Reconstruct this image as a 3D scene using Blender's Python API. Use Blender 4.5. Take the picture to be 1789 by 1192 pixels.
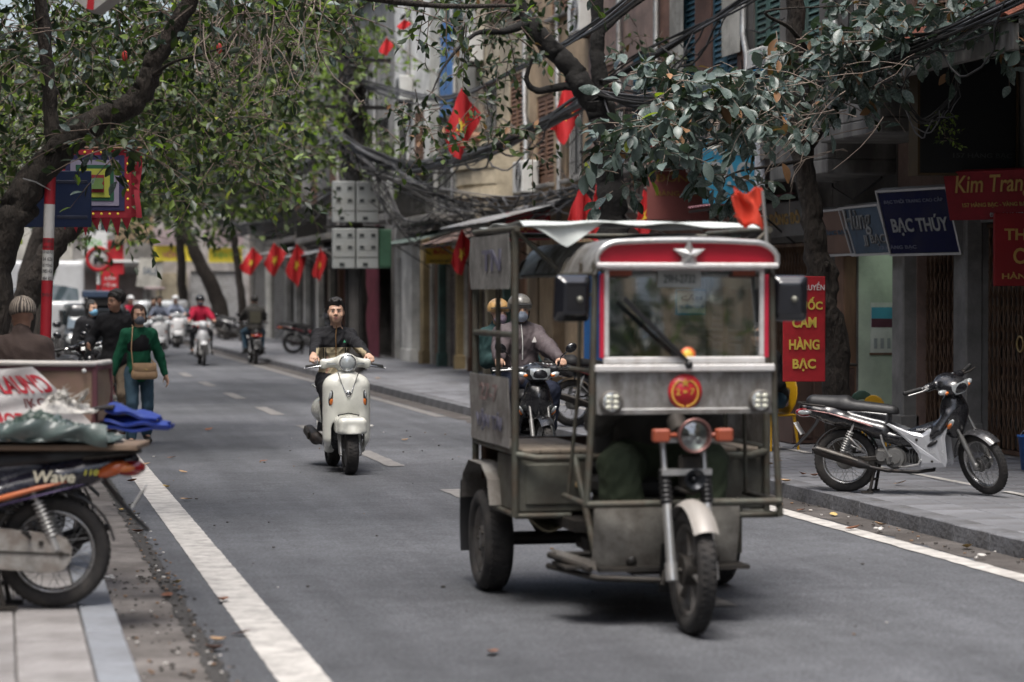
import bpy, bmesh, math, random
import numpy as np
from mathutils import Vector, Matrix
rnd = random.Random(11)
nr = np.random.default_rng(5)
R = math.radians
PI = math.pi
sc = bpy.context.scene
COL = sc.collection
for _o in list(bpy.data.objects):
 bpy.data.objects.remove(_o)

# ------------------------------------------------------------------ camera, sky, sun, exposure
EYE = Vector((0.0, 0.0, 1.7))
YAW, PITCH, FPX = R(11.95), R(1.1), 4224.0
cd = bpy.data.cameras.new('camera')
cd.lens = 85.0
cd.sensor_width = 36.0
cd.clip_start, cd.clip_end = 0.2, 1500.0
cd.dof.use_dof = True
cd.dof.focus_distance = 20.5
cd.dof.aperture_fstop = 2.0
cam = bpy.data.objects.new('camera', cd)
COL.objects.link(cam)
cam.location = EYE
cam.rotation_euler = (R(90) - PITCH, 0.0, -YAW)
sc.camera = cam

SUN_EL, SUN_ROT = R(70), R(205)
wd = bpy.data.worlds.new('World')
sc.world = wd
wd.use_nodes = True
wn, wl = wd.node_tree.nodes, wd.node_tree.links
wn.clear()
wo = wn.new('ShaderNodeOutputWorld')
wb = wn.new('ShaderNodeBackground')
ws = wn.new('ShaderNodeTexSky')
ws.sky_type = 'NISHITA'
ws.sun_disc = False
ws.sun_elevation, ws.sun_rotation = SUN_EL, SUN_ROT
ws.air_density, ws.dust_density, ws.ozone_density = 1.0, 5.0, 1.0
wh = wn.new('ShaderNodeHueSaturation')
wh.inputs['Saturation'].default_value = 0.75
wl.new(ws.outputs[0], wh.inputs['Color'])
wl.new(wh.outputs[0], wb.inputs['Color'])
wl.new(wb.outputs[0], wo.inputs['Surface'])
wb.inputs['Strength'].default_value = 0.10
sd = bpy.data.lights.new('sun', 'SUN')
sd.energy = 1.3
sd.angle = R(24)
sd.color = (1.0, 0.975, 0.94)
sun = bpy.data.objects.new('sun', sd)
COL.objects.link(sun)
_sdir = Vector((math.sin(SUN_ROT) * math.cos(SUN_EL), math.cos(SUN_ROT) * math.cos(SUN_EL), math.sin(SUN_EL)))
sun.rotation_euler = _sdir.to_track_quat('Z', 'Y').to_euler()
sun.location = (0, 0, 30)
sc.view_settings.view_transform = 'Standard'
sc.view_settings.look = 'None'
sc.view_settings.exposure = 1.42
sc.view_settings.gamma = 1.0
sc.view_settings.use_curve_mapping = False
sc.cycles.diffuse_bounces = 3
sc.cycles.glossy_bounces = 3
sc.cycles.max_bounces = 8

# ------------------------------------------------------------------ where a sight line meets the place
_F = Vector((math.sin(YAW) * math.cos(PITCH), math.cos(YAW) * math.cos(PITCH), -math.sin(PITCH)))
_Rt = Vector((math.cos(YAW), -math.sin(YAW), 0))
_Up = _Rt.cross(_F)
def at(px, py, d):
 return EYE + d * (_F + _Rt * ((px - 894.5) / FPX) + _Up * ((596.0 - py) / FPX))
def ground(px, py, z=0.0):
 v = at(px, py, 1.0) - EYE
 return EYE + v * ((z - EYE.z) / v.z)

# ------------------------------------------------------------------ materials
MATS = {}
def lin(c):
 return tuple(c) + (1.0,) if len(c) == 3 else tuple(c)
def M(name, col, rough=0.6, metal=0.0, var=0.2, scale=6.0, bump=0.0, bscale=60.0, dirt=None, amt=0.0, dscale=3.0,
   coat=0.0, spec=0.5, emit=None, estr=0.0, island=0.0, objrand=0.0, stretch=None, sub=0.0, bdist=0.02):
 if name in MATS:
  return MATS[name]
 m = bpy.data.materials.new(name)
 m.use_nodes = True
 nt = m.node_tree
 N, L = nt.nodes, nt.links
 b = N['Principled BSDF']
 b.inputs['Roughness'].default_value = rough
 b.inputs['Metallic'].default_value = metal
 b.inputs['Specular IOR Level'].default_value = spec
 if coat:
  b.inputs['Coat Weight'].default_value = coat
  b.inputs['Coat Roughness'].default_value = 0.08
 tc = N.new('ShaderNodeTexCoord')
 co = tc.outputs['Object']
 if stretch:
  mp = N.new('ShaderNodeMapping')
  mp.inputs['Scale'].default_value = stretch
  L.new(co, mp.inputs['Vector'])
  co = mp.outputs['Vector']
 nz = N.new('ShaderNodeTexNoise')
 nz.inputs['Scale'].default_value = scale
 nz.inputs['Detail'].default_value = 6.0
 nz.inputs['Roughness'].default_value = 0.65
 L.new(co, nz.inputs['Vector'])
 mr = N.new('ShaderNodeMapRange')
 mr.inputs['From Min'].default_value, mr.inputs['From Max'].default_value = 0.28, 0.72
 mr.inputs['To Min'].default_value, mr.inputs['To Max'].default_value = 1 - var, 1 + var
 L.new(nz.outputs['Fac'], mr.inputs['Value'])
 fac = mr.outputs[0]
 def mul(a, bsock):
  x = N.new('ShaderNodeMath'); x.operation = 'MULTIPLY'
  L.new(a, x.inputs[0]); L.new(bsock, x.inputs[1])
  return x.outputs[0]
 if island:
  ge = N.new('ShaderNodeNewGeometry')
  r2 = N.new('ShaderNodeMapRange')
  r2.inputs['To Min'].default_value, r2.inputs['To Max'].default_value = 1 - island, 1 + island
  L.new(ge.outputs['Random Per Island'], r2.inputs['Value'])
  fac = mul(fac, r2.outputs[0])
 if objrand:
  oi = N.new('ShaderNodeObjectInfo')
  r3 = N.new('ShaderNodeMapRange')
  r3.inputs['To Min'].default_value, r3.inputs['To Max'].default_value = 1 - objrand, 1 + objrand
  L.new(oi.outputs['Random'], r3.inputs['Value'])
  fac = mul(fac, r3.outputs[0])
 vm = N.new('ShaderNodeVectorMath'); vm.operation = 'SCALE'
 vm.inputs[0].default_value = col[:3]
 L.new(fac, vm.inputs['Scale'])
 out = vm.outputs[0]
 if dirt is not None and amt > 0:
  n2 = N.new('ShaderNodeTexNoise')
  n2.inputs['Scale'].default_value = dscale
  n2.inputs['Detail'].default_value = 8.0
  n2.inputs['Roughness'].default_value = 0.7
  L.new(co, n2.inputs['Vector'])
  mr2 = N.new('ShaderNodeMapRange')
  c = 0.62 - 0.3 * amt
  mr2.inputs['From Min'].default_value, mr2.inputs['From Max'].default_value = c - 0.09, c + 0.13
  mr2.inputs['To Max'].default_value = min(1.0, 0.4 + 0.6 * amt)
  L.new(n2.outputs['Fac'], mr2.inputs['Value'])
  mx = N.new('ShaderNodeMix'); mx.data_type = 'RGBA'
  L.new(mr2.outputs[0], mx.inputs['Factor'])
  L.new(out, mx.inputs['A'])
  mx.inputs['B'].default_value = lin(dirt)
  out = mx.outputs['Result']
  ra = N.new('ShaderNodeMapRange')
  ra.inputs['To Min'].default_value, ra.inputs['To Max'].default_value = rough, max(rough, 0.75)
  L.new(mr2.outputs[0], ra.inputs['Value'])
  L.new(ra.outputs[0], b.inputs['Roughness'])
 L.new(out, b.inputs['Base Color'])
 if sub:
  b.inputs['Subsurface Weight'].default_value = sub
  b.inputs['Subsurface Radius'].default_value = (0.02, 0.008, 0.004)
 if bump:
  n3 = N.new('ShaderNodeTexNoise')
  n3.inputs['Scale'].default_value = bscale
  n3.inputs['Detail'].default_value = 4.0
  L.new(co, n3.inputs['Vector'])
  bp = N.new('ShaderNodeBump')
  bp.inputs['Strength'].default_value = min(1.0, bump)
  bp.inputs['Distance'].default_value = bdist
  L.new(n3.outputs['Fac'], bp.inputs['Height'])
  L.new(bp.outputs[0], b.inputs['Normal'])
 if emit:
  b.inputs['Emission Color'].default_value = lin(emit)
  b.inputs['Emission Strength'].default_value = estr
 MATS[name] = m
 return m

def glass_mat(name, tint=(0.75, 0.8, 0.8), clear=0.8, rough=0.03):
 if name in MATS:
  return MATS[name]
 m = bpy.data.materials.new(name)
 m.use_nodes = True
 N, L = m.node_tree.nodes, m.node_tree.links
 N.clear()
 o = N.new('ShaderNodeOutputMaterial')
 tr = N.new('ShaderNodeBsdfTransparent')
 tr.inputs[0].default_value = lin(tint)
 gl = N.new('ShaderNodeBsdfGlossy')
 gl.inputs['Roughness'].default_value = rough
 fr = N.new('ShaderNodeFresnel'); fr.inputs['IOR'].default_value = 1.6
 ad = N.new('ShaderNodeMath'); ad.operation = 'ADD'
 ad.inputs[1].default_value = 1 - clear
 L.new(fr.outputs[0], ad.inputs[0])
 mx = N.new('ShaderNodeMixShader')
 L.new(ad.outputs[0], mx.inputs[0])
 L.new(tr.outputs[0], mx.inputs[1]); L.new(gl.outputs[0], mx.inputs[2])
 L.new(mx.outputs[0], o.inputs['Surface'])
 MATS[name] = m
 return m

# ------------------------------------------------------------------ objects
def thing(name, label, cat, loc=(0, 0, 0), rz=0.0, group=None, scale=1.0, rot=None):
 o = bpy.data.objects.new(name, None)
 o.empty_display_size = 0.2
 COL.objects.link(o)
 o.location = loc
 o.rotation_euler = rot if rot else (0, 0, rz)
 if scale != 1.0:
  o.scale = (scale,) * 3
 return tag(o, label, cat, group)
def tag(o, label=None, cat=None, group=None, kind=None):
 for k, v in (('label', label), ('category', cat), ('group', group), ('kind', kind)):
  if v:
   o[k] = v
 return o
def link(name, me, parent=None, loc=None):
 o = bpy.data.objects.new(name, me)
 COL.objects.link(o)
 if parent is not None:
  o.parent = parent
 if loc is not None:
  o.location = loc
 return o
def dup(o, parent=None, **kw):
 c = o.copy()
 COL.objects.link(c)
 c.parent = parent
 return c
def clone(root, loc, rz=None, label=None, group=None):
 c = dup(root)
 c.location = loc
 if rz is not None:
  c.rotation_euler = (0, 0, rz)
 if label:
  c['label'] = label
 if group:
  c['group'] = group
 for ch in list(root.children):
  p = dup(ch, c)
  for g in list(ch.children):
   dup(g, p)
 return c

def basis(z):
 z = Vector(z).normalized()
 x = Vector((0, 0, 1)).cross(z)
 if x.length < 1e-4:
  x = Vector((1, 0, 0))
 x.normalize()
 return x, z.cross(x), z

class MB:
 """collects shapes; build() links them as one mesh object"""
 def __init__(self):
  self.v, self.f, self.m, self.s = [], [], [], []
 def add(self, vs, fs, mi=0, smooth=False, xf=None):
  b = len(self.v)
  if xf is not None:
   vs = [xf @ Vector(p) for p in vs]
  self.v.extend([tuple(p) for p in vs])
  for k, f in enumerate(fs):
   self.f.append(tuple(i + b for i in f))
   self.m.append(mi[k] if isinstance(mi, (list, tuple)) else mi)
   self.s.append(smooth)
  return self
 def box(self, c, s, rot=None, bev=0.0, mi=0):
  hx, hy, hz = s[0] / 2, s[1] / 2, s[2] / 2
  xf = Matrix.Translation(Vector(c))
  if rot is not None:
   xf = xf @ (rot.to_4x4() if isinstance(rot, Matrix) else Matrix.Rotation(rot, 4, 'Z'))
  if bev <= 0:
   vs = [(x, y, z) for x in (-hx, hx) for y in (-hy, hy) for z in (-hz, hz)]
   fs = [(0, 1, 3, 2), (4, 6, 7, 5), (0, 4, 5, 1), (2, 3, 7, 6), (0, 2, 6, 4), (1, 5, 7, 3)]
   return self.add(vs, fs, mi, False, xf)
  b = min(bev, hx * .95, hy * .95, hz * .95)
  vs, idx = [], {}
  for sx in (-1, 1):
   for sy in (-1, 1):
    for sz in (-1, 1):
     for a in range(3):
      p = [sx * (hx - b), sy * (hy - b), sz * (hz - b)]
      p[a] = (sx * hx, sy * hy, sz * hz)[a]
      idx[sx, sy, sz, a] = len(vs)
      vs.append(p)
  fs = []
  def q(*k):
   pts = [Vector(vs[idx[i]]) for i in k]
   n = (pts[1] - pts[0]).cross(pts[2] - pts[0])
   c0 = sum(pts, Vector()) / len(pts)
   f = [idx[i] for i in k]
   fs.append(tuple(f if n.dot(c0) > 0 else f[::-1]))
  for s1 in (-1, 1):
   q((s1, -1, -1, 0), (s1, 1, -1, 0), (s1, 1, 1, 0), (s1, -1, 1, 0))
   q((-1, s1, -1, 1), (1, s1, -1, 1), (1, s1, 1, 1), (-1, s1, 1, 1))
   q((-1, -1, s1, 2), (1, -1, s1, 2), (1, 1, s1, 2), (-1, 1, s1, 2))
   for s2 in (-1, 1):
    q((s1, s2, -1, 0), (s1, s2, 1, 0), (s1, s2, 1, 1), (s1, s2, -1, 1))
    q((s1, -1, s2, 0), (s1, 1, s2, 0), (s1, 1, s2, 2), (s1, -1, s2, 2))
    q((-1, s1, s2, 1), (1, s1, s2, 1), (1, s1, s2, 2), (-1, s1, s2, 2))
    for s3 in (-1, 1):
     q((s1, s2, s3, 0), (s1, s2, s3, 1), (s1, s2, s3, 2))
  return self.add(vs, fs, mi, False, xf)
 def tube(self, pts, r, n=8, mi=0, caps=True, flat=None, smooth=True):
  pts = [Vector(p) for p in pts]
  k = len(pts)
  rr = [r] * k if not isinstance(r, (list, tuple)) else r
  vs, fs = [], []
  px = None
  for i, p in enumerate(pts):
   t = (pts[min(i + 1, k - 1)] - pts[max(i - 1, 0)])
   t = t.normalized() if t.length > 1e-9 else Vector((0, 0, 1))
   if px is None:
    px = basis(t)[0]
   px = (px - t * px.dot(t))
   px = px.normalized() if px.length > 1e-6 else basis(t)[0]
   py = t.cross(px)
   for j in range(n):
    a = 2 * PI * j / n
    vs.append(p + (px * math.cos(a) + py * (math.sin(a) * (flat or 1.0))) * rr[i])
  for i in range(k - 1):
   for j in range(n):
    a, b = i * n + j, i * n + (j + 1) % n
    fs.append((a, b, b + n, a + n))
  self.add(vs, fs, mi, smooth)
  if caps:
   self.add(vs[:n], [tuple(range(n))[::-1]], mi)
   self.add(vs[-n:], [tuple(range(n))], mi)
  return self
 def cyl(self, p0, p1, r0, r1=None, n=12, mi=0, caps=True):
  return self.tube([p0, p1], [r0, r0 if r1 is None else r1], n, mi, caps)
 def lathe(self, prof, c=(0, 0, 0), axis=(0, 0, 1), n=24, mi=0, closed=False, smooth=True, arc=None):
  x, y, z = basis(axis)
  c = Vector(c)
  k = len(prof)
  a0, a1 = arc if arc else (0, 2 * PI)
  m = n + 1 if arc else n
  vs, fs, ml = [], [], []
  for j in range(m):
   a = a0 + (a1 - a0) * j / n
   d = x * math.cos(a) + y * math.sin(a)
   for (r, h) in prof:
    vs.append(c + d * r + z * h)
  for j in range(n):
   for i in range(k if closed else k - 1):
    i2 = (i + 1) % k
    j2 = (j + 1) % m
    fs.append((j * k + i, j2 * k + i, j2 * k + i2, j * k + i2))
    ml.append(mi[i] if isinstance(mi, (list, tuple)) else mi)
  return self.add(vs, fs, ml, smooth)
 def torus(self, c, axis, Rm, r, n=32, m=10, mi=0, arc=None):
  return self.lathe([(Rm + r * math.cos(2 * PI * i / m), r * math.sin(2 * PI * i / m)) for i in range(m)], c, axis, n, mi, True, True, arc)
 def ell(self, c, r, n=12, m=8, rot=None, mi=0):
  c = Vector(c)
  r = (r, r, r) if not isinstance(r, (list, tuple)) else r
  vs, fs = [], []
  for i in range(m + 1):
   t = PI * i / m
   for j in range(n):
    a = 2 * PI * j / n
    p = Vector((r[0] * math.sin(t) * math.cos(a), r[1] * math.sin(t) * math.sin(a), r[2] * math.cos(t)))
    vs.append(c + (rot @ p if rot is not None else p))
  for i in range(m):
   for j in range(n):
    a, b = i * n + j, i * n + (j + 1) % n
    fs.append((a, a + n, b + n, b))
  return self.add(vs, fs, mi, True)
 def prism(self, poly, o, u, w, depth, mi=0, bothsides=True):
  """poly in (u,w) plane at o, extruded along u x w by depth"""
  o, u, w = Vector(o), Vector(u), Vector(w)
  nrm = u.cross(w).normalized()
  a = [o + u * p[0] + w * p[1] for p in poly]
  b = [p + nrm * depth for p in a]
  k = len(poly)
  fs = [tuple(range(k))[::-1], tuple(range(k, 2 * k))]
  fs += [(i, (i + 1) % k, (i + 1) % k + k, i + k) for i in range(k)]
  area = sum(poly[i][0] * poly[(i + 1) % k][1] - poly[(i + 1) % k][0] * poly[i][1] for i in range(k))
  if area * depth < 0:
   fs = [f[::-1] for f in fs]
  return self.add(a + b, fs, mi)
 def quad(self, a, b, c, d, mi=0):
  return self.add([a, b, c, d], [(0, 1, 2, 3)], mi)
 def sheet(self, fn, nu, nv, mi=0, smooth=True, thick=0.0):
  vs = [Vector(fn(i / nu, j / nv)) for i in range(nu + 1) for j in range(nv + 1)]
  fs = [(i * (nv + 1) + j, (i + 1) * (nv + 1) + j, (i + 1) * (nv + 1) + j + 1, i * (nv + 1) + j + 1) for i in range(nu) for j in range(nv)]
  self.add(vs, fs, mi, smooth)
  if thick:
   # second skin offset along the averaged normal, rim closed
   nn = [Vector() for _ in vs]
   for f in fs:
    q = (vs[f[2]] - vs[f[0]]).cross(vs[f[3]] - vs[f[1]])
    for i in f:
     nn[i] += q
   v2 = [p - q.normalized() * thick if q.length > 0 else p for p, q in zip(vs, nn)]
   self.add(v2, [f[::-1] for f in fs], mi, smooth)
   rim = [i * (nv + 1) for i in range(nu + 1)] + [nu * (nv + 1) + j for j in range(1, nv + 1)] + \
      [i * (nv + 1) + nv for i in range(nu - 1, -1, -1)] + [j for j in range(nv - 1, 0, -1)]
   k = len(rim)
   self.add([vs[i] for i in rim] + [v2[i] for i in rim], [((i + 1) % k, i, i + k, (i + 1) % k + k) for i in range(k)], mi)
  return self
 def xform(self, mat):
  self.v = [tuple(mat @ Vector(p)) for p in self.v]
  return self
 def build(self, name, mats, parent=None, loc=None):
  me = bpy.data.meshes.new(name)
  me.from_pydata(self.v, [], self.f)
  for m in (mats if isinstance(mats, (list, tuple)) else [mats]):
   me.materials.append(m)
  me.polygons.foreach_set('material_index', self.m)
  me.polygons.foreach_set('use_smooth', self.s)
  me.update()
  return link(name, me, parent, loc)

# ------------------------------------------------------------------ smooth solids (distance fields meshed by surface nets)
class SDF:
 def __init__(self, lo, hi, vox):
  self.lo, self.vox = np.array(lo, float), float(vox)
  n = np.ceil((np.array(hi, float) - self.lo) / vox).astype(int) + 1
  self.n = n
  self.D = np.full(n, 10.0, np.float32)
  self.L = np.zeros(n, np.int16)
  self.ax = [self.lo[i] + vox * np.arange(n[i]) for i in range(3)]
 def _reg(self, lo, hi, pad):
  s = []
  for i in range(3):
   a = int(max(0, math.floor((lo[i] - pad - self.lo[i]) / self.vox)))
   b = int(min(self.n[i], math.ceil((hi[i] + pad - self.lo[i]) / self.vox) + 1))
   s.append(slice(a, max(a, b)))
  s = tuple(s)
  X = self.ax[0][s[0]][:, None, None]; Y = self.ax[1][s[1]][None, :, None]; Z = self.ax[2][s[2]][None, None, :]
  return s, X, Y, Z
 def _put(self, s, d, k, label, cut):
  D = self.D[s]
  if D.size == 0:
   return
  d = d.astype(np.float32)
  if cut:
   if k > 0:
    h = np.clip(0.5 - 0.5 * (D + d) / k, 0, 1)
    self.D[s] = D * (1 - h) + (-d) * h + k * h * (1 - h)
   else:
    self.D[s] = np.maximum(D, -d)
   return
  lab = self.L[s]
  lab[d < D] = label
  if k > 0:
   h = np.clip(0.5 + 0.5 * (D - d) / k, 0, 1)
   self.D[s] = D * (1 - h) + d * h - k * h * (1 - h)
  else:
   self.D[s] = np.minimum(D, d)
 def cap(self, a, b, ra, rb=None, k=0.02, label=0, cut=False):
  rb = ra if rb is None else rb
  a, b = np.array(a, float), np.array(b, float)
  m = max(ra, rb)
  s, X, Y, Z = self._reg(np.minimum(a, b) - m, np.maximum(a, b) + m, k + 3 * self.vox)
  ba = b - a
  l2 = max(1e-12, float(ba @ ba))
  t = np.clip(((X - a[0]) * ba[0] + (Y - a[1]) * ba[1] + (Z - a[2]) * ba[2]) / l2, 0, 1)
  d = np.sqrt((X - a[0] - ba[0] * t) ** 2 + (Y - a[1] - ba[1] * t) ** 2 + (Z - a[2] - ba[2] * t) ** 2) - (ra + (rb - ra) * t)
  self._put(s, d, k, label, cut)
  return self
 def chain(self, pts, rs, k=0.02, label=0):
  for i in range(len(pts) - 1):
   self.cap(pts[i], pts[i + 1], rs[i], rs[i + 1], k, label)
  return self
 def _loc(self, c, rot, X, Y, Z):
  if rot is None:
   return X - c[0], Y - c[1], Z - c[2]
  m = np.array(rot.to_3x3().transposed() if hasattr(rot, 'to_3x3') else rot)
  x, y, z = X - c[0], Y - c[1], Z - c[2]
  return (m[0, 0] * x + m[0, 1] * y + m[0, 2] * z, m[1, 0] * x + m[1, 1] * y + m[1, 2] * z, m[2, 0] * x + m[2, 1] * y + m[2, 2] * z)
 def ell(self, c, r, k=0.02, label=0, rot=None, cut=False):
  m = max(r)
  c = np.array(c, float)
  e = np.array(r) if rot is None else np.array((m, m, m))
  s, X, Y, Z = self._reg(c - e, c + e, k + 3 * self.vox)
  x, y, z = self._loc(c, rot, X, Y, Z)
  k0 = np.sqrt((x / r[0]) ** 2 + (y / r[1]) ** 2 + (z / r[2]) ** 2)
  k1 = np.sqrt((x / r[0] ** 2) ** 2 + (y / r[1] ** 2) ** 2 + (z / r[2] ** 2) ** 2)
  d = k0 * (k0 - 1) / np.maximum(k1, 1e-6)
  self._put(s, d, k, label, cut)
  return self
 def rbox(self, c, h, rad=0.01, k=0.0, label=0, rot=None, cut=False):
  c = np.array(c, float)
  m = math.sqrt(sum(q * q for q in h))
  e = np.array(h) if rot is None else np.array((m, m, m))
  s, X, Y, Z = self._reg(c - e, c + e, k + 3 * self.vox)
  x, y, z = self._loc(c, rot, X, Y, Z)
  qx, qy, qz = np.abs(x) - h[0] + rad, np.abs(y) - h[1] + rad, np.abs(z) - h[2] + rad
  d = np.sqrt(np.maximum(qx, 0) ** 2 + np.maximum(qy, 0) ** 2 + np.maximum(qz, 0) ** 2) + np.minimum(np.maximum(qx, np.maximum(qy, qz)), 0) - rad
  self._put(s, d, k, label, cut)
  return self
 def plane_cut(self, p, n):
  """remove everything on the side n points to"""
  n = np.array(n, float); n /= np.linalg.norm(n)
  X = self.ax[0][:, None, None]; Y = self.ax[1][None, :, None]; Z = self.ax[2][None, None, :]
  d = (X - p[0]) * n[0] + (Y - p[1]) * n[1] + (Z - p[2]) * n[2]
  self.D = np.maximum(self.D, d.astype(np.float32))
  return self
 def shell(self, t):
  self.D = np.abs(self.D) - t
  return self
 def mesh(self):
  D = self.D
  D[0], D[-1], D[:, 0], D[:, -1], D[:, :, 0], D[:, :, -1] = (np.maximum(q, 1e-3) for q in (D[0], D[-1], D[:, 0], D[:, -1], D[:, :, 0], D[:, :, -1]))
  S = D < 0
  cnt = sum(S[i:S.shape[0] - 1 + i, j:S.shape[1] - 1 + j, k:S.shape[2] - 1 + k].astype(np.int8) for i in (0, 1) for j in (0, 1) for k in (0, 1))
  act = np.argwhere((cnt > 0) & (cnt < 8))
  if len(act) == 0:
   return np.zeros((0, 3)), np.zeros((0, 4), int), np.zeros(0, int)
  cid = np.full(cnt.shape, -1, np.int64)
  cid[tuple(act.T)] = np.arange(len(act))
  cor = np.array([(i, j, k) for i in (0, 1) for j in (0, 1) for k in (0, 1)])
  vals = np.stack([D[tuple((act + c).T)] for c in cor], 1)
  pos, num = np.zeros((len(act), 3)), np.zeros(len(act))
  for a in range(8):
   for b in range(a + 1, 8):
    if np.abs(cor[a] - cor[b]).sum() != 1:
     continue
    m = (vals[:, a] < 0) != (vals[:, b] < 0)
    den = vals[m, a] - vals[m, b]
    t = vals[m, a] / np.where(np.abs(den) < 1e-9, 1e-9, den)
    pos[m] += cor[a] + (cor[b] - cor[a]) * t[:, None]
    num[m] += 1
  V = self.lo + (act + pos / num[:, None]) * self.vox
  lab = self.L[tuple(np.clip(np.round(act + pos / num[:, None]).astype(int), 0, np.array(self.n) - 1).T)]
  Q = []
  for ax in range(3):
   o1, o2 = (ax + 1) % 3, (ax + 2) % 3
   n0 = list(S.shape); n0[ax] -= 1
   sa = [slice(None)] * 3; sb = [slice(None)] * 3
   sa[ax], sb[ax] = slice(0, -1), slice(1, None)
   A, B = S[tuple(sa)], S[tuple(sb)]
   e = np.argwhere(A != B)
   e = e[(e[:, o1] > 0) & (e[:, o2] > 0) & (e[:, o1] < cnt.shape[o1]) & (e[:, o2] < cnt.shape[o2])]
   if len(e) == 0:
    continue
   c = []
   for (p, q) in ((-1, -1), (0, -1), (0, 0), (-1, 0)):
    g = e.copy(); g[:, o1] += p; g[:, o2] += q
    c.append(cid[tuple(g.T)])
   q = np.stack(c, 1)
   fl = ~A[tuple(e.T)]
   q[fl] = q[fl][:, ::-1]
   Q.append(q)
  Q = np.concatenate(Q) if Q else np.zeros((0, 4), int)
  Q = Q[(Q >= 0).all(1)]
  return V, Q, lab
 def build(self, name, mats, parent=None, matfn=None, wrinkle=0.0, wscale=1.0, xf=None, smooth_it=1):
  V, Q, lab = self.mesh()
  if len(V) == 0:
   raise ValueError('empty solid ' + name)
  for _ in range(smooth_it):
   acc, n = np.zeros_like(V), np.zeros(len(V))
   for a in range(4):
    b = (a + 1) % 4
    np.add.at(acc, Q[:, a], V[Q[:, b]]); np.add.at(n, Q[:, a], 1)
    np.add.at(acc, Q[:, b], V[Q[:, a]]); np.add.at(n, Q[:, b], 1)
   V = V * 0.5 + 0.5 * acc / np.maximum(n, 1)[:, None]
  if wrinkle:
   nn = np.zeros_like(V)
   fnm = np.cross(V[Q[:, 2]] - V[Q[:, 0]], V[Q[:, 3]] - V[Q[:, 1]])
   for a in range(4):
    np.add.at(nn, Q[:, a], fnm)
   nn /= np.maximum(np.linalg.norm(nn, axis=1), 1e-9)[:, None]
   V = V + nn * (wrinkle * fold_noise(V * wscale))[:, None]
  mi = np.zeros(len(Q), int)
  if matfn is not None:
   cen = V[Q].mean(1)
   mi = np.array(matfn(cen, lab[Q[:, 0]]), int)
  if xf is not None:
   h = np.c_[V, np.ones(len(V))] @ np.array(xf).T
   V = h[:, :3]
  me = bpy.data.meshes.new(name)
  me.from_pydata(V.tolist(), [], Q.tolist())
  for m in (mats if isinstance(mats, (list, tuple)) else [mats]):
   me.materials.append(m)
  me.polygons.foreach_set('material_index', mi.astype(np.int32))
  me.polygons.foreach_set('use_smooth', np.ones(len(Q), bool))
  me.update()
  return link(name, me, parent)

_fw = nr.normal(size=(9, 3))
def fold_noise(V):
 """ridged cloth-like noise, about -1..1"""
 w = np.zeros(len(V))
 wx = V + 0.05 * np.sin(V[:, [1, 2, 0]] * 13.0 + 1.3)
 for i in range(5):
  k = _fw[i] / np.linalg.norm(_fw[i]) * (16.0 + 11.0 * i)
  w += (1 - 2 * np.abs(np.sin(wx @ k + i * 1.7))) / (1 + 0.5 * i)
 return w / 2.2

# ------------------------------------------------------------------ lettering
def text(body, o, u, w, width, height, mat, parent=None, name='lettering', depth=0.004, bold=0.0, shear=0.0, align='C', extra=None):
 """letters filling width x height, baseline-left (or centred) at o, along u, upright along w"""
 c = bpy.data.curves.new('lettering', 'FONT')
 c.body = body
 c.size = 1.0
 c.offset = bold
 c.shear = shear
 c.resolution_u = 3
 c.extrude = 0.01
 c.space_line = 0.9
 if '\n' in body:
  c.align_x = 'CENTER'
 ob = bpy.data.objects.new('lettering_curve', c)
 COL.objects.link(ob)
 bpy.context.view_layer.update()
 me = bpy.data.meshes.new_from_object(ob.evaluated_get(bpy.context.evaluated_depsgraph_get()))
 bpy.data.objects.remove(ob)
 n = len(me.vertices)
 a = np.zeros(n * 3)
 me.vertices.foreach_get('co', a)
 a = a.reshape(-1, 3)
 lo, hi = a.min(0), a.max(0)
 ext = np.maximum(hi - lo, 1e-6)
 p = (a - lo) / ext
 if align == 'C':
  p[:, :2] -= 0.5
 o, u, w = Vector(o), Vector(u).normalized(), Vector(w).normalized()
 nn = u.cross(w).normalized()
 B = np.array([u * width, w * height, nn * depth])
 co = np.array(o) + p @ B
 me.vertices.foreach_set('co', co.ravel())
 me.materials.clear()
 me.materials.append(mat)
 me.update()
 return link(name, me, parent)

def star_poly(r, r2=None, rot=0.0):
 r2 = r2 or r * 0.385
 return [((r if i % 2 == 0 else r2) * math.sin(rot + PI * i / 5), (r if i % 2 == 0 else r2) * math.cos(rot + PI * i / 5)) for i in range(10)]

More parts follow.
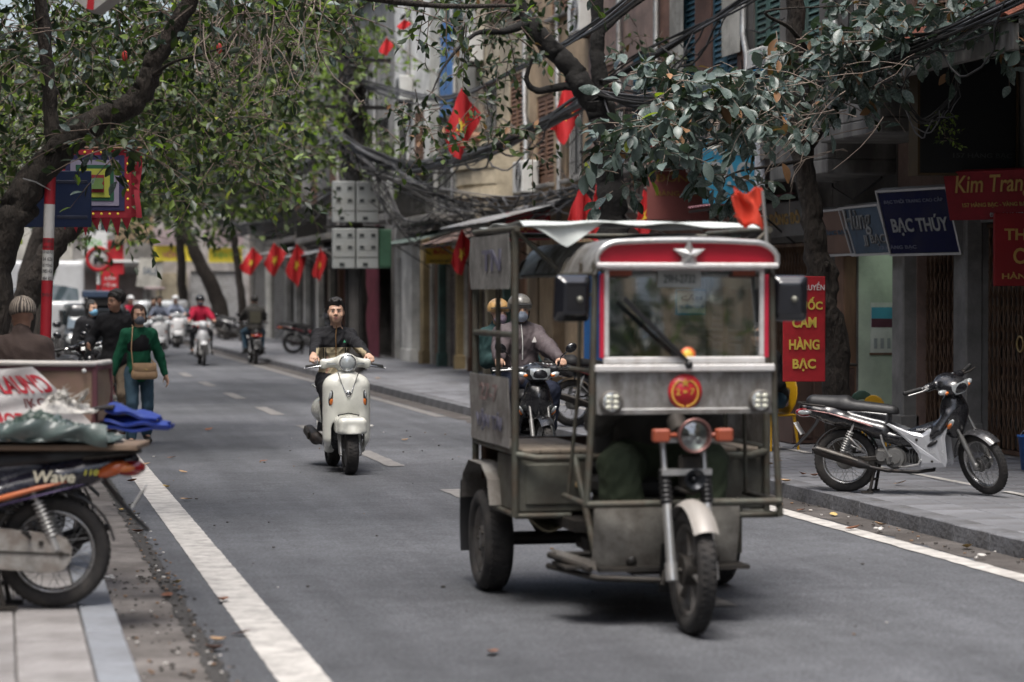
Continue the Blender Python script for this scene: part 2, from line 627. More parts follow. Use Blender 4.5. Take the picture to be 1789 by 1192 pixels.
# ================================================================== THE SETTING
def asphalt_mat():
 m = bpy.data.materials.new('asphalt')
 m.use_nodes = True
 N, L = m.node_tree.nodes, m.node_tree.links
 b = N['Principled BSDF']
 tc = N.new('ShaderNodeTexCoord')
 def noise(scale, det, st=None, rough=0.6):
  n = N.new('ShaderNodeTexNoise')
  n.inputs['Scale'].default_value, n.inputs['Detail'].default_value, n.inputs['Roughness'].default_value = scale, det, rough
  if st:
   mp = N.new('ShaderNodeMapping'); mp.inputs['Scale'].default_value = st
   L.new(tc.outputs['Object'], mp.inputs['Vector']); L.new(mp.outputs[0], n.inputs['Vector'])
  else:
   L.new(tc.outputs['Object'], n.inputs['Vector'])
  return n.outputs['Fac']
 def rng(s, a, c, lo, hi):
  r = N.new('ShaderNodeMapRange')
  for k, v in (('From Min', a), ('From Max', c), ('To Min', lo), ('To Max', hi)):
   r.inputs[k].default_value = v
  L.new(s, r.inputs['Value'])
  return r.outputs[0]
 def mul(a, c):
  x = N.new('ShaderNodeMath'); x.operation = 'MULTIPLY'
  L.new(a, x.inputs[0]); L.new(c, x.inputs[1]); return x.outputs[0]
 patch = rng(noise(0.35, 6), .3, .7, .70, 1.34)
 streak = rng(noise(1.0, 5, (2.6, .12, 1)), .3, .7, .82, 1.2)
 mott = rng(noise(5.0, 6, None, .75), .3, .7, .8, 1.2)
 speck = rng(noise(42, 4, None, .85), .34, .66, .5, 1.65)
 scr = rng(noise(2.2, 9, (.7, 1.6, 1), .8), .66, .74, 1.0, 1.5)
 f = mul(mul(mul(patch, streak), mul(mott, speck)), scr)
 vm = N.new('ShaderNodeVectorMath'); vm.operation = 'SCALE'
 vm.inputs[0].default_value = (.083, .086, .094)
 L.new(f, vm.inputs['Scale'])
 L.new(vm.outputs[0], b.inputs['Base Color'])
 b.inputs['Roughness'].default_value = .82
 b.inputs['Specular IOR Level'].default_value = .35
 bp = N.new('ShaderNodeBump'); bp.inputs['Strength'].default_value = .8; bp.inputs['Distance'].default_value = .015
 L.new(noise(60, 5), bp.inputs['Height']); L.new(bp.outputs[0], b.inputs['Normal'])
 return m
ASPH = asphalt_mat()
CONC = M('gutter_concrete', (.17, .155, .145), .9, var=.3, scale=1.5, bump=.5, bscale=40, dirt=(.055, .047, .042), amt=.55, dscale=2.2)
CONCR = M('gutter_dirty', (.10, .09, .085), .9, var=.35, scale=2, bump=.6, bscale=30, dirt=(.04, .034, .03), amt=.6, dscale=1.6)
SLABL = M('slab_left', (.30, .285, .28), .8, var=.16, scale=3, bump=.3, bscale=25, dirt=(.13, .12, .115), amt=.45, dscale=2.5, objrand=.1)
SLABR = M('slab_right', (.185, .19, .205), .78, var=.2, scale=3, bump=.3, bscale=25, dirt=(.07, .065, .065), amt=.4, dscale=1.7, objrand=.16)
KERB = M('kerb_stone', (.17, .175, .19), .85, var=.22, scale=4, bump=.5, bscale=30, dirt=(.05, .047, .045), amt=.5, dscale=2.5, objrand=.12)
KERBL = M('kerb_stone_blue', (.235, .25, .275), .8, var=.18, scale=3, bump=.3, bscale=30, dirt=(.12, .12, .125), amt=.4, dscale=2.5, objrand=.1)
PBASE = M('pavement_bed', (.09, .085, .08), .95, var=.3, scale=3)
PAINT = M('road_paint', (.50, .48, .45), .75, var=.14, scale=6, bump=.25, bscale=90, dirt=(.15, .14, .135), amt=.34, dscale=7)
PAINT2 = M('road_paint_worn', (.23, .22, .21), .8, var=.15, scale=6, bump=.25, bscale=90, dirt=(.12, .115, .11), amt=.6, dscale=6)

b = MB()
b.quad((-120, -90, -.01), (160, -90, -.01), (160, 320, -.01), (-120, 320, -.01))
tag(b.build('ground', M('earth', (.08, .075, .07), .95, var=.3, scale=.5)), kind='structure')
b = MB()
nY = 60
b.sheet(lambda u, v: (.3 + u * 6.4, -20 + v * 125, 0), 4, nY)
b.quad((-40, 95, -.004), (60, 95, -.004), (60, 103, -.004), (-40, 103, -.004))
tag(b.build('road', ASPH), kind='structure')

def strip(name, x0, x1, y0, y1, z, mat, jit=.02, step=.25, seed=1, holes=0.0):
 r_ = random.Random(seed)
 n = int((y1 - y0) / step)
 b = MB()
 vs = []
 for i in range(n + 1):
  y = y0 + (y1 - y0) * i / n
  vs += [(x0 + r_.uniform(-jit, jit), y, z), (x1 + r_.uniform(-jit, jit), y, z)]
 b.add(vs, [(2 * i, 2 * i + 1, 2 * i + 3, 2 * i + 2) for i in range(n)])
 return tag(b.build(name, mat), kind='structure')
strip('gutter', .5, .93, 5, 96, .004, CONC, .03, .12, 2)
strip('gutter', 6.08, 6.45, 5, 96, .004, CONCR, .06, .2, 3)
# ragged asphalt lip beside the left gutter
LIP_ = M('asphalt_edge', (.052, .049, .047), .95, var=.5, scale=40, bump=1, bscale=60)
strip('asphalt_lip', .90, .965, 8, 60, .008, LIP_, .022, .05, 12)
strip('asphalt_lip', .955, .985, 8, 40, .009, LIP_, .02, .035, 13)
strip('edge_line', 1.185, 1.415, 7, 90, .006, PAINT, .003, .07, 4)
strip('edge_line', 5.9, 6.06, 7, 30.5, .006, PAINT, .008, .15, 5)
strip('edge_line', 5.9, 6.06, 33.0, 70, .006, PAINT2, .008, .25, 6)
for i, (a, c) in enumerate(((12.6, 15.0), (18.2, 20.7), (23.6, 26.0), (28.8, 31.2), (34.0, 36.4), (39.4, 41.8), (45, 47.2), (50.4, 52.6))):
 strip('lane_dash', 3.74, 3.92, a, c, .006, PAINT2, .01, .15, 20 + i)

def slabs(parent, x0, x1, y0, y1, sx, sy, z, mat, name, gap=.008, th=.05, one=False, stagger=False, seed=3, droop=.0):
 r_ = random.Random(seed)
 me = None
 nx, ny = int(round((x1 - x0) / sx)), int(round((y1 - y0) / sy))
 big = MB()
 for i in range(nx):
  for j in range(ny):
   c = (x0 + (i + .5) * sx, y0 + (j + (.5 if stagger and i % 2 else 0) + .5) * sy, z - th / 2 + r_.uniform(-.0025, .0025))
   if one:
    big.box(c, (sx - gap, sy - gap, th), None, .006)
    continue
   if me is None:
    t = MB(); t.box((0, 0, 0), (sx - gap, sy - gap, th), None, .006)
    o = t.build(name, mat, parent); me = o.data
   else:
    o = link(name, me, parent)
   o.location = c
   o.rotation_euler = (r_.gauss(0, .004), r_.gauss(0, .004), r_.gauss(0, .003))
 if one:
  o = big.build(name, mat, parent)
  o['kind'] = 'stuff'
for (nm, xa, xb) in (('pavement', 6.42, 13.0), ('pavement', -9.0, .5)):
 b = MB(); b.box(((xa + xb) / 2, 45, .04), (xb - xa, 110, .13)); pv = b.build(nm, PBASE)
 tag(pv, kind='structure')
 if xa > 0:
  slabs(pv, 6.62, 9.42, 13.5, 29.5, .4, .4, .12, SLABR, 'paving_slab', seed=4)
  slabs(pv, 6.62, 9.82, 29.5, 95.1, .4, .4, .12, SLABR, 'paving_field', one=True)
  slabs(pv, 9.42, 9.82, 13.5, 29.5, .4, .4, .12, SLABR, 'paving_field', one=True)
  k = tag(MB().box((6.50, 45, .03), (.16, 110, .10)).build('kerb', PBASE), kind='structure')
  slabs(k, 6.40, 6.62, 12.5, 46, .22, .62, .125, KERB, 'kerb_stone', .008, .15, seed=6)
  slabs(k, 6.40, 6.62, 46, 95.6, .22, .62, .125, KERB, 'kerb_run', .008, .15, one=True, seed=6)
 else:
  slabs(pv, -.90, .38, 8.5, 20.5, .32, .6, .12, SLABL, 'paving_slab', seed=5, stagger=True)
  slabs(pv, -8.9, -.94, 8.5, 92.5, .6, .6, .12, SLABL, 'paving_field', one=True)
  slabs(pv, -.90, .38, 20.8, 92.8, .32, .6, .12, SLABL, 'paving_field', one=True)
  k = tag(MB().box((.47, 45, .03), (.16, 110, .10)).build('kerb', PBASE), kind='structure')
  slabs(k, .38, .56, 8.5, 30.5, .18, 1.0, .125, KERBL, 'kerb_stone', .008, .15, seed=7)
  slabs(k, .38, .56, 30.5, 92.5, .18, 1.0, .125, KERBL, 'kerb_run', .008, .15, one=True, seed=7)
for i in range(12):   # painted parking marks on the right pavement
 y = 14.5 + i * 2.1
 strip('parking_mark', 7.83, 7.91, y, y + 1.5, .1265, PAINT, .006, .2, 60 + i)

# fallen leaves and scraps
LEAFLIT = [M('dry_leaf_tan', (.42, .27, .15), .7, var=.3, scale=30), M('dry_leaf_brown', (.17, .07, .035), .7, var=.3, scale=30),
     M('dry_leaf_yellow', (.5, .36, .14), .7, var=.3, scale=30)]
def dry_leaf_mesh(seed):
 r_ = random.Random(seed)
 b = MB()
 vs = []
 cu, tw = r_.uniform(.3, .9), r_.uniform(-.5, .5)
 for i in range(6):
  t = i / 5
  w = .032 * math.sin(PI * min(1, t * .95 + .05)) ** .8
  zc = .004 + .02 * cu * (2 * t - 1) ** 2
  for s in (-1, 0, 1):
   vs.append((w * s, (t - .5) * .115, zc + abs(s) * w * .6 * cu + s * tw * w * (t - .5)))
 b.add(vs, [(3 * i + j, 3 * i + j + 1, 3 * i + j + 4, 3 * i + j + 3) for i in range(5) for j in (0, 1)], 0, True)
 return b
spots = [(390, 1050, 1), (325, 873, 0), (290, 852, 2), (320, 826, 0), (255, 812, 0), (262, 770, 1), (310, 1020, 2), (292, 1042, 1), (213, 893, 2),
   (365, 752, 1), (461, 806, 1), (708, 770, 0), (1361, 882, 0), (1456, 900, 2), (1538, 918, 0), (1690, 958, 2), (1400, 892, 1), (1600, 922, 1),
   (230, 842, 1), (300, 800, 1), (215, 760, 1), (375, 1135, 1), (420, 1108, 1), (380, 1120, 0), (1490, 925, 1), (860, 1140, 1), (240, 930, 1)]
lm = [dry_leaf_mesh(i) for i in range(3)]
lmesh = {}
for i, (px, py, k) in enumerate(spots):
 p = ground(px, py, .012)
 key = (i % 3, k)
 if key not in lmesh:
  o = lm[i % 3].build('fallen_leaf', LEAFLIT[k]); lmesh[key] = o.data
 else:
  o = link('fallen_leaf', lmesh[key])
 side = 'lying in the left gutter' if p.x < .95 else ('lying on the asphalt' if p.x < 5.8 else 'lying in the gutter by the right kerb')
 tag(o, ('pale curled dry leaf ' if k == 0 else 'dark red-brown dry leaf ' if k == 1 else 'yellowish dry leaf ') + side, 'leaf', 'fallen leaves')
 o.location = p
 o.rotation_euler = (rnd.uniform(-.2, .2), rnd.uniform(-.2, .2), rnd.uniform(0, 6.3))
 o.scale = (rnd.uniform(.75, 1.2),) * 3
for i, (px, py, k) in enumerate(((1340, 812, 0), (1362, 806, 0), (1402, 830, 1), (1372, 842, 0), (1572, 845, 0), (1425, 832, 1), (660, 662, 0))):
 p = ground(px, py, .135)
 key = (i % 3, k)
 o = link('fallen_leaf', lmesh[key]) if key in lmesh else lm[i % 3].build('fallen_leaf', LEAFLIT[k])
 tag(o, 'dry leaf lying on the paving slabs of the right pavement', 'leaf', 'fallen leaves')
 o.location = p
 o.rotation_euler = (rnd.uniform(-.2, .2), rnd.uniform(-.2, .2), rnd.uniform(0, 6.3))
b = MB()
r_ = random.Random(21)
for (x0, x1, y0, y1, n, z) in ((.58, 1.0, 10.4, 15, 150, .012), (.88, 1.05, 10.2, 20, 160, .012), (6.1, 6.39, 13, 24, 120, .012), (1.5, 5.8, 11, 30, 60, .004)):
 for i in range(n):
  s = r_.uniform(.004, .013)
  c = (r_.uniform(x0, x1), y0 + (y1 - y0) * r_.random(), z + s * .3)
  b.box(c, (s * r_.uniform(.8, 2.4), s * 1.6, s * .8), r_.uniform(0, 3), s * .2, mi=r_.choice((0, 0, 0, 0, 0, 2, 2, 1)))
tag(b.build('litter', [M('grit_dark', (.05, .045, .04), .9), M('scrap_white', (.55, .53, .5), .7), M('scrap_brown', (.2, .12, .07), .8)]), 'grit and small paper scraps along the gutters', 'litter', kind='stuff')
for i, (px, py) in enumerate(((192, 1008), (1535, 925), (1712, 972), (646, 745))):
 p = ground(px, py, .03)
 s = SDF((-.06, -.05, -.03), (.06, .05, .04), .006)
 for q in range(5):
  s.ell((rnd.uniform(-.03, .03), rnd.uniform(-.02, .02), rnd.uniform(-.01, .012)), (.02, .015, .011), .006)
 o = s.build('paper_scrap', M('scrap_white', (.55, .53, .5), .7), None, wrinkle=.004, wscale=4)
 o.location = p
 tag(o, ('crumpled white paper scrap in the left gutter below the parked motorbike', 'crumpled white scrap in the right gutter under the silver motorbike',
   'small white scrap in the right gutter at the picture edge', 'white scrap in the gutter behind the white scooter')[i], 'litter')

# ================================================================== BUILDINGS ON THE RIGHT
FX = 9.6       # the line of the shop fronts
def pl(name, col, **k):
 d = dict(rough=.85, var=.2, scale=1.3, bump=.3, bscale=18, dirt=tuple(c * .32 for c in col), amt=.5, dscale=1.1)
 d.update(k)
 return M(name, col, **d)
W_CREAM = pl('plaster_cream', (.50, .43, .31)); W_PALE = pl('plaster_pale', (.55, .53, .47)); W_GREY = pl('plaster_grey', (.27, .26, .245))
W_ROSE = pl('plaster_rose', (.30, .21, .175)); W_TAN = pl('plaster_tan', (.40, .29, .18)); W_DARK = pl('plaster_dark', (.15, .14, .13))
W_OCHRE = pl('plaster_ochre', (.36, .27, .14)); W_WHITE = pl('plaster_white', (.65, .64, .6), amt=.35); W_PINK = pl('plaster_pink', (.42, .33, .33))
CONC_D = pl('stained_concrete', (.22, .21, .195), stretch=(1, 1, .35), amt=.6, dscale=3)
BRICK = pl('old_brick', (.20, .105, .075))
DARKIN = M('dark_interior', (.02, .018, .017), .9)  # near-black colour stands in for the shade inside the rooms
GATE = M('gate_steel', (.20, .125, .08), .55, .3, var=.3, scale=8, dirt=(.07, .035, .022), amt=.5, dscale=5)
SHUT = M('roller_shutter', (.20, .165, .15), .55, .3, var=.2, scale=3, dirt=(.09, .07, .06), amt=.4)
SHUTG = M('roller_shutter_grey', (.27, .27, .27), .5, .4, var=.2, scale=3, dirt=(.12, .11, .1), amt=.4)
WOOD = M('old_wood', (.16, .085, .05), .7, var=.35, scale=3, stretch=(6, 6, .7), bump=.2)
WOODG = M('green_wood', (.07, .14, .12), .6, var=.25, scale=4, dirt=(.04, .05, .04), amt=.4)
TEAL = M('teal_paint', (.022, .10, .145), .6, var=.3, dirt=(.03, .045, .05), amt=.45)
IRON = M('black_iron', (.03, .028, .027), .5, .6, var=.3)
TIN = M('tin_sheet', (.36, .37, .37), .45, .5, var=.2, scale=2, dirt=(.14, .11, .09), amt=.45)
WHITEP = M('white_frame', (.62, .62, .6), .5, var=.1)
PGLASS = M('window_dark_glass', (.03, .04, .045), .08, 0, var=.3, scale=.6)
ACW = M('aircon_white', (.6, .6, .57), .5, var=.1, dirt=(.3, .28, .25), amt=.3)

def holed(b, x, t, y0, y1, z0, z1, holes, mi=0):
 """a wall slab in the plane X=x..x+t with rectangular openings (ya,yb,za,zb)"""
 ys = sorted({y0, y1, *[min(max(h[i], y0), y1) for h in holes for i in (0, 1)]})
 zs = sorted({z0, z1, *[min(max(h[i], z0), z1) for h in holes for i in (2, 3)]})
 for a, c in zip(ys, ys[1:]):
  for e, f in zip(zs, zs[1:]):
   m, n = (a + c) / 2, (e + f) / 2
   if any(h[0] < m < h[1] and h[2] < n < h[3] for h in holes):
    continue
   b.box((x + t / 2, m, n), (t, c - a, f - e), mi=mi)
 return b

def window(root, x, y0, y1, z0, z1, style, y_off=0):
 """window part > frame pieces, panes, shutters"""
 cy, cz, w, h = (y0 + y1) / 2, (z0 + z1) / 2, y1 - y0, z1 - z0
 b = MB()
 for s in (-1, 1):
  b.box((x + .06, cy + s * (w / 2 - .03), cz), (.1, .06, h - .004), None, .008)
  b.box((x + .06, cy, cz + s * (h / 2 - .03)), (.096, w - .122, .06), None, .008)
 b.box((x + .06, cy, cz), (.07, .04, h - .122), None, .008)
 fr = b.build('window', WHITEP if style != 'wood' else WOOD, root)
 MB().box((x + .10, cy, cz), (.012, w - .1, h - .1)).build('pane', PGLASS, fr)
 if style in ('wood', 'green', 'teal'):
  m = {'wood': WOOD, 'green': WOODG, 'teal': TEAL}[style]
  for s in (-1, 1):
   q = MB()
   hw = w / 2 - .01
   yc = cy + s * (w / 4)
   for e in (-1, 1):
    q.box((x + .0, yc + e * (w / 4 - .05), cz), (.04, .07, h - .02), None, .006)
    q.box((x + .0, yc, cz + e * (h / 2 - .06)), (.038, w / 2 - .17, .09), None, .006)
   n = int(h / .09)
   for i in range(n):
    q.box((x + .0, yc, cz - h / 2 + .1 + (h - .2) * (i + .5) / n), (.012, w / 2 - .168, .07), Matrix.Rotation(.5, 3, 'Y'))
   q.build('shutter_leaf', m, fr)
 if style == 'bars':
  q = MB()
  n = max(3, int(w / .14))
  for i in range(n + 1):
   q.cyl((x - .03, y0 + w * i / n, z0), (x - .03, y0 + w * i / n, z1), .009, n=6)
  for i in range(3):
   q.cyl((x - .03, y0, z0 + h * (i + .5) / 3), (x - .03, y1, z0 + h * (i + .5) / 3), .007, n=6)
  q.build('window_bars', IRON, fr)
 s = MB(); s.box((x - .05, cy, z0 - .05), (.22, w + .16, .07), None, .012); s.build('sill', CONC_D, fr)
 return fr

def balcony(root, y0, y1, z, dep, mat, rail='bars', rmat=None, plants=False):
 b = MB()
 b.box((FX - dep / 2, (y0 + y1) / 2, z), (dep, y1 - y0, .16), None, .015)
 bal = b.build('balcony', mat, root)
 h = .9
 if rail == 'solid':
  q = MB()
  q.box((FX - dep + .05, (y0 + y1) / 2, z + .08 + h / 2), (.1, y1 - y0 - .004, h), None, .012)
  for e in (y0 + .05, y1 - .05):
   q.box((FX - dep / 2 + .048, e, z + .08 + h / 2), (dep - .104, .096, h - .004), None, .012)
  q.box((FX - dep + .04, (y0 + y1) / 2, z + h + .10), (.18, y1 - y0 + .06, .06), None, .012)
  q.build('parapet', rmat or mat, bal)
 else:
  q = MB()
  n = int((y1 - y0) / .13)
  for i in range(n + 1):
   y = y0 + .03 + (y1 - y0 - .06) * i / n
   q.cyl((FX - dep + .05, y, z + .08), (FX - dep + .05, y, z + h), .010, n=6)
  m = int(dep / .14)
  for e in (y0 + .03, y1 - .03):
   for i in range(1, m):
    q.cyl((FX - dep + .05 + i * .14, e, z + .08), (FX - dep + .05 + i * .14, e, z + h), .010, n=6)
   q.box((FX - dep / 2, e, z + h + .015), (dep - .02, .05, .036))
  q.box((FX - dep + .05, (y0 + y1) / 2, z + h + .015), (.052, y1 - y0 - .002, .04))
  q.build('railing', rmat or IRON, bal)
 return bal

def scissor_gate(root, y0, y1, z0, z1, x, handle=None):
 w, h = y1 - y0, z1 - z0
 t = MB()
 for z in (z0 + .02, z1 - .03):
  t.box((x, (y0 + y1) / 2, z), (.05, w - .002, .04))
 g = t.build('folding_gate', GATE, root)
 n = int(w / .115)
 me = None
 for i in range(n + 1):
  y = y0 + .03 + (w - .06) * i / n
  if me is None:
   q = MB(); q.box((0, 0, 0), (.03, .022, h - .10), None, .004)
   o = q.build('gate_slat', GATE, g); me = o.data
  else:
   o = link('gate_slat', me, g)
  o.location = (x, y + rnd.uniform(-.012, .012), (z0 + z1) / 2)
 q = MB()
 st = (w - .06) / n
 for i in range(n):
  for lev in range(int(h / .34)):
   za = z0 + .18 + lev * .34
   ya = y0 + .03 + st * i
   for s in (0, 1):
    q.tube([(x - .02, ya, za + .26 * s), (x - .02, ya + st, za + .26 * (1 - s))], .0055, 4)
 q.build('gate_lattice', GATE, g)
 if handle:
  q = MB(); q.torus((x - .03, handle[0], handle[1]), (1, 0, 0), .075, .012, 16, 6)
  q.build('gate_handle', M('brass', (.5, .36, .16), .4, .7), g)
 return g

def roller(root, y0, y1, z0, z1, x, mat):
 n = int((z1 - z0) / .085)
 q = MB()
 vs, fs = [], []
 for i in range(n * 2 + 1):
  z = z0 + (z1 - z0) * i / (2 * n)
  dx = .012 if i % 2 else -.008
  vs += [(x + dx, y0, z), (x + dx, y1, z)]
 q.add(vs, [(2 * i, 2 * i + 2, 2 * i + 3, 2 * i + 1) for i in range(2 * n)])
 q.box((x + .05, (y0 + y1) / 2, (z0 + z1) / 2), (.02, y1 - y0, z1 - z0))
 return q.build('roller_shutter', mat, root)

def corrugated(name, root, p0, u, w, wid, hgt, mat, pitch=.09, amp=.012):
 p0, u, w = Vector(p0), Vector(u), Vector(w)
 nn = u.cross(w)
 n = int(wid / pitch) * 4
 q = MB()
 q.sheet(lambda a, c: p0 + u * (a * wid) + w * (c * hgt) + nn * (amp * math.sin(a * n / 4 * 2 * PI)), n, 1, 0, True, .004)
 return q.build(name, mat, root)

def shophouse(label, y0, y1, H, wall, openings, windows, zg=2.75, name='shop_house', pill=None, side=True):
 """openings: (kind, ya, yb, ztop); windows: (ya, yb, za, zb, style)"""
 root = thing(name, label, 'building', (FX, (y0 + y1) / 2, 0))
 def par(o):
  o.matrix_parent_inverse = Matrix.Translation((-FX, -(y0 + y1) / 2, 0))
  return o
 b = MB()
 holes = [(o[1], o[2], .12, o[3]) for o in openings] + [w[:4] for w in windows]
 holed(b, FX, .22, y0 + .004, y1 - .004, .1, H, holes)
 b.box((FX + 4, y0 + .10, H / 2 + .05), (7.5, .18, H - .1)); b.box((FX + 4, y1 - .10, H / 2 + .05), (7.5, .18, H - .1))
 b.box((FX + 7.8, (y0 + y1) / 2, H / 2 + .05), (.2, y1 - y0 - .01, H - .1))
 par(b.build('wall', wall, root))
 b = MB(); b.box((FX + 3.9, (y0 + y1) / 2, H + .08), (8.2, y1 - y0 - .01, .16)); par(b.build('roof', CONC_D, root))
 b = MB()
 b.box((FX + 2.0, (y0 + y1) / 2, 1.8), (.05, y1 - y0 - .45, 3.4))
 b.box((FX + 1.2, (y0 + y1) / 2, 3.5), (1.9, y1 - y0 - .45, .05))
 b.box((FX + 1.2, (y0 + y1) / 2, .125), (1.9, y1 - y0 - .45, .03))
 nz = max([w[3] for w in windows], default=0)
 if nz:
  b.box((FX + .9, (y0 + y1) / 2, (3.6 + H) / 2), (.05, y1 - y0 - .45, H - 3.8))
 par(b.build('shade_lining', DARKIN, root))
 for w in windows:
  par(window(root, FX + .04, *w))
 for o in openings:
  k = o[0]
  if k == 'gate':
   par(scissor_gate(root, o[1] + .02, o[2] - .02, .13, o[3] - .005, FX + .1, o[4] if len(o) > 4 else None))
  elif k == 'roller':
   par(roller(root, o[1] + .005, o[2] - .005, .13, o[3] - .005, FX + .1, o[4] if len(o) > 4 else SHUT))
  elif k == 'boards':
   n = max(2, int((o[2] - o[1]) / .3))
   st = (o[2] - o[1]) / n
   for i in range(n):
    q = MB(); q.box((FX + .1 + .012 * (i % 2), o[1] + st * (i + .5), (o[3] + .13) / 2), (.04, st - .015, o[3] - .15), None, .006)
    par(q.build('door_board', o[4] if len(o) > 4 else WOOD, root))
 if pill:
  for (ya, yb, zt, m) in pill:
   b = MB(); b.box((FX - .06, (ya + yb) / 2, zt / 2 + .06), (.18, yb - ya, zt - .12), None, .015)
   b.box((FX - .075, (ya + yb) / 2, .26), (.22, yb - ya + .04, .3), None, .012)
   par(b.build('pillar', m, root))
 root['_y'] = (y0 + y1) / 2
 return root, par

# corner house at the right edge: folding gate, tiled porch roof
h1, p1 = shophouse('dark shop house at the right edge with tall folding gate and tiled porch roof', 17.2, 23.1, 8.6, W_GREY,
 [('gate', 21.15, 22.75, 2.42, (21.9, 1.22)), ('roller', 17.8, 20.7, 2.6)], [(18.2, 19.6, 3.6, 5.0, 'wood')], pill=[(22.72, 23.06, 2.75, W_GREY), (20.78, 21.1, 2.75, W_GREY)])
b = MB()
b.box((8.95, 21.2, 4.02), (1.36, 4.6, .13), None, .01)
b.box((8.3, 21.2, 3.9), (.06, 4.6, .32), None, .01)
p1(b.build('porch_slab', CONC_D, h1))
tile = MB(); tile.sheet(lambda u, v: ((u - .5) * .46, (v - .5) * .19, .035 * math.sin(v * PI) + u * .004), 3, 5, 0, True, .012)
TILE = M('roof_tile', (.27, .085, .05), .8, var=.25, scale=20, dirt=(.07, .045, .035), amt=.4, objrand=.3)
tm = None
for i in range(25):
 for j in range(3):
  o = tile.build('roof_tile', TILE, h1) if tm is None else link('roof_tile', tm, h1)
  tm = o.data
  p1(o)
  o.location = (8.42 + j * .38, 18.95 + i * .185, 4.12 + j * .17)
  o.rotation_euler = (0, -.42, 0)
h2, p2 = shophouse('narrow dark shop house with folding gate under the navy sign', 23.12, 25.0, 10.5, W_ROSE,
 [('gate', 23.25, 24.42, 2.32)], [(23.5, 24.6, 4.3, 5.9, 'wood')], pill=[(24.44, 24.78, 2.5, W_GREY)])
p2(balcony(h2, 23.14, 24.98, 3.42, .9, CONC_D, 'solid', CONC_D))
h3, p3 = shophouse('narrow house with an open doorway into a pale green room', 25.02, 27.1, 9.5, W_DARK,
 [('open', 25.06, 26.28, 2.2)], [(25.4, 26.6, 4.5, 6.0, 'bars')], pill=[(26.3, 26.62, 2.3, WOOD)])
GREENW = pl('pale_green_plaster', (.50, .56, .46), amt=.15)
b = MB()
b.box((FX + .63, 26.292, 1.25), (1.22, .04, 2.2)); b.box((FX + 1.24, 25.68, 1.25), (.04, 1.24, 2.2)); b.box((FX + .72, 25.68, 2.36), (1.0, 1.2, .02))
b.box((FX + .72, 25.68, .15), (1.0, 1.2, .02));
p3(b.build('room_wall', GREENW, h3))
cal = MB().box((FX + .34, 26.264, 1.32), (.36, .006, .58)).build('wall_calendar', M('calendar_paper', (.6, .6, .57), .6))
tag(cal, 'wall calendar with blue and maroon picture on the pale green wall', 'calendar')
MB().box((FX + .34, 26.258, 1.49), (.34, .004, .13)).build('sky_print', M('print_blue', (.06, .30, .42), .6), cal)
MB().box((FX + .34, 26.258, 1.375), (.34, .004, .10)).build('field_print', M('print_maroon', (.09, .02, .04), .6), cal)
for i in range(4):
 MB().box((FX + .22 + i * .08, 26.258, 1.14), (.04, .004, .12)).build('date_block', M('print_grey', (.32, .33, .34), .6), cal)
MB().box((FX + .34, 26.262, 1.02), (.38, .012, .025)).build('calendar_rail', WOOD, cal)
h4, p4 = shophouse('dark house with folding gate behind the red hanging sign', 27.12, 30.5, 11, W_DARK,
 [('gate', 27.3, 30.2, 2.35)], [(27.6, 28.7, 4.0, 5.6, 'green'), (29.1, 30.2, 4.0, 5.6, 'green')], pill=[(30.22, 30.5, 2.5, W_GREY)])
p4(balcony(h4, 27.14, 30.4, 3.36, .85, CONC_D, 'solid', CONC_D))
p3(balcony(h3, 25.05, 27.05, 3.1, .8, CONC_D, 'solid', CONC_D))
h5, p5 = shophouse('old brick house with teal shutters behind the blue signs', 30.52, 34.8, 12, BRICK,
 [('roller', 30.8, 34.5, 2.5)], [(30.9, 32.1, 4.6, 6.4, 'teal'), (32.9, 34.1, 4.6, 6.4, 'teal')], pill=[(34.5, 34.8, 2.6, W_ROSE)])
p5(balcony(h5, 30.6, 34.6, 3.5, .9, CONC_D, 'bars'))
p5(corrugated('cladding_panel', h5, (FX - .06, 34.0, 4.9), (0, -1, 0), (0, 0, 1), .7, 5.5, W_PALE, .1))
p5(corrugated('cladding_panel', h5, (FX - .06, 31.4, 4.9), (0, -1, 0), (0, 0, 1), .8, 5.5, W_PALE, .1))
h6, p6 = shophouse('rose plastered house with white cladding strips on its upper floor', 34.82, 39.2, 12, W_ROSE,
 [('roller', 35.1, 38.9, 2.5)], [(35.2, 36.4, 3.6, 5.4, 'teal'), (37.4, 38.6, 3.6, 5.4, 'wood'), (36.2, 37.6, 6.9, 8.6, 'teal')], pill=[(38.9, 39.2, 2.7, W_TAN)])
p6(balcony(h6, 34.9, 37.4, 3.05, .6, CONC_D, 'bars'))
h7, p7 = shophouse('ochre house with broad tan pillars beside the dark doorway', 39.22, 43.8, 10.5, W_TAN,
 [('boards', 40.35, 41.2, 2.9), ('open', 42.35, 43.1, 2.9)], [(39.6, 40.8, 3.7, 5.3, 'bars'), (41.8, 43.2, 3.7, 5.3, 'wood'), (40.5, 42, 6.6, 8.2, 'wood')],
 pill=[(39.24, 40.3, 2.9, W_TAN), (41.25, 42.3, 2.9, W_TAN)])
h8, p8 = shophouse('cream house with rounded balcony and dry potted plants', 43.82, 49.0, 11, W_CREAM,
 [('boards', 44.0, 45.4, 2.7), ('open', 45.6, 47.0, 2.7), ('roller', 47.3, 48.8, 2.7)], [(44.4, 45.6, 4.2, 5.9, 'wood'), (46.8, 48.2, 4.2, 5.9, 'bars'), (45, 47.5, 7.2, 9, 'wood')],
 pill=[(45.42, 45.58, 2.8, WOODG), (47.02, 47.28, 2.8, W_CREAM), (48.8, 48.98, 2.8, WOOD)])
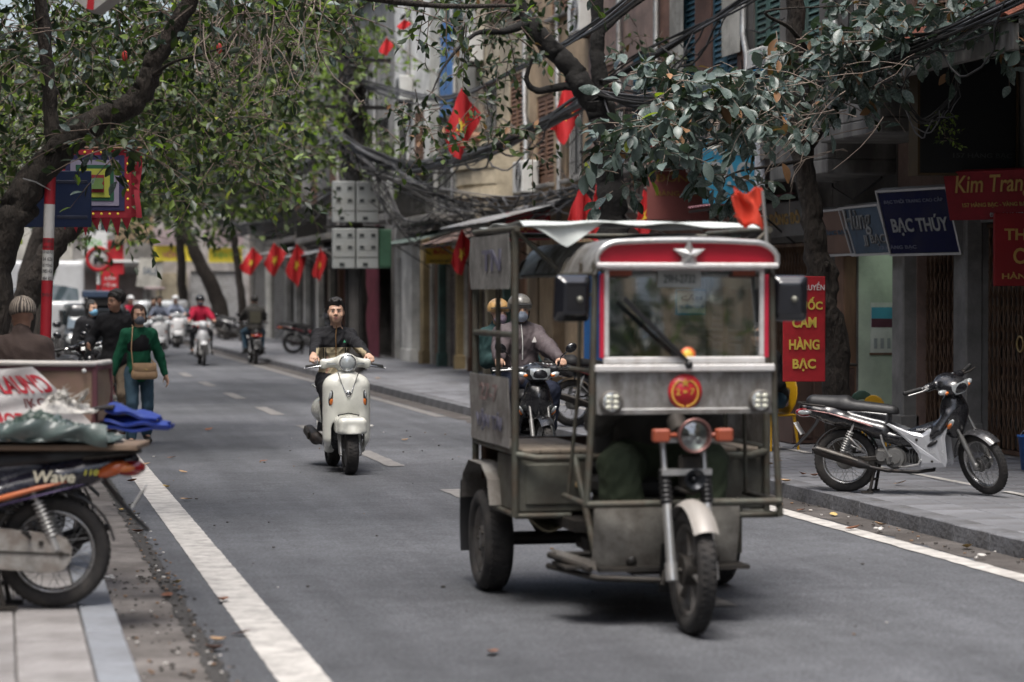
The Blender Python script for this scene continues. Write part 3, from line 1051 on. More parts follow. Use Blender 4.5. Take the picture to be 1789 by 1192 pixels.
h9, p9 = shophouse('pale house with brown board shutters and roof tank', 49.02, 54.4, 11.5, W_PALE,
 [('boards', 49.2, 50.3, 2.8, SHUT), ('roller', 50.5, 52.4, 2.7), ('boards', 52.6, 54.2, 2.8)], [(49.6, 50.8, 4.0, 5.7, 'bars'), (51.8, 53.4, 4.0, 5.7, 'bars'), (50.4, 52.6, 7.4, 9.2, 'green')],
 pill=[(50.3, 50.5, 2.9, W_OCHRE), (52.4, 52.6, 2.9, WOODG)])
p9(balcony(h9, 49.2, 54.2, 3.3, .9, CONC_D, 'bars'))
h10, p10 = shophouse('grey-white house with tall blank pilasters beside the maroon sheeting', 54.42, 59.4, 12.5, W_WHITE,
 [('open', 54.9, 56.0, 2.6), ('roller', 57.6, 59.2, 2.6, SHUTG)], [(55.2, 56.6, 4.3, 6.0, 'wood'), (57.4, 58.8, 4.3, 6.0, 'bars')], pill=[(56.1, 57.5, 3.1, W_WHITE), (54.44, 54.9, 3.1, W_OCHRE)])
p10(balcony(h10, 54.6, 59.2, 3.5, .9, CONC_D, 'bars'))
MAROON = M('maroon_sheet', (.115, .024, .04), .6, .1, var=.2, scale=2, dirt=(.05, .012, .016), amt=.3)
h11, p11 = shophouse('low house hidden behind a maroon corrugated sheet', 59.42, 65.6, 9.5, W_GREY, [('open', 60, 65, 2.9)], [(60.4, 62, 4.6, 6.2, 'bars'), (63, 64.6, 4.6, 6.2, 'bars')])
hs = thing('site_fence', 'maroon corrugated metal sheet standing between pavement and grey house', 'fence', (9.2, 62.4, 0))
for i in range(6):
 o = corrugated('fence_sheet', hs, (9.2, 65.45 - i * 1.0, .13), (0, -1, 0), (0, 0, 1), .995, 3.3, MAROON, .11, .018)
 o.matrix_parent_inverse = Matrix.Translation((-9.2, -62.4, 0))
h12, p12 = shophouse('dark fronted house with brown posts behind the meter pole', 65.62, 73, 11, W_DARK,
 [('roller', 66, 68.4, 2.7), ('open', 68.8, 70.4, 2.7), ('boards', 70.8, 72.8, 2.7)], [(66.4, 68, 4, 5.6, 'wood'), (70, 71.6, 4, 5.6, 'wood')], pill=[(68.45, 68.75, 2.8, WOOD), (70.45, 70.75, 2.8, W_PALE)])
p12(balcony(h12, 65.8, 72.8, 3.3, .9, CONC_D, 'bars'))
h13, p13 = shophouse('house with pairs of tall white columns on its ground floor', 73.02, 82, 11, W_GREY,
 [('roller', 73.8, 76.2, 2.8, SHUTG), ('open', 76.9, 78.6, 2.8), ('roller', 79.4, 81.4, 2.8)], [(74.4, 76, 4.2, 5.9, 'wood'), (78.6, 80.2, 4.2, 5.9, 'wood')],
 pill=[(73.1, 73.6, 3.1, W_WHITE), (76.3, 76.8, 3.1, W_WHITE), (78.7, 79.3, 3.1, W_WHITE), (81.5, 81.9, 3.1, W_WHITE)])
p13(balcony(h13, 73.2, 81.8, 3.4, .9, W_DARK, 'bars'))
h14, p14 = shophouse('far grey house with wide grey roller shutters at the street end', 82.02, 95, 10, W_GREY,
 [('roller', 82.6, 87.5, 2.9, SHUTG), ('roller', 88.2, 94.2, 2.9, SHUTG)], [(84, 85.6, 4.4, 6, 'wood'), (89.4, 91.2, 4.4, 6, 'wood')], pill=[(87.55, 88.1, 3.1, W_WHITE)])
# rounded cream balcony with dry plants, air conditioners, awnings
b = MB()
for k, (r0, z0, z1, m) in enumerate(((.95, 3.55, 3.72, 0), (.88, 3.72, 3.80, 0), (.92, 3.80, 4.1, 0), (.98, 4.1, 4.2, 0), (.9, 4.2, 4.5, 0), (1.0, 4.5, 4.6, 0))):
 pol = [(.0, -1.35)] + [(-r0 * math.sin(PI * i / 10) ** .6, -1.35 * math.cos(PI * i / 10)) for i in range(1, 10)] + [(.0, 1.35)]
 b.prism([(-p[0], p[1]) for p in pol], (FX, 46.0, z0), (-1, 0, 0), (0, 1, 0), -(z1 - z0 - .001))
p8(b.build('balcony', W_CREAM, h8))
DRY = M('dry_stems', (.36, .27, .2), .9, var=.3, island=.3)
for i in range(7):
 t = thing('dry_potted_plant', ('nearest', 'second', 'third', 'middle', 'fifth', 'sixth', 'farthest')[i] + ' dry leafless potted plant on the rounded cream balcony', 'plant', (FX - .78, 44.95 + i * .35, 4.6), group='dry plants on the balcony')
 MB().lathe([(0, 0), (.09, 0), (.12, .16), (.1, .16)], n=10).build('pot', M('clay_pot', (.3, .16, .1), .8), t)
 q = MB()
 for k in range(14):
  a, l = rnd.uniform(0, 6.3), rnd.uniform(.3, .65)
  q.tube([(0, 0, .14), (.1 * math.cos(a), .1 * math.sin(a), .14 + l * .6), (.22 * math.cos(a), .22 * math.sin(a), .14 + l)], [.008, .006, .003], 4)
 q.build('stems', DRY, t)
def aircon(p, label):
 t = thing('air_conditioner', label, 'air conditioner', p, group='outdoor air conditioners')
 MB().box((0, 0, .3), (.32, .82, .58), None, .02).build('casing', ACW, t)
 q = MB()
 for r in (.08, .14, .2, .25):
  q.torus((-.165, -.12, .3), (1, 0, 0), r, .006, 20, 5)
 q.build('fan_grille', M('dark_plastic', (.03, .03, .032), .5), t)
 q = MB(); q.box((.0, -.3, -.02), (.34, .04, .04)); q.box((.0, .3, -.02), (.34, .04, .04)); q.build('bracket', IRON, t)
aircon((FX - .18, 43.3, 3.55), 'white air conditioner on the ochre wall beside the cream balcony')
aircon((FX - .18, 51.4, 6.0), 'white air conditioner high on the pale house')
aircon((FX - .18, 38.9, 6.0), 'white air conditioner high on the rose house beside the dark tree')
aircon((FX - .18, 57.0, 6.3), 'white air conditioner high on the grey-white house')
def awning(label, y0, y1, z, dep, drop, mat, name='awning'):
 t = thing(name, label, 'awning', (FX - .02, (y0 + y1) / 2, z))
 w = y1 - y0
 corrugated('awning_sheet', t, (-dep, -w / 2, -drop), (0, 1, 0), Vector((dep, 0, drop)).normalized(), w, math.hypot(dep, drop), mat, .12, .012)
 q = MB()
 for s in (-1, 0, 1):
  q.tube([(0, s * (w / 2 - .05), -.06), (-dep + .03, s * (w / 2 - .05), -drop - .05)], .018, 6)
  q.tube([(0, s * (w / 2 - .05), -drop - .5), (-dep * .7, s * (w / 2 - .05), -drop * .75 - .06)], .014, 6)
 q.box((-dep + .02, 0, -drop - .05), (.03, w, .03))
 q.build('awning_frame', IRON, t)
 return t
awning('grey tin awning sloping over the ochre house front', 39.3, 43.6, 3.35, 1.7, .45, TIN)
awning('rusty tin awning over the dark doorway of the cream house', 44.2, 48.8, 3.1, 1.2, .4, M('rusty_tin', (.16, .12, .11), .7, .2, dirt=(.1, .05, .03), amt=.5))
awning('pink faded awning strip above the dark gate behind the thin tree', 28.4, 30.4, 2.95, .8, .12, M('faded_pink', (.42, .2, .23), .7, var=.2))
awning('grey tin awning on the house beyond the meter pole', 66, 72.6, 3.2, 1.3, .4, TIN)
awning('dull green awning on the pale house', 49.3, 54.2, 3.15, 1.2, .35, M('green_tin', (.13, .17, .15), .6, .2, dirt=(.06, .06, .05), amt=.4))
awning('striped grey awning on the columned house', 73.4, 81.6, 3.4, 1.2, .4, TIN)
b = MB()
tk = thing('blue_tarpaulin', 'blue tarpaulin hanging high in front of the pale house', 'tarpaulin', (FX - .5, 49.6, 6.4))
MB().sheet(lambda u, v: (.06 * math.sin(u * 9) * v, (u - .5) * 1.5, (v - .5) * 1.9 + .03 * math.sin(u * 14)), 16, 8, 0, True, .006).build('tarpaulin_sheet', M('blue_tarp', (.07, .17, .38), .55, var=.25, scale=5), tk)
q = MB(); q.cyl((0, -.9, .97), (0, .9, .97), .025, n=6); q.cyl((0, -.7, .97), (.5, -.7, .97), .015, n=6); q.cyl((0, .7, .97), (.5, .7, .97), .015, n=6); q.build('tarpaulin_pole', IRON, tk)

# houses that close the street end
def endhouse(label, x0, x1, Y, H, wall, opens, wins, ry=0):
 root = thing('shop_house', label, 'building', ((x0 + x1) / 2, Y, 0))
 xc = (x0 + x1) / 2
 def par(o):
  o.matrix_parent_inverse = Matrix.Translation((-xc, -Y, 0)); return o
 b = MB()
 hs = [(o[0], o[1], .1, o[2]) for o in opens] + [w for w in wins]
 xs = sorted({x0, x1, *[q for h in hs for q in h[:2]]}); zs = sorted({0.0, H, *[q for h in hs for q in h[2:4]]})
 for a, c in zip(xs, xs[1:]):
  for e, f in zip(zs, zs[1:]):
   if not any(h[0] < (a + c) / 2 < h[1] and h[2] < (e + f) / 2 < h[3] for h in hs):
    b.box(((a + c) / 2, Y + .11, (e + f) / 2), (c - a, .22, f - e))
 b.box((x0 + .1, Y + 3, H / 2), (.18, 5.5, H)); b.box((x1 - .1, Y + 3, H / 2), (.18, 5.5, H))
 par(b.build('wall', wall, root))
 b = MB(); b.box((xc, Y + 2.9, H + .08), (x1 - x0, 6.2, .15)); par(b.build('roof', CONC_D, root))
 b = MB(); b.box((xc, Y + 1.5, H / 2), (x1 - x0 - .3, .05, H)); par(b.build('shade_lining', DARKIN, root))
 for o in opens:
  q = MB(); n = int(o[2] / .1)
  vs = []
  for i in range(2 * n + 1):
   vs += [(o[0], Y + .08 + (.012 if i % 2 else -.008), .1 + (o[2] - .1) * i / (2 * n)), (o[1], Y + .08 + (.012 if i % 2 else -.008), .1 + (o[2] - .1) * i / (2 * n))]
  q.add(vs, [(2 * i, 2 * i + 1, 2 * i + 3, 2 * i + 2) for i in range(2 * n)])
  par(q.build('roller_shutter', o[3], root))
 for w in wins:
  q = MB()
  cx, cz, ww, hh = (w[0] + w[1]) / 2, (w[2] + w[3]) / 2, w[1] - w[0], w[3] - w[2]
  for s in (-1, 1):
   q.box((cx + s * (ww / 2 - .04), Y + .07, cz), (.08, .1, hh - .004)); q.box((cx, Y + .07, cz + s * (hh / 2 - .04)), (ww - .162, .1, .08))
  q.box((cx, Y + .07, cz), (.05, .08, hh - .162))
  fr = par(q.build('window', WHITEP, root))
  MB().box((cx, Y + .12, cz), (ww - .1, .012, hh - .1)).build('pane', PGLASS, fr)
 return root, par
e1, q1 = endhouse('pale house at the street end under the yellow sign with grey shutter', 6.3, 10.4, 103.2, 10, pl('plaster_ash', (.42, .39, .37)), [(7.9, 10.1, 2.7, SHUTG)], [(6.8, 8, 5, 6.6), (8.8, 10, 5, 6.6)])
e2, q2 = endhouse('grey house at the street end with white awning and dark shop', 3.0, 6.28, 103.2, 9, W_GREY, [(3.4, 5.9, 2.6, SHUT)], [(3.6, 4.6, 4.2, 5.8), (5, 6, 4.2, 5.8)])
e3, q3 = endhouse('pale house at the left of the street end', -2.5, 2.98, 103.2, 11, W_PALE, [(-1.5, 1.8, 2.7, SHUTG)], [(-1, .4, 4.4, 6), (1.2, 2.6, 4.4, 6)])
e4, q4 = endhouse('tan house at the right of the street end', 10.42, 15, 103.2, 11, W_TAN, [(11, 14, 2.7, SHUTG)], [(11, 12.4, 4.4, 6), (13, 14.4, 4.4, 6)])
b = MB(); b.box((4.6, 102.7, 3.05), (2.9, .9, .1), Matrix.Rotation(-.12, 3, 'X')); q2(b.build('awning', WHITEP, e2))
b = MB(); b.box((7.1, 103.1, 1.35), (1.3, .2, 2.5)); q1(b.build('pillar', W_CREAM, e1))

# pipes, ledge plants and other clutter on the fronts
for (hh, pp_, y, H_) in ((h3, p3, 27.0, 9), (h4, p4, 30.4, 10), (h5, p5, 34.7, 11), (h6, p6, 36.9, 11), (h7, p7, 41.2, 10), (h8, p8, 43.9, 10.5), (h9, p9, 51.3, 11), (h10, p10, 57.0, 12), (h11, p11, 62.3, 9), (h12, p12, 69.3, 10.5)):
 q = MB(); q.tube([(FX - .07, y, H_), (FX - .07, y + .02, 5.1), (FX - .10, y - .25, 4.8), (FX - .10, y - .25, 3.0)], .045, 8); pp_(q.build('downpipe', TIN, hh))
 q = MB()
 for k in range(5):
  z = 3.0 + k * .5 + rnd.uniform(-.2, .2)
  q.tube([(FX - .04, y - 1.6, z), (FX - .08, y - .8, z - rnd.uniform(.05, .3)), (FX - .04, y, z + rnd.uniform(-.1, .2)), (FX - .06, y + .1, z + .8)], .012, 5)
 pp_(q.build('wall_cable', IRON, hh))
POTM = M('clay_pot', (.3, .16, .1), .8)
aircon((FX - .18, 33.3, 3.75), 'grey-white air conditioner on the old brick house behind the teal blade sign')
aircon((FX - .18, 48.4, 6.4), 'white air conditioner at the far end of the cream house')
aircon((FX - .18, 29.0, 4.2), 'white air conditioner between green shutters above the dim fascia')
# the room lamp behind the open doorway
lt = thing('tube_lamp', 'fluorescent tube lamp lighting the pale green room behind the doorway', 'lamp', (FX + .55, 25.2, 2.30))
MB().cyl((-.25, 0, 0), (.25, 0, 0), .016, n=8).build('tube', M('tube_glow', (.8, .85, .8), .4, emit=(.85, 1.0, .88), estr=26.0), lt)
MB().box((0, 0, .03), (.56, .05, .03), None, .006).build('lamp_housing', WHITEP, lt)
# ---------------- unseen houses added beside and behind the viewer to block sky light
def unseen_house(label, x0, x1, y0, y1, H, wall, face):
 root = thing('shop_house', label, 'building', ((x0 + x1) / 2, (y0 + y1) / 2, 0))
 xc, yc = (x0 + x1) / 2, (y0 + y1) / 2
 MB().box((0, 0, H / 2), (x1 - x0, y1 - y0 - .02, H)).build('wall', wall, root)
 MB().box((0, 0, H + .08), (x1 - x0 + .3, y1 - y0 - .01, .16)).build('roof', CONC_D, root)
 fx = (x1 - xc) if face > 0 else (x0 - xc)
 n = max(1, int((y1 - y0) / 2.6))
 for k in range(int(H / 3.2)):
  for i in range(n):
   y = (y0 - yc) + (y1 - y0) * (i + .5) / n
   if k == 0:
    MB().box((fx, y, 1.4), (.06, 1.9, 2.5), None, .01).build('roller_shutter', SHUT if i % 2 else SHUTG, root)
   else:
    w = MB().box((fx, y, k * 3.2 + 1.6), (.08, 1.2, 1.6), None, .01).build('window', WHITEP, root)
    MB().box((fx + face * .03, y, k * 3.2 + 1.6), (.04, 1.05, 1.45)).build('pane', PGLASS, w)
 MB().box((fx + face * .5, 0, 3.2), (1.1, y1 - y0 - .1, .14)).build('canopy', TIN, root)
for i, (y0, y1, H, w, lab) in enumerate(((-26, -14, 12, W_GREY, 'unseen grey house added on the left side of the street well behind the viewer'), (-13.9, -3, 10, W_CREAM, 'unseen cream house added on the left just behind the viewer'), (-2.9, 9, 12, W_PALE, 'unseen pale house added on the left beside the viewer'),
  (9.1, 24, 11, W_ROSE, 'unseen rose house added on the left behind the leaning tree'), (24.1, 44, 12, W_DARK, 'unseen dark house added on the left beyond the leaning tree'), (44.1, 70, 11, W_GREY, 'unseen long grey house added on the left side far down the street'), (70.1, 101, 11, W_OCHRE, 'unseen ochre house added on the left near the street end'))):
 unseen_house(lab, -13, -4.2, y0, y1, H, w, 1)
for i, (y0, y1, H, w, lab) in enumerate(((-26, -12, 11, W_DARK, 'unseen dark house added on the right well behind the viewer'), (-11.9, 3, 12, W_TAN, 'unseen tan house added on the right behind the viewer'), (3.1, 17.1, 10, W_GREY, 'unseen grey house added on the right just outside the picture'))):
 unseen_house(lab, FX, 18, y0, y1, H, w, -1)
unseen_house('unseen low house added to close the street far behind the viewer', -13, 18, -82, -74, 6, W_PALE, 1)

# ================================================================== SIGNS, POLE, WIRES, FLAGS
SRED = M('sign_red', (.42, .022, .03), .6, var=.12, scale=3, spec=.25, dirt=(.22, .02, .02), amt=.25, dscale=4); SYEL = M('letter_yellow', (.68, .5, .08), .5, var=.08)
SNAVY = M('sign_navy', (.012, .014, .055), .7, var=.2, scale=2, spec=.15, dirt=(.03, .03, .045), amt=.35); SWHITE = M('letter_white', (.62, .62, .6), .5, var=.06)
STEAL = M('sign_teal', (.03, .20, .32), .5, var=.12, scale=2); SBLUE2 = M('sign_slate_blue', (.075, .11, .155), .7, var=.25, scale=2, spec=.2, dirt=(.05, .06, .07), amt=.35)
SDARK = M('letter_black', (.015, .015, .016), .5); SGREY = M('letter_grey', (.27, .28, .28), .7, var=.25, scale=12); SBROWN = M('sign_brown', (.15, .085, .06), .7, var=.2, scale=2)
SROSE = M('sign_faded_red', (.23, .07, .06), .7, var=.12, scale=2); SBLK = M('sign_black', (.010, .011, .012), .35, var=.1); SKIM = M('sign_deep_red', (.21, .018, .025), .65, var=.2, scale=2, spec=.2, dirt=(.10, .015, .015), amt=.35)
SGOLD = M('letter_gold', (.34, .21, .05), .5, var=.15); ALU = M('aluminium_edge', (.45, .45, .45), .4, .7, var=.15)
UY, UX, UZ = Vector((0, -1, 0)), Vector((1, 0, 0)), Vector((0, 0, 1))

def sign(label, c, u, w, wid, hgt, mat, lines, th=.08, edge=None, name='shop_sign', cat='sign', group=None):
 """a panel at centre c spanned by u (reading direction) and w (up); lines: (text, x, y, width, height, mat, bold, shear)"""
 c, u, w = Vector(c), Vector(u).normalized(), Vector(w).normalized()
 w = (w - u * w.dot(u)).normalized()
 n = u.cross(w).normalized()
 t = thing(name, label, cat, c, group=group)
 rot = Matrix((u, w, n)).transposed()
 MB().box(-n * th / 2, (wid, hgt, th), rot, .006).build('panel', mat, t)
 if edge:
  b = MB()
  for s in (-1, 1):
   b.box(u * (s * (wid / 2 + .012)) - n * (th / 2 - .006), (.024, hgt + .048, th + .012), rot)
   b.box(w * (s * (hgt / 2 + .012)) - n * (th / 2 - .006), (wid - .002, .024, th + .010), rot)
  b.build('sign_edge', edge, t)
 for (tx, x, y, tw, thh, m, bold, sh) in lines:
  text(tx, u * x + w * y + n * .003, u, w, tw, thh, m, t, 'lettering', .006, bold, sh)
 return t
def lean(a):      # upright direction of a sign on the shop fronts whose top leans out over the pavement
 return Vector((-math.sin(a), 0, math.cos(a)))
LN = lean(.30)
sign('navy leaning shop sign reading BẠC THÚY above the folding gate', at(1604, 388, 24.7), Vector((.30, -.954, 0)), LN, 1.10, .66, SNAVY,
  [('BẠC THÚY', .02, -.03, .90, .22, SGREY, .025, 0), ('BẠC THỜI TRANG CAO CẤP', 0, .23, .94, .065, M('letter_dim', (.13, .14, .2), .6), .01, 0),
   ('73 HÀNG BẠC', -.42, -.26, .62, .055, M('letter_dim', (.13, .14, .2), .6), .01, 0)], .1, ALU)
sign('slate blue leaning sign with brush lettering above the open doorway', (FX - .36, 25.05, 2.40), UY, LN, 1.20, .52, SBLUE2,
  [('Hùng', -.12, .09, .85, .30, SDARK, .02, .35), ('Hùng', -.14, .10, .85, .30, SGREY, .006, .35), ('JJ BẠC', .24, -.12, .68, .13, SDARK, .03, .1), ('JJ BẠC', .22, -.11, .68, .13, SGREY, .008, .1)], .1, ALU)
sign('brown faded leaning panel beside the slate blue sign', (FX - .36, 26.0, 2.40), UY, LN, .90, .50, SBROWN,
  [('VÀNG BẠC', 0, .0, .8, .08, SBLUE2, .02, 0)], .1, ALU)
sign('deep red leaning sign with yellow script reading Kim Trang', at(1738, 341, 22.9), Vector((.60, -.80, 0)), Vector((-.22, -.16, .96)), 1.06, .48, SKIM,
  [('Kim Trang', 0, .09, .84, .22, SGOLD, .012, .3), ('157 HÀNG BẠC - VÀNG BẠC', .0, -.09, .72, .06, SGOLD, .02, 0), ('ĐT: 38 260 157', .1, -.19, .36, .04, SGREY, .006, 0)], .08)
sign('red vertical sign cut by the right picture edge with yellow letters', (9.40, 21.05, 2.12), UX, UZ, .72, .68, M('sign_red_dim', (.20, .014, .016), .65, var=.2, spec=.2, dirt=(.1, .012, .012), amt=.3),
  [('THUỐC', .02, .17, .58, .17, SGOLD, .02, 0), ('CAM', .0, -.06, .36, .15, SGOLD, .02, 0), ('HÀNG BẠC', 0, -.25, .58, .08, SGOLD, .012, 0)], .05)
bb = sign('large black lightbox billboard jutting out under the tiled porch roof', (9.06, 21.75, 3.45), UX, UZ, .98, 1.18, SBLK,
  [('157 HÀNG BẠC', .15, -.42, .6, .07, M('letter_faint', (.06, .06, .06), .6), .006, 0)], .22, M('gilt_edge', (.07, .045, .02), .5, .3))
sign('red vertical banner sign with yellow words beside the thin tree trunk', at(1405, 575, 23.6), UX + UY * .12, UZ + UX * .03, .42, 1.03, SRED,
  [('GIA TRUYỀN', .02, .42, .36, .085, SWHITE, .01, 0), ('THUỐC', .0, .25, .36, .125, SYEL, .03, 0), ('CAM', .0, .065, .24, .105, SYEL, .03, 0), ('HÀNG', .0, -.14, .30, .125, SYEL, .03, 0), ('BẠC', .0, -.35, .23, .125, SYEL, .03, 0)], .02, None)
s_ = sign('teal blade sign with big white word BẠC and pale grey side', at(1274, 300, 28.4), UX, UZ, .62, .76, STEAL,
  [('BẠC', .02, -.02, .48, .30, SGREY, .035, 0), ('VÀNG', -.02, .25, .40, .12, SGREY, .02, 0)], .06)
sign('pale grey louvred box at the end of the teal blade sign', at(1328, 300, 28.45), UX, UZ, .12, .80, M('box_grey', (.4, .42, .46), .6, var=.1), [], .3, None, 'meter_cabinet', 'cabinet')
sign('bright blue blade sign with white house number above the thin trunk', at(1348, 175, 27.2), UX, UZ, .46, .72, M('sign_blue', (.03, .22, .44), .5, var=.1),
  [('148 HÀNG BẠC', 0, -.28, .40, .06, SWHITE, .012, 0), ('N', .0, .1, .22, .3, SWHITE, .01, 0)], .08, WHITEP)
sign('faded red hanging sign board with worn yellow letters behind the dark tree', at(1185, 318, 33.0), UX + UY * .05, UZ, .86, 1.04, SROSE,
  [('ĐỒNG', -.02, .08, .6, .16, SGOLD, .01, 0), ('HÀNG BẠC', -.02, -.16, .6, .1, SGOLD, .008, 0)], .04)
sign('dim grey fascia with gold raised letters above the gate behind the red banner', (FX - .2, 28.6, 2.62), UY, lean(.1), 2.5, .42, M('fascia_grey', (.17, .165, .16), .8, var=.25, dirt=(.08, .07, .06), amt=.4),
  [('VÀNG ĐÔNG ĐÔ', -.05, .02, 1.9, .17, SGOLD, .03, 0)], .06)
sign('yellow shop sign with dark red lettering beside the large flag', at(770, 441, 52.5), UX + UY * .15, UZ, .66, .5, M('sign_yellow', (.55, .35, .03), .5, var=.1), [('VÀNG\nBẠC', 0, .06, .5, .26, SRED, .03, 0), ('HOÀN MỸ', 0, -.18, .46, .08, SDARK, .01, 0)], .05)
sign('tall narrow blue sign standing against the tan pillar behind the tricycle', at(1040, 560, 37.0), UX + UY * .1, UZ, .34, 1.5, M('sign_cobalt', (.02, .10, .28), .5), [('TRÀ', 0, .15, .24, .12, STEAL, .02, 0)], .05)
sign('dark red shop sign board under the tin awning of the ochre house', at(920, 395, 41.5), UX * .3 + UY, UZ, 1.5, .5, SKIM, [('BẠC', 0, 0, .6, .25, SGOLD, .02, 0)], .05)
sign('white paper notice with blue letters on the wall seen through the windscreen', at(1208, 528, 32.5), UX, UZ, .40, .30, SWHITE, [('CẤM', .0, .07, .3, .09, SBLUE2, .02, 0), ('TRỊ BỆNH TRẺ EM', 0, -.06, .34, .07, M('letter_blue', (.03, .15, .4), .6), .01, 0)], .02, STEAL)
# end of street signs
sign('yellow shop sign with red and green patches at the left of the far leaning tree', at(302, 443, 101.3), UX, UZ, 1.6, .66, M('sign_lemon', (.8, .65, .06), .5, var=.1), [('HỒNG', 0, .0, .8, .36, M('letter_pink', (.6, .15, .2), .5), .02, 0)], .08)
sign('yellow and green shop sign at the right of the far leaning tree', at(394, 446, 101.3), UX, UZ, 1.4, .62, M('sign_lemon', (.8, .65, .06), .5, var=.1), [('ĐIỆN TỬ', 0, .0, 1.0, .3, M('letter_green', (.12, .4, .08), .5), .02, 0)], .08)
sign('pale tilted banner on the dark shop at the street end', at(262, 478, 101.2), UX * 1 + UZ * -.12, UZ + UX * .12, 1.0, 1.2, W_PALE, [('SALE', 0, .1, .6, .3, SBLUE2, .02, 0)], .04)
sign('red notice board at the street end under the round traffic sign', at(192, 492, 80), UX, UZ, .55, .62, SRED, [('CẤM', 0, .12, .36, .13, SWHITE, .02, 0), ('ĐỖ XE', 0, -.1, .4, .13, SWHITE, .02, 0)], .04)
sign('white and green shop sign behind the round traffic sign', at(166, 425, 100.6), UX, UZ, 1.0, 1.0, SWHITE, [('HOA', 0, .0, .6, .3, M('letter_green', (.12, .4, .08), .5), .02, 0)], .05)
for i, (px, py, w_, h_, m, lab) in enumerate(((235, 400, 1.6, 1.2, W_TAN, 'tan upper sign board at the street end'), (295, 415, 1.3, .7, W_PINK, 'pink awning board above the yellow sign at the street end'), (392, 413, 1.6, .8, W_PINK, 'pink awning board right of the leaning tree at the street end'), (195, 450, 1.0, 1.4, SRED, 'red hanging cloth banner at the street end'))):
 sign(lab, at(px, py, 101.0), UX, UZ, w_, h_, m, [], .06)

# round no-parking traffic sign on its red and white post
p = at(172, 453, 62)
ts = thing('traffic_sign', 'round red and white prohibition sign on a striped post', 'traffic sign', (p.x, p.y, 0))
zc = p.z
q = MB(); q.lathe([(0, 0), (.33, 0), (.33, .02), (0, .02)], (0, 0, zc), (0, -1, 0), 28); q.build('sign_disc', SWHITE, ts)
q = MB(); q.torus((0, -.024, zc), (0, 1, 0), .285, .045, 32, 6); q.build('red_ring', SRED, ts)
q = MB(); q.box((0, -.024, zc - .02), (.26, .01, .12)); q.box((-.02, -.024, zc + .07), (.14, .01, .09)); q.cyl((-.08, -.02, zc - .1), (-.08, -.034, zc - .1), .04, n=10); q.cyl((.08, -.02, zc - .1), (.08, -.034, zc - .1), .04, n=10); q.build('vehicle_symbol', SDARK, ts)
for i in range(8):
 q = MB(); q.cyl((0, .03, i * zc / 8), (0, .03, (i + 1) * zc / 8 + (.2 if i == 7 else 0)), .05, n=10); q.build('post_band', SRED if i % 2 else SWHITE, ts)

# electricity pole with meter boxes
BARK = M('bark', (.030, .024, .020), .95, var=.6, scale=14, bump=1.0, bscale=24, bdist=.05, stretch=(1, 1, .4))
PX0, PY0 = ground(617, 652, .12).x, ground(617, 652, .12).y
POLEC = M('pole_concrete', (.10, .095, .09), .9, var=.3, scale=3, dirt=(.04, .037, .035), amt=.5)
po = thing('utility_pole', 'dark concrete utility pole wrapped in cables carrying meter boxes', 'utility pole', (PX0, PY0, .1))
q = MB(); q.tube([(0, 0, 0), (0, 0, 4), (.02, 0, 7.2)], [.17, .15, .12], 12); q.build('pole_shaft', POLEC, po)
q = MB()
for z in (5.35, 5.75, 6.3):
 q.box((0, -.16, z), (1.5, .08, .08)); q.box((.16, 0, z - .1), (.07, 1.2, .07))
q.build('crossarm', IRON, po)
q = MB()
r_ = random.Random(5)
for k in range(46):
 a0 = r_.uniform(0, 6.3); z0 = r_.uniform(3.7, 5.6); z1 = z0 + r_.uniform(.6, 1.6); rr = r_.uniform(.17, .34)
 q.tube([(rr * math.cos(a0 + .5 * math.sin(i * 1.3)), rr * math.sin(a0 + .5 * math.sin(i * 1.3)), z0 + (z1 - z0) * i / 7) for i in range(8)], r_.uniform(.012, .028), 5)
q.build('wrapped_cables', M('cable_black', (.022, .021, .02), .6, var=.3), po)
q = MB()
for i in range(7):
 z = 6.9 - .18 * i
 q.cyl((-.2, -.2, z), (.2, -.2, z), .03, n=6)
q.build('cable_spool', IRON, po)
q = MB()
for z in (2.95, 3.7):
 q.box((0, -.14, z), (1.25, .06, .06));
q.build('meter_rack', IRON, po)
for s in (-.16, .14):
 MB().tube([(s, -.2, .05), (s, -.19, 2.9)], .035, 6).build('cable_conduit', IRON, po)
METER = M('meter_case', (.31, .325, .315), .5, var=.12, scale=3, dirt=(.2, .2, .18), amt=.35, objrand=.1)
MWIN = M('meter_window', (.05, .055, .055), .15)
mpos = [(-.235, 3.55, .46, .82), (.235, 3.55, .46, .82), (.62, 3.67, .26, .62), (-.235, 2.62, .46, .80), (.235, 2.62, .46, .80)]
for i, (x, z, w_, h_) in enumerate(mpos):
 t = thing('meter_box', ('grey meter box, upper left of the stack on the utility pole', 'grey meter box, upper middle of the stack on the utility pole', 'narrow grey meter box, upper right of the stack on the utility pole',
     'grey meter box, lower left of the stack on the utility pole', 'grey meter box, lower right of the stack beside the green cabinet')[i], 'meter box', (PX0 + x, PY0 - .30, z), group='meter boxes on the utility pole')
 MB().box((0, 0, 0), (w_ - .015, .22, h_), None, .015).build('case', METER, t)
 for a in ((-.25, .25) if w_ > .3 else (0,)):
  for c in (.33, .03) if w_ > .3 else (.28,):
   q = MB(); q.box((a * w_, -.112, c * h_), (.12, .012, .10), None, .004); f = q.build('window', METER, t)
   MB().box((a * w_, -.119, c * h_), (.09, .004, .07)).build('pane', MWIN, f)
 MB().box((-.1 * w_, -.112, -.40 * h_), (.1, .012, .07)).build('hatch', MWIN, t)
 q = MB(); q.box((0, -.111, -.22 * h_), (w_ - .03, .008, .012)); q.build('seam', IRON, t)
t = thing('junction_cabinet', 'green metal cabinet at the right of the lower meter boxes', 'cabinet', (PX0 + .60, PY0 - .22, 2.62))
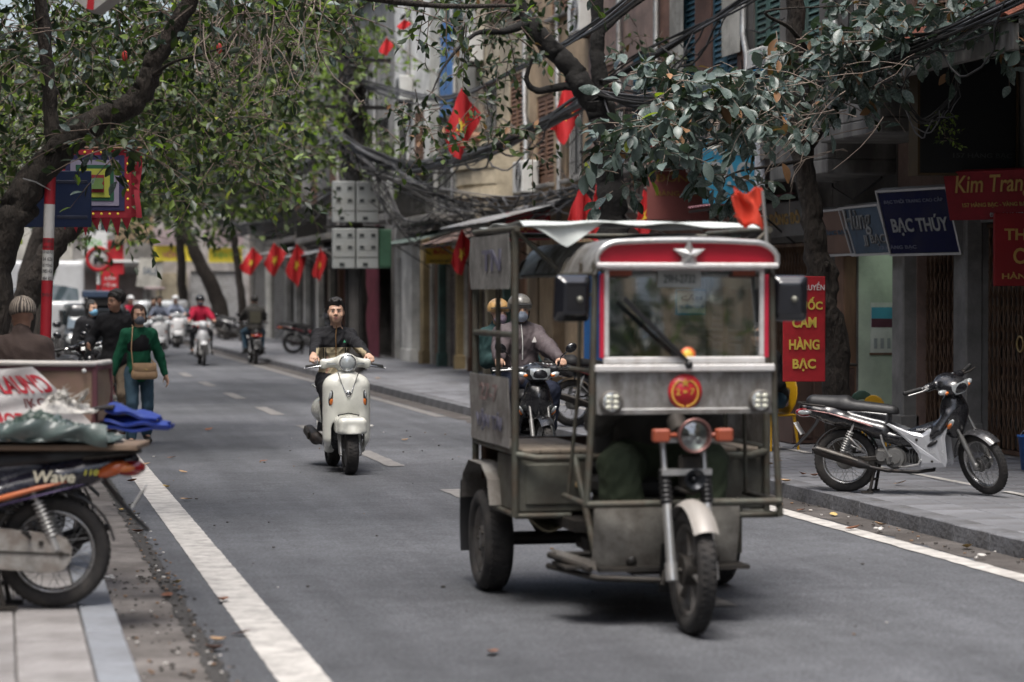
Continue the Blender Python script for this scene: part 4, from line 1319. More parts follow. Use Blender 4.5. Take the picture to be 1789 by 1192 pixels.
MB().box((0, 0, 0), (.24, .32, .78), None, .012).build('case', M('cabinet_green', (.05, .13, .075), .6, var=.2), t)
MB().box((0, -.166, 0), (.19, .012, .7), None, .004).build('door', M('cabinet_green', (.05, .13, .075), .6, var=.2), t)

# ---------------- cable bundles
CAB = M('cable_black', (.022, .021, .02), .6, var=.3); CABG = M('cable_grey', (.12, .12, .125), .55, var=.3)
def smooth_path(pts, n=8):
 pts = [Vector(p) for p in pts]
 P = [pts[0] * 2 - pts[1]] + pts + [pts[-1] * 2 - pts[-2]]
 out = []
 for i in range(1, len(P) - 2):
  for k in range(n):
   t = k / n
   a, b_, c, d = P[i - 1], P[i], P[i + 1], P[i + 2]
   out.append(.5 * ((2 * b_) + (c - a) * t + (2 * a - 5 * b_ + 4 * c - d) * t * t + (3 * b_ - a - 3 * c + d) * t ** 3))
 out.append(pts[-1])
 return out
def bundle(label, path, count, spread, rad, mat=CAB, seed=1, sag=.0, loops=0, name='cable_bundle'):
 r_ = random.Random(seed)
 base = smooth_path(path, 7)
 c0 = base[0]
 t = thing(name, label, 'cables', c0, group='overhead cables')
 q = MB()
 for k in range(count):
  ox, oz, ph = r_.gauss(0, spread * .5), r_.gauss(0, spread), r_.uniform(0, 6.3)
  sg = abs(r_.gauss(0, sag))
  n = len(base) - 1
  q.tube([p - c0 + Vector((ox * math.cos(i * .35 + ph), ox * math.sin(i * .3 + ph), oz * math.sin(i * .28 + ph) - sg * math.sin(PI * i / n))) for i, p in enumerate(base)], rad * r_.uniform(.6, 1.3), 5, mi=0 if r_.random() > .2 else 1)
 for k in range(loops):
  i = r_.randrange(1, len(base) - 6)
  j = min(len(base) - 1, i + r_.randrange(4, 9))
  a, b_ = base[i] - c0, base[j] - c0
  dz = r_.uniform(.12, .5)
  q.tube([a.lerp(b_, s / 8) + Vector((r_.gauss(0, .03), r_.gauss(0, .03), -dz * math.sin(PI * s / 8))) for s in range(9)], rad * r_.uniform(.5, .9), 5, mi=0 if r_.random() > .35 else 1)
 q.build('cable', [mat, CABG], t)
 return t
bundle('thick twisted cable bundle from the utility pole to the dark forked tree', [at(575, 222, 49), at(640, 265, 47), at(720, 290, 45), at(840, 262, 39), at(960, 208, 33), at(1035, 168, 28.6)], 26, .055, .02, seed=1, sag=.05, loops=16)
bundle('thick cable bundle running from the dark forked tree up to the right edge', [at(1035, 160, 28.2), at(1150, 172, 26), at(1300, 130, 24), at(1450, 120, 22.5), at(1600, 75, 21), at(1800, -15, 19)], 20, .06, .011, seed=2, sag=.05, loops=18)
bundle('tangled low cables from the utility pole across the balcony fronts', [at(630, 290, 48.5), at(760, 330, 46), at(880, 345, 43), at(1000, 322, 39), at(1130, 290, 34)], 14, .10, .014, seed=3, sag=.2, loops=34)
bundle('loose drooping wires between the meter boxes and the tin awning', [at(650, 330, 48), at(720, 390, 47), at(790, 360, 46), at(870, 400, 43), at(950, 370, 41)], 8, .16, .012, seed=4, sag=.3, loops=22)
bundle('grey cable bundle from the utility pole to the left end of the street', [at(600, 250, 49), at(500, 300, 56), at(400, 335, 66), at(300, 352, 80)], 14, .10, .02, seed=5, sag=.15, loops=12)
bundle('lower cable bundle from the utility pole along the far house fronts', [at(600, 320, 49), at(520, 372, 58), at(440, 390, 70), at(380, 385, 88)], 12, .12, .022, seed=6, sag=.2, loops=14)
bundle('straight dark cables crossing high above the dark forked tree', [at(600, 135, 50), at(760, 170, 42), at(900, 120, 34), at(1010, 60, 28), at(1130, -30, 24)], 6, .05, .016, seed=7, sag=.05)
bundle('dark cables rising behind the teal shutters', [at(1050, 150, 31), at(1180, 70, 30), at(1320, -20, 28)], 8, .05, .018, seed=8, sag=.04, loops=4)
bundle('black wires drooping beside the billboard', [at(1560, 140, 22), at(1610, 210, 22.2), at(1665, 170, 22), at(1672, 130, 21.9)], 5, .04, .009, seed=9, sag=.03, loops=4)
bundle('pale grey conduit strands hanging off the utility pole', [at(570, 215, 48.2), at(610, 250, 48), at(660, 300, 48), at(700, 380, 48)], 8, .05, .02, CABG, seed=10, sag=.1, loops=10)

# ---------------- flags
FRED = M('flag_red', (.50, .018, .022), .75, var=.12, scale=4); FYEL = M('flag_yellow', (.75, .55, .05), .7); POLEM = M('flag_pole', (.3, .28, .25), .6, .3)
def flag(label, top, wid, hgt, droop, seed, star=True, tilt=0.0, mat=FRED, group='red flags along the shop fronts', face=(1, 0, 0), pole=1.0):
 """cloth hung from a slanting pole: it falls as a folded drape"""
 r_ = random.Random(seed)
 t = thing('red_flag', label, 'flag', top, group=group)
 f = Vector(face).normalized()
 n = Vector((f.y, -f.x, 0))
 ph = r_.uniform(0, 6)
 kx, kz = r_.uniform(.38, .55), r_.uniform(.26, .40)
 cor = ((0, 0), (wid * kx, -hgt * kz), (wid * r_.uniform(-.08, .08), -hgt), (-wid * (1 - kx) * .9, -hgt * r_.uniform(.62, .8)))
 def fn(u, v):
  # a kite: hung by its top corner from the staff, swinging as it falls
  ww = ((1 - u) * (1 - v), u * (1 - v), u * v, (1 - u) * v)
  x = sum(a * c[0] for a, c in zip(ww, cor)); z = sum(a * c[1] for a, c in zip(ww, cor))
  y = .09 * wid * math.sin(x / wid * 11 + ph + 1.5 * u) + .045 * wid * math.sin(x / wid * 23 + z * 3 + ph)
  return f * x + n * y + UZ * (z + .03 * hgt * math.sin(u * 6 + ph) * v)
 q = MB(); q.sheet(fn, 18, 22, 0, True, .006)
 q.build('flag_cloth', mat, t)
 if star:
  for sgn in (-1, 1):
   q = MB()
   cu, cv = .5, .5
   pts = [(cu, cv)] + [(cu + p[0] * .21, cv + p[1] * .21) for p in star_poly(1.0, None, .6)]
   vs = []
   for (a, b_) in pts:
    P = Vector(fn(a, b_)); e = .004
    du = Vector(fn(a + e, b_)) - P; dv = Vector(fn(a, b_ + e)) - P
    vs.append(P + du.cross(dv).normalized() * (.012 * sgn + (-.003)))
   q.add(vs, [(0, i, i % 10 + 1) if sgn > 0 else (0, i % 10 + 1, i) for i in range(1, 11)])
   q.build('star', FYEL, t)
 q = MB(); q.cyl((0, 0, .02), Vector((1.1, .1, -.75)) * pole, .014, n=6)
 q.build('flag_staff', POLEM, t)
 return t
flag('large red flag with gold star hanging before the cream wall, leaves in front of it', at(805, 155, 38), .66, 1.14, .25, 1)
flag('red flag partly hidden behind the fork of the dark tree', at(990, 140, 40), .7, 1.05, .2, 2)
flag('long red flag with gold star beside the yellow shop sign', at(806, 400, 44), .42, .88, .2, 3)
flag('translucent red flag behind the white canopy, left of the starred one', at(1016, 322, 35), .40, .85, .15, 4, star=False)
flag('red flag with yellow star edge just left of the dark tree trunk', at(1042, 322, 34), .36, .9, .15, 5)
flag('red flag with yellow corner just right of the dark tree trunk', at(1126, 330, 33), .34, .8, .2, 6)
flag('red flag with gold star, leftmost of the far row over the pavement', at(441, 432, 78), .8, .95, .3, 7)
flag('bright red flag with gold star, second of the far row', at(478, 425, 70), .7, 1.0, .3, 8)
flag('red flag, third of the far row, hanging against a white column', at(518, 426, 68), .65, 1.25, .3, 9)
flag('dark red flag nearest the utility pole in the far row', at(559, 432, 66), .45, .95, .2, 10)
flag('tiny red flag high among the leaves near the street end', at(675, 66, 45), .3, .35, .2, 11, star=False)
flag('tiny red flag high beside the pale wall', at(706, 34, 45), .3, .22, .2, 12, star=False)

# ================================================================== TREES
BARKL = M('bark_light', (.044, .035, .028), .95, var=.6, scale=14, bump=1.0, bscale=26, bdist=.06, stretch=(1, 1, .35), dirt=(.016, .013, .010), amt=.55, dscale=9)
TWIG = M('twig', (.13, .095, .075), .9, var=.3)
def leaf_mat(name, col, rough=.45, island=.35, trans=.25, spec=.5, under=None, dust=None):
 m = M(name, col, rough, var=.25, scale=.9, island=island, spec=spec)
 nt = m.node_tree; N, L = nt.nodes, nt.links
 b = N['Principled BSDF']
 src = b.inputs['Base Color'].links[0].from_socket
 o = [n for n in N if n.type == 'OUTPUT_MATERIAL'][0]
 tr = N.new('ShaderNodeBsdfTranslucent')
 mu = N.new('ShaderNodeMix'); mu.data_type = 'RGBA'; mu.blend_type = 'MULTIPLY'; mu.inputs['Factor'].default_value = 1
 L.new(src, mu.inputs['A']); mu.inputs['B'].default_value = (1.0, 1.25, .35, 1)
 L.new(mu.outputs['Result'], tr.inputs['Color'])
 if dust:
  n2 = N.new('ShaderNodeTexNoise'); n2.inputs['Scale'].default_value = 55; n2.inputs['Detail'].default_value = 5
  tc = N.new('ShaderNodeTexCoord'); L.new(tc.outputs['Object'], n2.inputs['Vector'])
  mr = N.new('ShaderNodeMapRange'); mr.inputs['From Min'].default_value, mr.inputs['From Max'].default_value = .42, .75
  L.new(n2.outputs['Fac'], mr.inputs['Value'])
  mx = N.new('ShaderNodeMix'); mx.data_type = 'RGBA'
  L.new(mr.outputs[0], mx.inputs['Factor']); L.new(src, mx.inputs['A']); mx.inputs['B'].default_value = lin(dust)
  L.new(mx.outputs['Result'], b.inputs['Base Color'])
 ms = N.new('ShaderNodeMixShader'); ms.inputs[0].default_value = trans
 L.new(b.outputs[0], ms.inputs[1]); L.new(tr.outputs[0], ms.inputs[2])
 L.new(ms.outputs[0], o.inputs['Surface'])
 return m
LG_DUST = leaf_mat('leaf_dusty', (.052, .082, .068), .42, .35, .12, .6, dust=(.20, .24, .225))
LG_DARK = leaf_mat('leaf_dark', (.019, .033, .014), .45, .45, .3)
LG_MID = leaf_mat('leaf_mid', (.056, .083, .020), .5, .5, .35)
LG_LITE = leaf_mat('leaf_light', (.17, .24, .05), .5, .4, .45)  # pale leaves, in the left crowns mixed in as painted backlit highlights
LG_YEL = leaf_mat('leaf_yellow', (.30, .34, .05), .5, .3, .4)
LG_DRY = leaf_mat('leaf_withered', (.22, .115, .055), .6, .4, .2)

def limb(q, path, radii, seed=0, n=10, rough=.05):
 r_ = random.Random(seed)
 base = smooth_path(path, 6)
 k = len(base) - 1
 rr = []
 for i in range(k + 1):
  t = i / k * (len(radii) - 1)
  a = int(min(t, len(radii) - 2))
  rr.append((radii[a] + (radii[a + 1] - radii[a]) * (t - a)) * (1 + r_.uniform(-rough, rough)))
 pts = [p + Vector((r_.gauss(0, .12), r_.gauss(0, .12), r_.gauss(0, .05))) * rr[i] for i, p in enumerate(base)]
 q.tube(pts, rr, n)
 # knots
 for i in range(0, k, 5):
  if r_.random() < .6:
   d = Vector((r_.gauss(0, 1), r_.gauss(0, 1), r_.gauss(0, .3))).normalized()
   q.ell(pts[i] + d * rr[i] * .75, (rr[i] * .4,) * 3, 7, 5)
 return pts

def leaf_template(fold=.35, rows=4):
 """a pointed oval folded along its midrib, unit length along +Y"""
 vs, fs = [], []
 for i in range(rows + 1):
  t = i / rows
  w = .26 * math.sin(PI * (t * .93 + .035)) ** .85
  zc = -.16 * (t - .35) ** 2
  vs += [(-w, t, zc + w * fold), (0, t, zc), (w, t, zc + w * fold)]
 for i in range(rows):
  for j in (0, 1):
   fs.append((3 * i + j, 3 * i + j + 1, 3 * i + j + 4, 3 * i + j + 3))
 return np.array(vs), np.array(fs)

def leaves_mesh(name, P, D, S, mats, parent, frac, rows=2, upbias=.8, seed=0, roll=.9):
 """P positions, D growth directions, S lengths -> one mesh of separate leaves (numpy)"""
 g = np.random.default_rng(seed)
 T, F = leaf_template(.35, rows)
 n = len(P)
 D = D / np.maximum(np.linalg.norm(D, axis=1), 1e-9)[:, None]
 up = np.array([0, 0, 1.0]) * upbias + g.normal(size=(n, 3)) * roll * .6
 X = np.cross(D, up); X /= np.maximum(np.linalg.norm(X, axis=1), 1e-9)[:, None]
 Z = np.cross(X, D)
 V = P[:, None, :] + S[:, None, None] * (T[None, :, 0, None] * X[:, None, :] + T[None, :, 1, None] * D[:, None, :] + T[None, :, 2, None] * Z[:, None, :])
 k, m = len(T), len(F)
 Fi = (F[None] + (np.arange(n) * k)[:, None, None]).reshape(-1, 4)
 me = bpy.data.meshes.new(name)
 me.vertices.add(n * k); me.loops.add(n * m * 4); me.polygons.add(n * m)
 me.vertices.foreach_set('co', V.reshape(-1))
 me.loops.foreach_set('vertex_index', Fi.reshape(-1).astype(np.int32))
 me.polygons.foreach_set('loop_start', (np.arange(n * m) * 4).astype(np.int32))
 mi = np.repeat(g.choice(len(mats), n, p=frac), m)
 me.polygons.foreach_set('material_index', mi.astype(np.int32))
 me.polygons.foreach_set('use_smooth', np.ones(n * m, bool))
 for mt in mats:
  me.materials.append(mt)
 me.update(calc_edges=True)
 return link(name, me, parent)

def sprays(tips, seed, twigs=(5, 9), tl=.5, per=9, droop=.35, size=(.07, .12)):
 """fine twigs round each tip with leaves set along them: returns P, D, S and the twig polylines"""
 g = np.random.default_rng(seed)
 P, D, S, TW = [], [], [], []
 for (c, rad) in tips:
  c = np.array(c)
  for k in range(g.integers(*twigs)):
   d = g.normal(size=3); d[2] = d[2] * .6 - droop * .4; d /= np.linalg.norm(d)
   a = c + g.normal(size=3) * rad * .45
   L_ = tl * g.uniform(.6, 1.3)
   pts = []
   for i in range(5):
    t = i / 4
    pts.append(a + d * L_ * t + np.array([0, 0, -droop * L_ * t * t * .6]))
   TW.append(pts)
   for j in range(per):
    t = .15 + .85 * (j + g.random()) / per
    p = a + d * L_ * t + np.array([0, 0, -droop * L_ * t * t * .6])
    side = np.cross(d, g.normal(size=3)); side /= max(1e-6, np.linalg.norm(side))
    dd = d * .5 + side * (.8 if j % 2 else -.8) + np.array([0, 0, -.35]) + g.normal(size=3) * .25
    P.append(p); D.append(dd); S.append(g.uniform(*size))
 return np.array(P), np.array(D), np.array(S), TW
def twig_mesh(TW, r, parent, mat=TWIG, name='twigs'):
 q = MB()
 for t in TW:
  q.tube(t, [r, r * .85, r * .7, r * .5, r * .3][:len(t)] if len(t) == 5 else r, 4, caps=False)
 o = q.build(name, mat, parent)
 o['kind'] = 'stuff'
 return o
def region_tips(boxes, seed):
 """boxes: (px0,px1,py0,py1,d0,d1,count,rad): crown clumps standing where the sight lines of that part of the crown meet depth d"""
 r_ = random.Random(seed)
 out = []
 for (a, b_, c, e, d0, d1, n, rad) in boxes:
  for i in range(n):
   out.append((at(r_.uniform(a, b_), r_.uniform(c, e), r_.uniform(d0, d1)), rad))
 return out

def tree(label, base, trunk_paths, crown, mats, frac, seed, size, tl, per=9, twigs=(5, 9), bark=BARK, droop=.35, rows=2, twr=.006, keep=0, n=10):
 t = thing('street_tree', label, 'tree', base, group='street trees')
 b0 = Vector(base)
 q = MB()
 for i, (path, radii) in enumerate(trunk_paths):
  limb(q, [Vector(p) - b0 for p in path], radii, seed + i, n)
 q.build('trunk', bark, t)
 P, D, S, TW = sprays([(Vector(c) - b0, r) for c, r in crown], seed, twigs, tl, per, droop, size)
 twig_mesh(TW, twr, t)
 return t, P, D, S

# --- left front tree: leaning trunk that forks near the striped post
A = lambda px, py, d=18.0: at(px, py, d)
gb = ground(2, 700, .12); base = (A(-8, 700).x, A(-8, 700).y, .1)
crown = region_tips([(60, 330, -60, 60, 17, 20, 14, .3), (330, 600, -80, 20, 16.5, 20, 14, .3), (380, 560, 20, 130, 17, 20, 6, .2), (-120, 60, -60, 120, 17.5, 20, 8, .3), (160, 245, 225, 330, 17.2, 18.2, 5, .10), (700, 1000, -60, 40, 18, 22, 12, .3)], 3)
t, P, D, S = tree('large leaning tree with rough dark bark forking at the left edge', base,
  [([base, A(-14, 560), A(6, 415), A(50, 330), A(116, 250), A(168, 212), A(232, 180), A(258, 140), A(272, 100), A(315, 35), A(350, -40), A(420, -160)], [.145, .14, .135, .125, .11, .10, .09, .08, .072, .066, .06, .05]),
   ([A(100, 262), A(88, 200), A(85, 140), A(76, 60), A(66, -40), A(60, -140)], [.066, .056, .052, .05, .05, .04]),
   ([A(258, 140), A(300, 110, 17.8), A(350, 96, 17.6), A(400, 80, 17.4)], [.02, .012, .009, .004]),
   ([A(350, -40), A(480, -40, 17.5), A(620, -10, 17.2), A(760, 10, 17.5), A(900, 10, 18)], [.06, .045, .035, .02, .012]),
   ([A(420, -160), A(330, -60, 17), A(250, -10, 16.8)], [.05, .03, .01])], crown, None, None, 31, (.07, .115), .5, 7, (3, 6), BARKL, n=14)
leaves_mesh('crown', P, D, S, [LG_DARK, LG_MID, LG_LITE, LG_DUST], t, (.45, .27, .08, .20), 3, seed=1)
q = MB()      # bare drooping twigs with seed clusters
r_ = random.Random(4)
b0 = Vector(base)
for k in range(36):
 px, py = r_.uniform(330, 560), r_.uniform(-10, 60)
 d = r_.uniform(16.8, 18.2)
 p = at(px, py, d) - b0
 pts = [p]
 dv = Vector((r_.gauss(0, .6), r_.gauss(0, .4), -1)).normalized()
 for i in range(r_.randrange(4, 8)):
  dv = (dv + Vector((r_.gauss(0, .35), r_.gauss(0, .3), r_.gauss(-.12, .2)))).normalized()
  pts.append(pts[-1] + dv * r_.uniform(.07, .14))
 q.tube(pts, [.0055 * (1 - .6 * i / len(pts)) for i in range(len(pts))], 4)
 for m in range(9):
  q.ell(pts[-1] + Vector((r_.gauss(0, .016), r_.gauss(0, .016), r_.gauss(0, .016))), (.007,) * 3, 5, 4)
q.build('bare_twigs', M('pale_twig', (.24, .19, .155), .85, var=.3), t)
for (px, py, d) in ((383, 85, 17.5), (218, 98, 17.8)):
 q = MB(); q.ell(at(px, py, d) - b0, (.022, .018, .04), 8, 6); q.build('red_leaf', M('red_leaf', (.5, .05, .04), .5), t)

# --- the left row of trees further down the street; crowns hang over the road
def lefttree(label, d, px, lean_to, boxes, seed, size, tl, twigs, per, mats, frac, r0=.17):
 p = at(px, 515, d)
 base = (p.x, p.y, .0)
 path = [base] + [at(*q) for q in lean_to]
 t, P, D, S = tree(label, base, [(path, [r0, r0 * .85, r0 * .7, r0 * .5])], region_tips(boxes, seed), None, None, seed, size, tl, per, twigs)
 leaves_mesh('crown', P, D, S, mats, t, frac, 2, seed=seed)
 return t
lefttree('dark diagonal tree behind the blue board at the left', 25, 12, [(38, 560, 25), (78, 455, 25), (140, 375, 25), (220, 280, 25)],
 [(-80, 300, 20, 330, 24, 30, 62, .45), (230, 450, -60, 300, 25, 31, 46, .45), (60, 330, -80, 60, 24, 30, 22, .4)], 41, (.085, .14), .65, (6, 10), 8, [LG_DARK, LG_MID, LG_LITE, LG_YEL], (.56, .32, .10, .02))
lefttree('leafy street tree farther along behind the red festival banner', 38, 30, [(50, 480, 38), (110, 330, 38), (250, 200, 38)],
 [(-60, 330, 60, 380, 36, 45, 66, .7), (300, 540, -80, 310, 36, 46, 62, .7), (460, 600, -80, 100, 37, 46, 9, .6)], 42, (.11, .18), .85, (6, 10), 8, [LG_DARK, LG_MID, LG_LITE, LG_YEL], (.44, .38, .15, .03))
lefttree('far bushy street tree over the street end on the left', 60, 60, [(90, 460, 60), (160, 330, 60), (260, 260, 60)],
 [(-40, 300, 150, 360, 58, 72, 58, 1.0), (260, 500, 60, 340, 56, 72, 74, 1.0), (430, 600, -60, 200, 56, 74, 30, 1.0)], 43, (.17, .28), 1.2, (6, 10), 7, [LG_DARK, LG_MID, LG_LITE], (.38, .42, .20))
def roadtree(label, px, py, path, radii, boxes, seed, size, tl, d, frac=(.5, .38, .12)):
 p = at(px, py, d)
 base = (p.x, p.y, .05)
 t, P, D, S = tree(label, base, [([base] + [at(*q) for q in path], radii)], region_tips(boxes, seed), None, None, seed, size, tl, 7, (5, 8))
 leaves_mesh('crown', P, D, S, [LG_DARK, LG_MID, LG_LITE], t, frac, 2, seed=seed)
roadtree('slender upright dark trunk at the street end between the yellow signs', 318, 575, [(318, 480, 92), (314, 400, 92), (310, 330, 92), (290, 250, 92)], [.2, .18, .16, .15, .12], [(200, 420, 200, 345, 88, 97, 34, 1.2), (300, 540, 240, 350, 80, 96, 28, 1.1)], 44, (.25, .4), 1.5, 92)
roadtree('leaning dark trunk at the street end right of the yellow sign', 398, 582, [(378, 520, 88), (350, 460, 88), (322, 400, 88), (300, 340, 88)], [.42, .3, .25, .22, .18], [(250, 440, 240, 345, 84, 92, 20, 1.1)], 45, (.25, .4), 1.5, 88)
roadtree('thin curved trunk beside the rider seen from behind', 426, 580, [(422, 520, 82), (412, 440, 82), (406, 390, 82), (400, 330, 82)], [.16, .14, .12, .12, .1], [(380, 520, 250, 350, 78, 86, 18, 1.0)], 46, (.22, .36), 1.3, 82)
roadtree('light green street tree around the top of the utility pole', 628, 652, [(628, 500, 50), (622, 380, 50), (615, 250, 50), (600, 120, 50), (590, -20, 50)], [.16, .15, .14, .13, .12, .1], [(510, 690, -60, 170, 47, 55, 24, .8), (540, 640, 180, 250, 48, 54, 5, .5), (650, 720, 240, 300, 50, 54, 6, .4)], 47, (.13, .21), .9, 50.5, (.12, .40, .48))

# --- dark forked tree on the right pavement behind the tricycle
B = lambda px, py, d=28.0: at(px, py, d)
gb = B(1092, 760); base = (gb.x, gb.y, .1)
crown = region_tips([(760, 930, -40, 60, 27, 30, 12, .3), (720, 860, 130, 260, 25.5, 28, 10, .25), (850, 940, 210, 260, 26, 28, 3, .2), (960, 1030, -60, 10, 28.5, 31, 4, .3), (1085, 1170, 40, 200, 29.5, 31, 8, .3), (830, 900, 60, 120, 27, 30, 4, .25)], 5)
t, P, D, S = tree('black forked street tree rising behind the tricycle canopy', base,
 [([base, B(1086, 600), B(1080, 470), B(1072, 380), B(1066, 290), B(1052, 210), B(1040, 172)], [.22, .2, .185, .175, .165, .165, .16]),
  ([B(1040, 185), B(1010, 140), B(985, 105), B(950, 72), B(925, 40), B(890, -10), B(850, -80)], [.135, .13, .12, .115, .11, .1, .09]),
  ([B(1050, 200), B(1048, 140), B(1044, 90), B(1044, 30), B(1036, -60)], [.13, .1, .085, .08, .08]),
  ([B(1030, 180), B(1000, 152), B(965, 155), B(938, 158), B(920, 140), B(930, 100)], [.07, .05, .045, .04, .03, .02]),
  ([B(925, 40), B(880, 55, 27.5), B(830, 60, 27), B(780, 110, 26.8), B(755, 160, 26.5)], [.06, .04, .025, .015, .008]),
  ([B(1044, 60), B(1090, 20, 28.5), B(1150, -20, 29)], [.05, .04, .03])], crown, None, None, 51, (.075, .125), .5, 6, (3, 6), M('bark_black', (.011, .010, .009), .95, var=.3, scale=7, bump=.8, bscale=25), n=12)
leaves_mesh('crown', P, D, S, [LG_DARK, LG_MID, LG_DRY], t, (.80, .16, .04), 3, seed=7)
r_ = random.Random(77)
P, D, S, TW = sprays([(Vector((r_.uniform(6.2, 10.2), r_.uniform(24, 36), r_.uniform(7.6, 10.2))) - Vector(base), .7) for i in range(60)], 78, (5, 8), 1.2, 7, .35, (.2, .34))
leaves_mesh('upper_crown', P, D, S, [LG_DARK, LG_MID], t, (.6, .4), 2, seed=79)  # unseen upper crown, added to shade the right side from the sky

# --- thin tree with dusty drooping leaves at the right, each of its nearest leaves an object of its own
C = lambda px, py, d=24.2: at(px, py, d)
gb = ground(1468, 792, .12); base = (C(1470, 790).x, C(1470, 790).y, .1)
t = thing('street_tree', 'slender tree with dusty grey-green drooping leaves behind the silver motorbike', 'tree', base, group='street trees')
b0 = Vector(base)
q = MB()
limb(q, [Vector(p) - b0 for p in (base, C(1462, 690), C(1458, 590), C(1432, 500), C(1424, 400), C(1412, 330), C(1396, 250), C(1392, 170), C(1390, 60), C(1388, -60))], [.15, .14, .125, .13, .11, .11, .105, .1, .1, .09], 61, 12)
limb(q, [Vector(p) - b0 for p in (C(1450, 520), C(1452, 470), C(1420, 420), C(1418, 330), C(1412, 240), C(1420, 130, 23.5), C(1440, 60, 23))], [.07, .065, .055, .05, .045, .045, .03], 62, 9)
boughs = [([C(1412, 240), C(1360, 215, 22.8), C(1290, 235, 21.6), C(1210, 262, 20.8), C(1120, 270, 20.2), C(1050, 262, 20)], [.035, .026, .02, .014, .009, .004]),
    ([C(1412, 200), C(1340, 165, 22.8), C(1260, 150, 21.6), C(1180, 130, 20.8), C(1120, 120, 20.4)], [.03, .022, .016, .01, .004]),
    ([C(1420, 150, 23.6), C(1480, 90, 22.6), C(1550, 60, 21.8), C(1630, 40, 21.2), C(1720, 20, 20.8)], [.035, .026, .02, .014, .006]),
    ([C(1418, 170, 23.6), C(1480, 150, 22.8), C(1560, 110, 22), C(1620, 90, 21.6), C(1710, 70, 21)], [.03, .022, .016, .01, .005]),
    ([C(1415, 260), C(1470, 180, 23), C(1520, 140, 22.4), C(1560, 120, 22)], [.03, .022, .014, .005]),
    ([C(1405, 280), C(1350, 290, 22.6), C(1290, 300, 21.6), C(1250, 320, 21)], [.022, .016, .01, .004]),
    ([C(1420, 100, 23), C(1380, 50, 22), C(1340, 20, 21.5), C(1480, 10, 21.5)], [.03, .02, .012, .005])]
for i, (pth, rd) in enumerate(boughs):
 limb(q, [Vector(p) - b0 for p in pth], rd, 70 + i, 7, .05)
q.build('trunk', BARKL, t)
tips = region_tips([(1085, 1200, 205, 285, 19.6, 21, 11, .17), (1180, 1340, 150, 215, 20, 21.8, 15, .17), (1100, 1180, 100, 160, 20.2, 20.8, 5, .13), (1310, 1400, 110, 205, 21, 22.5, 9, .18),
 (1400, 1560, 50, 130, 20.8, 22.5, 17, .22), (1420, 1530, 10, 80, 21, 22.5, 9, .2), (1540, 1680, 0, 75, 20.8, 22, 12, .2), (1640, 1800, 5, 75, 20.2, 21.2, 11, .18), (1035, 1075, 240, 265, 20, 20.4, 2, .08), (1270, 1390, 330, 352, 20.8, 21.4, 3, .09),
 (1060, 1110, 305, 325, 20, 20.4, 1, .08), (1180, 1225, 290, 330, 20.4, 21, 2, .10), (1500, 1590, 135, 165, 21.4, 22, 3, .13), (1400, 1480, 180, 205, 21.5, 22.5, 2, .13)], 9)
P, D, S, TW = sprays([(Vector(c) - b0, r) for c, r in tips], 63, (3, 6), .34, 7, .40, (.08, .185))
D[:, 2] -= .15
twig_mesh(TW, .005, t, M('twig_grey', (.2, .155, .125), .85, var=.3))
q = MB()   # fine bare side twigs
r_ = random.Random(8)
for i in range(120):
 px, py = r_.choice(((1270, 200), (1330, 190), (1240, 240), (1450, 170), (1560, 90), (1400, 230)))
 p = at(px + r_.gauss(0, 60), py + r_.gauss(0, 30), r_.uniform(20.5, 22)) - b0
 dv = Vector((-.7 + r_.gauss(0, .5), r_.gauss(0, .4), r_.gauss(-.15, .35))).normalized()
 pts = [p]
 for k in range(5):
  dv = (dv + Vector((r_.gauss(0, .15), r_.gauss(0, .15), r_.gauss(-.04, .12)))).normalized()
  pts.append(pts[-1] + dv * r_.uniform(.08, .16))
 q.tube(pts, [.006, .005, .004, .0035, .003, .002], 4, caps=False)
q.build('bare_twigs', M('pale_twig', (.24, .19, .155), .85, var=.3), t)
vis = np.array([(Vector(p) + b0 - EYE).dot(_F) for p in P])
order = np.argsort(vis)
near, rest = order[:290], order[290:]
T, F = leaf_template(.3, 5)
lms = []
for k in range(4):
 vv = T.copy(); vv[:, 2] += -.10 * k / 3 * (vv[:, 1] ** 2) + .02 * np.sin(vv[:, 1] * 14) * np.sign(vv[:, 0]); vv[:, 0] *= 1 + .12 * (k - 1)
 me = bpy.data.meshes.new('leaf'); me.from_pydata(vv.tolist(), [], F.tolist()); me.materials.append(LG_DUST if k < 3 else LG_DUST)
 me.polygons.foreach_set('use_smooth', [True] * len(F)); me.update(); lms.append(me)
med = bpy.data.meshes.new('leaf'); med.from_pydata(T.tolist(), [], F.tolist()); med.materials.append(LG_DRY); med.update()
mel = bpy.data.meshes.new('leaf'); mel.from_pydata(T.tolist(), [], F.tolist()); mel.materials.append(LG_YEL); mel.update()
for i in near:
 x = rnd.random()
 o = link('leaf', med if x < .02 else mel if x < .045 else lms[rnd.randrange(4)], t)
 d = Vector(D[i]).normalized()
 up = Vector((rnd.gauss(0, .45), rnd.gauss(-.15, .4), 1))
 xx = d.cross(up).normalized(); zz = xx.cross(d)
 m = Matrix((xx * S[i], d * S[i], zz * S[i])).transposed().to_4x4()
 m.translation = Vector(P[i])
 o.matrix_local = m
cr = leaves_mesh('crown', P[rest], D[rest], S[rest], [LG_DUST, LG_DARK, LG_DRY], t, (.86, .10, .04), 4, seed=8)
cr['kind'] = 'stuff'
# small green shoots growing from the ledge by the billboard
t = thing('ledge_plant', 'small green plant rooted on the ledge left of the black billboard', 'plant', at(1652, 215, 22.4))
P, D, S, TW = sprays([(Vector((0, 0, 0)), .08), (Vector((.02, 0, -.12)), .06)], 64, (8, 9), .16, 7, .1, (.03, .055))
leaves_mesh('foliage', P, D, S, [LG_LITE, LG_MID], t, (.5, .5), 2, seed=3)
twig_mesh(TW, .003, t)

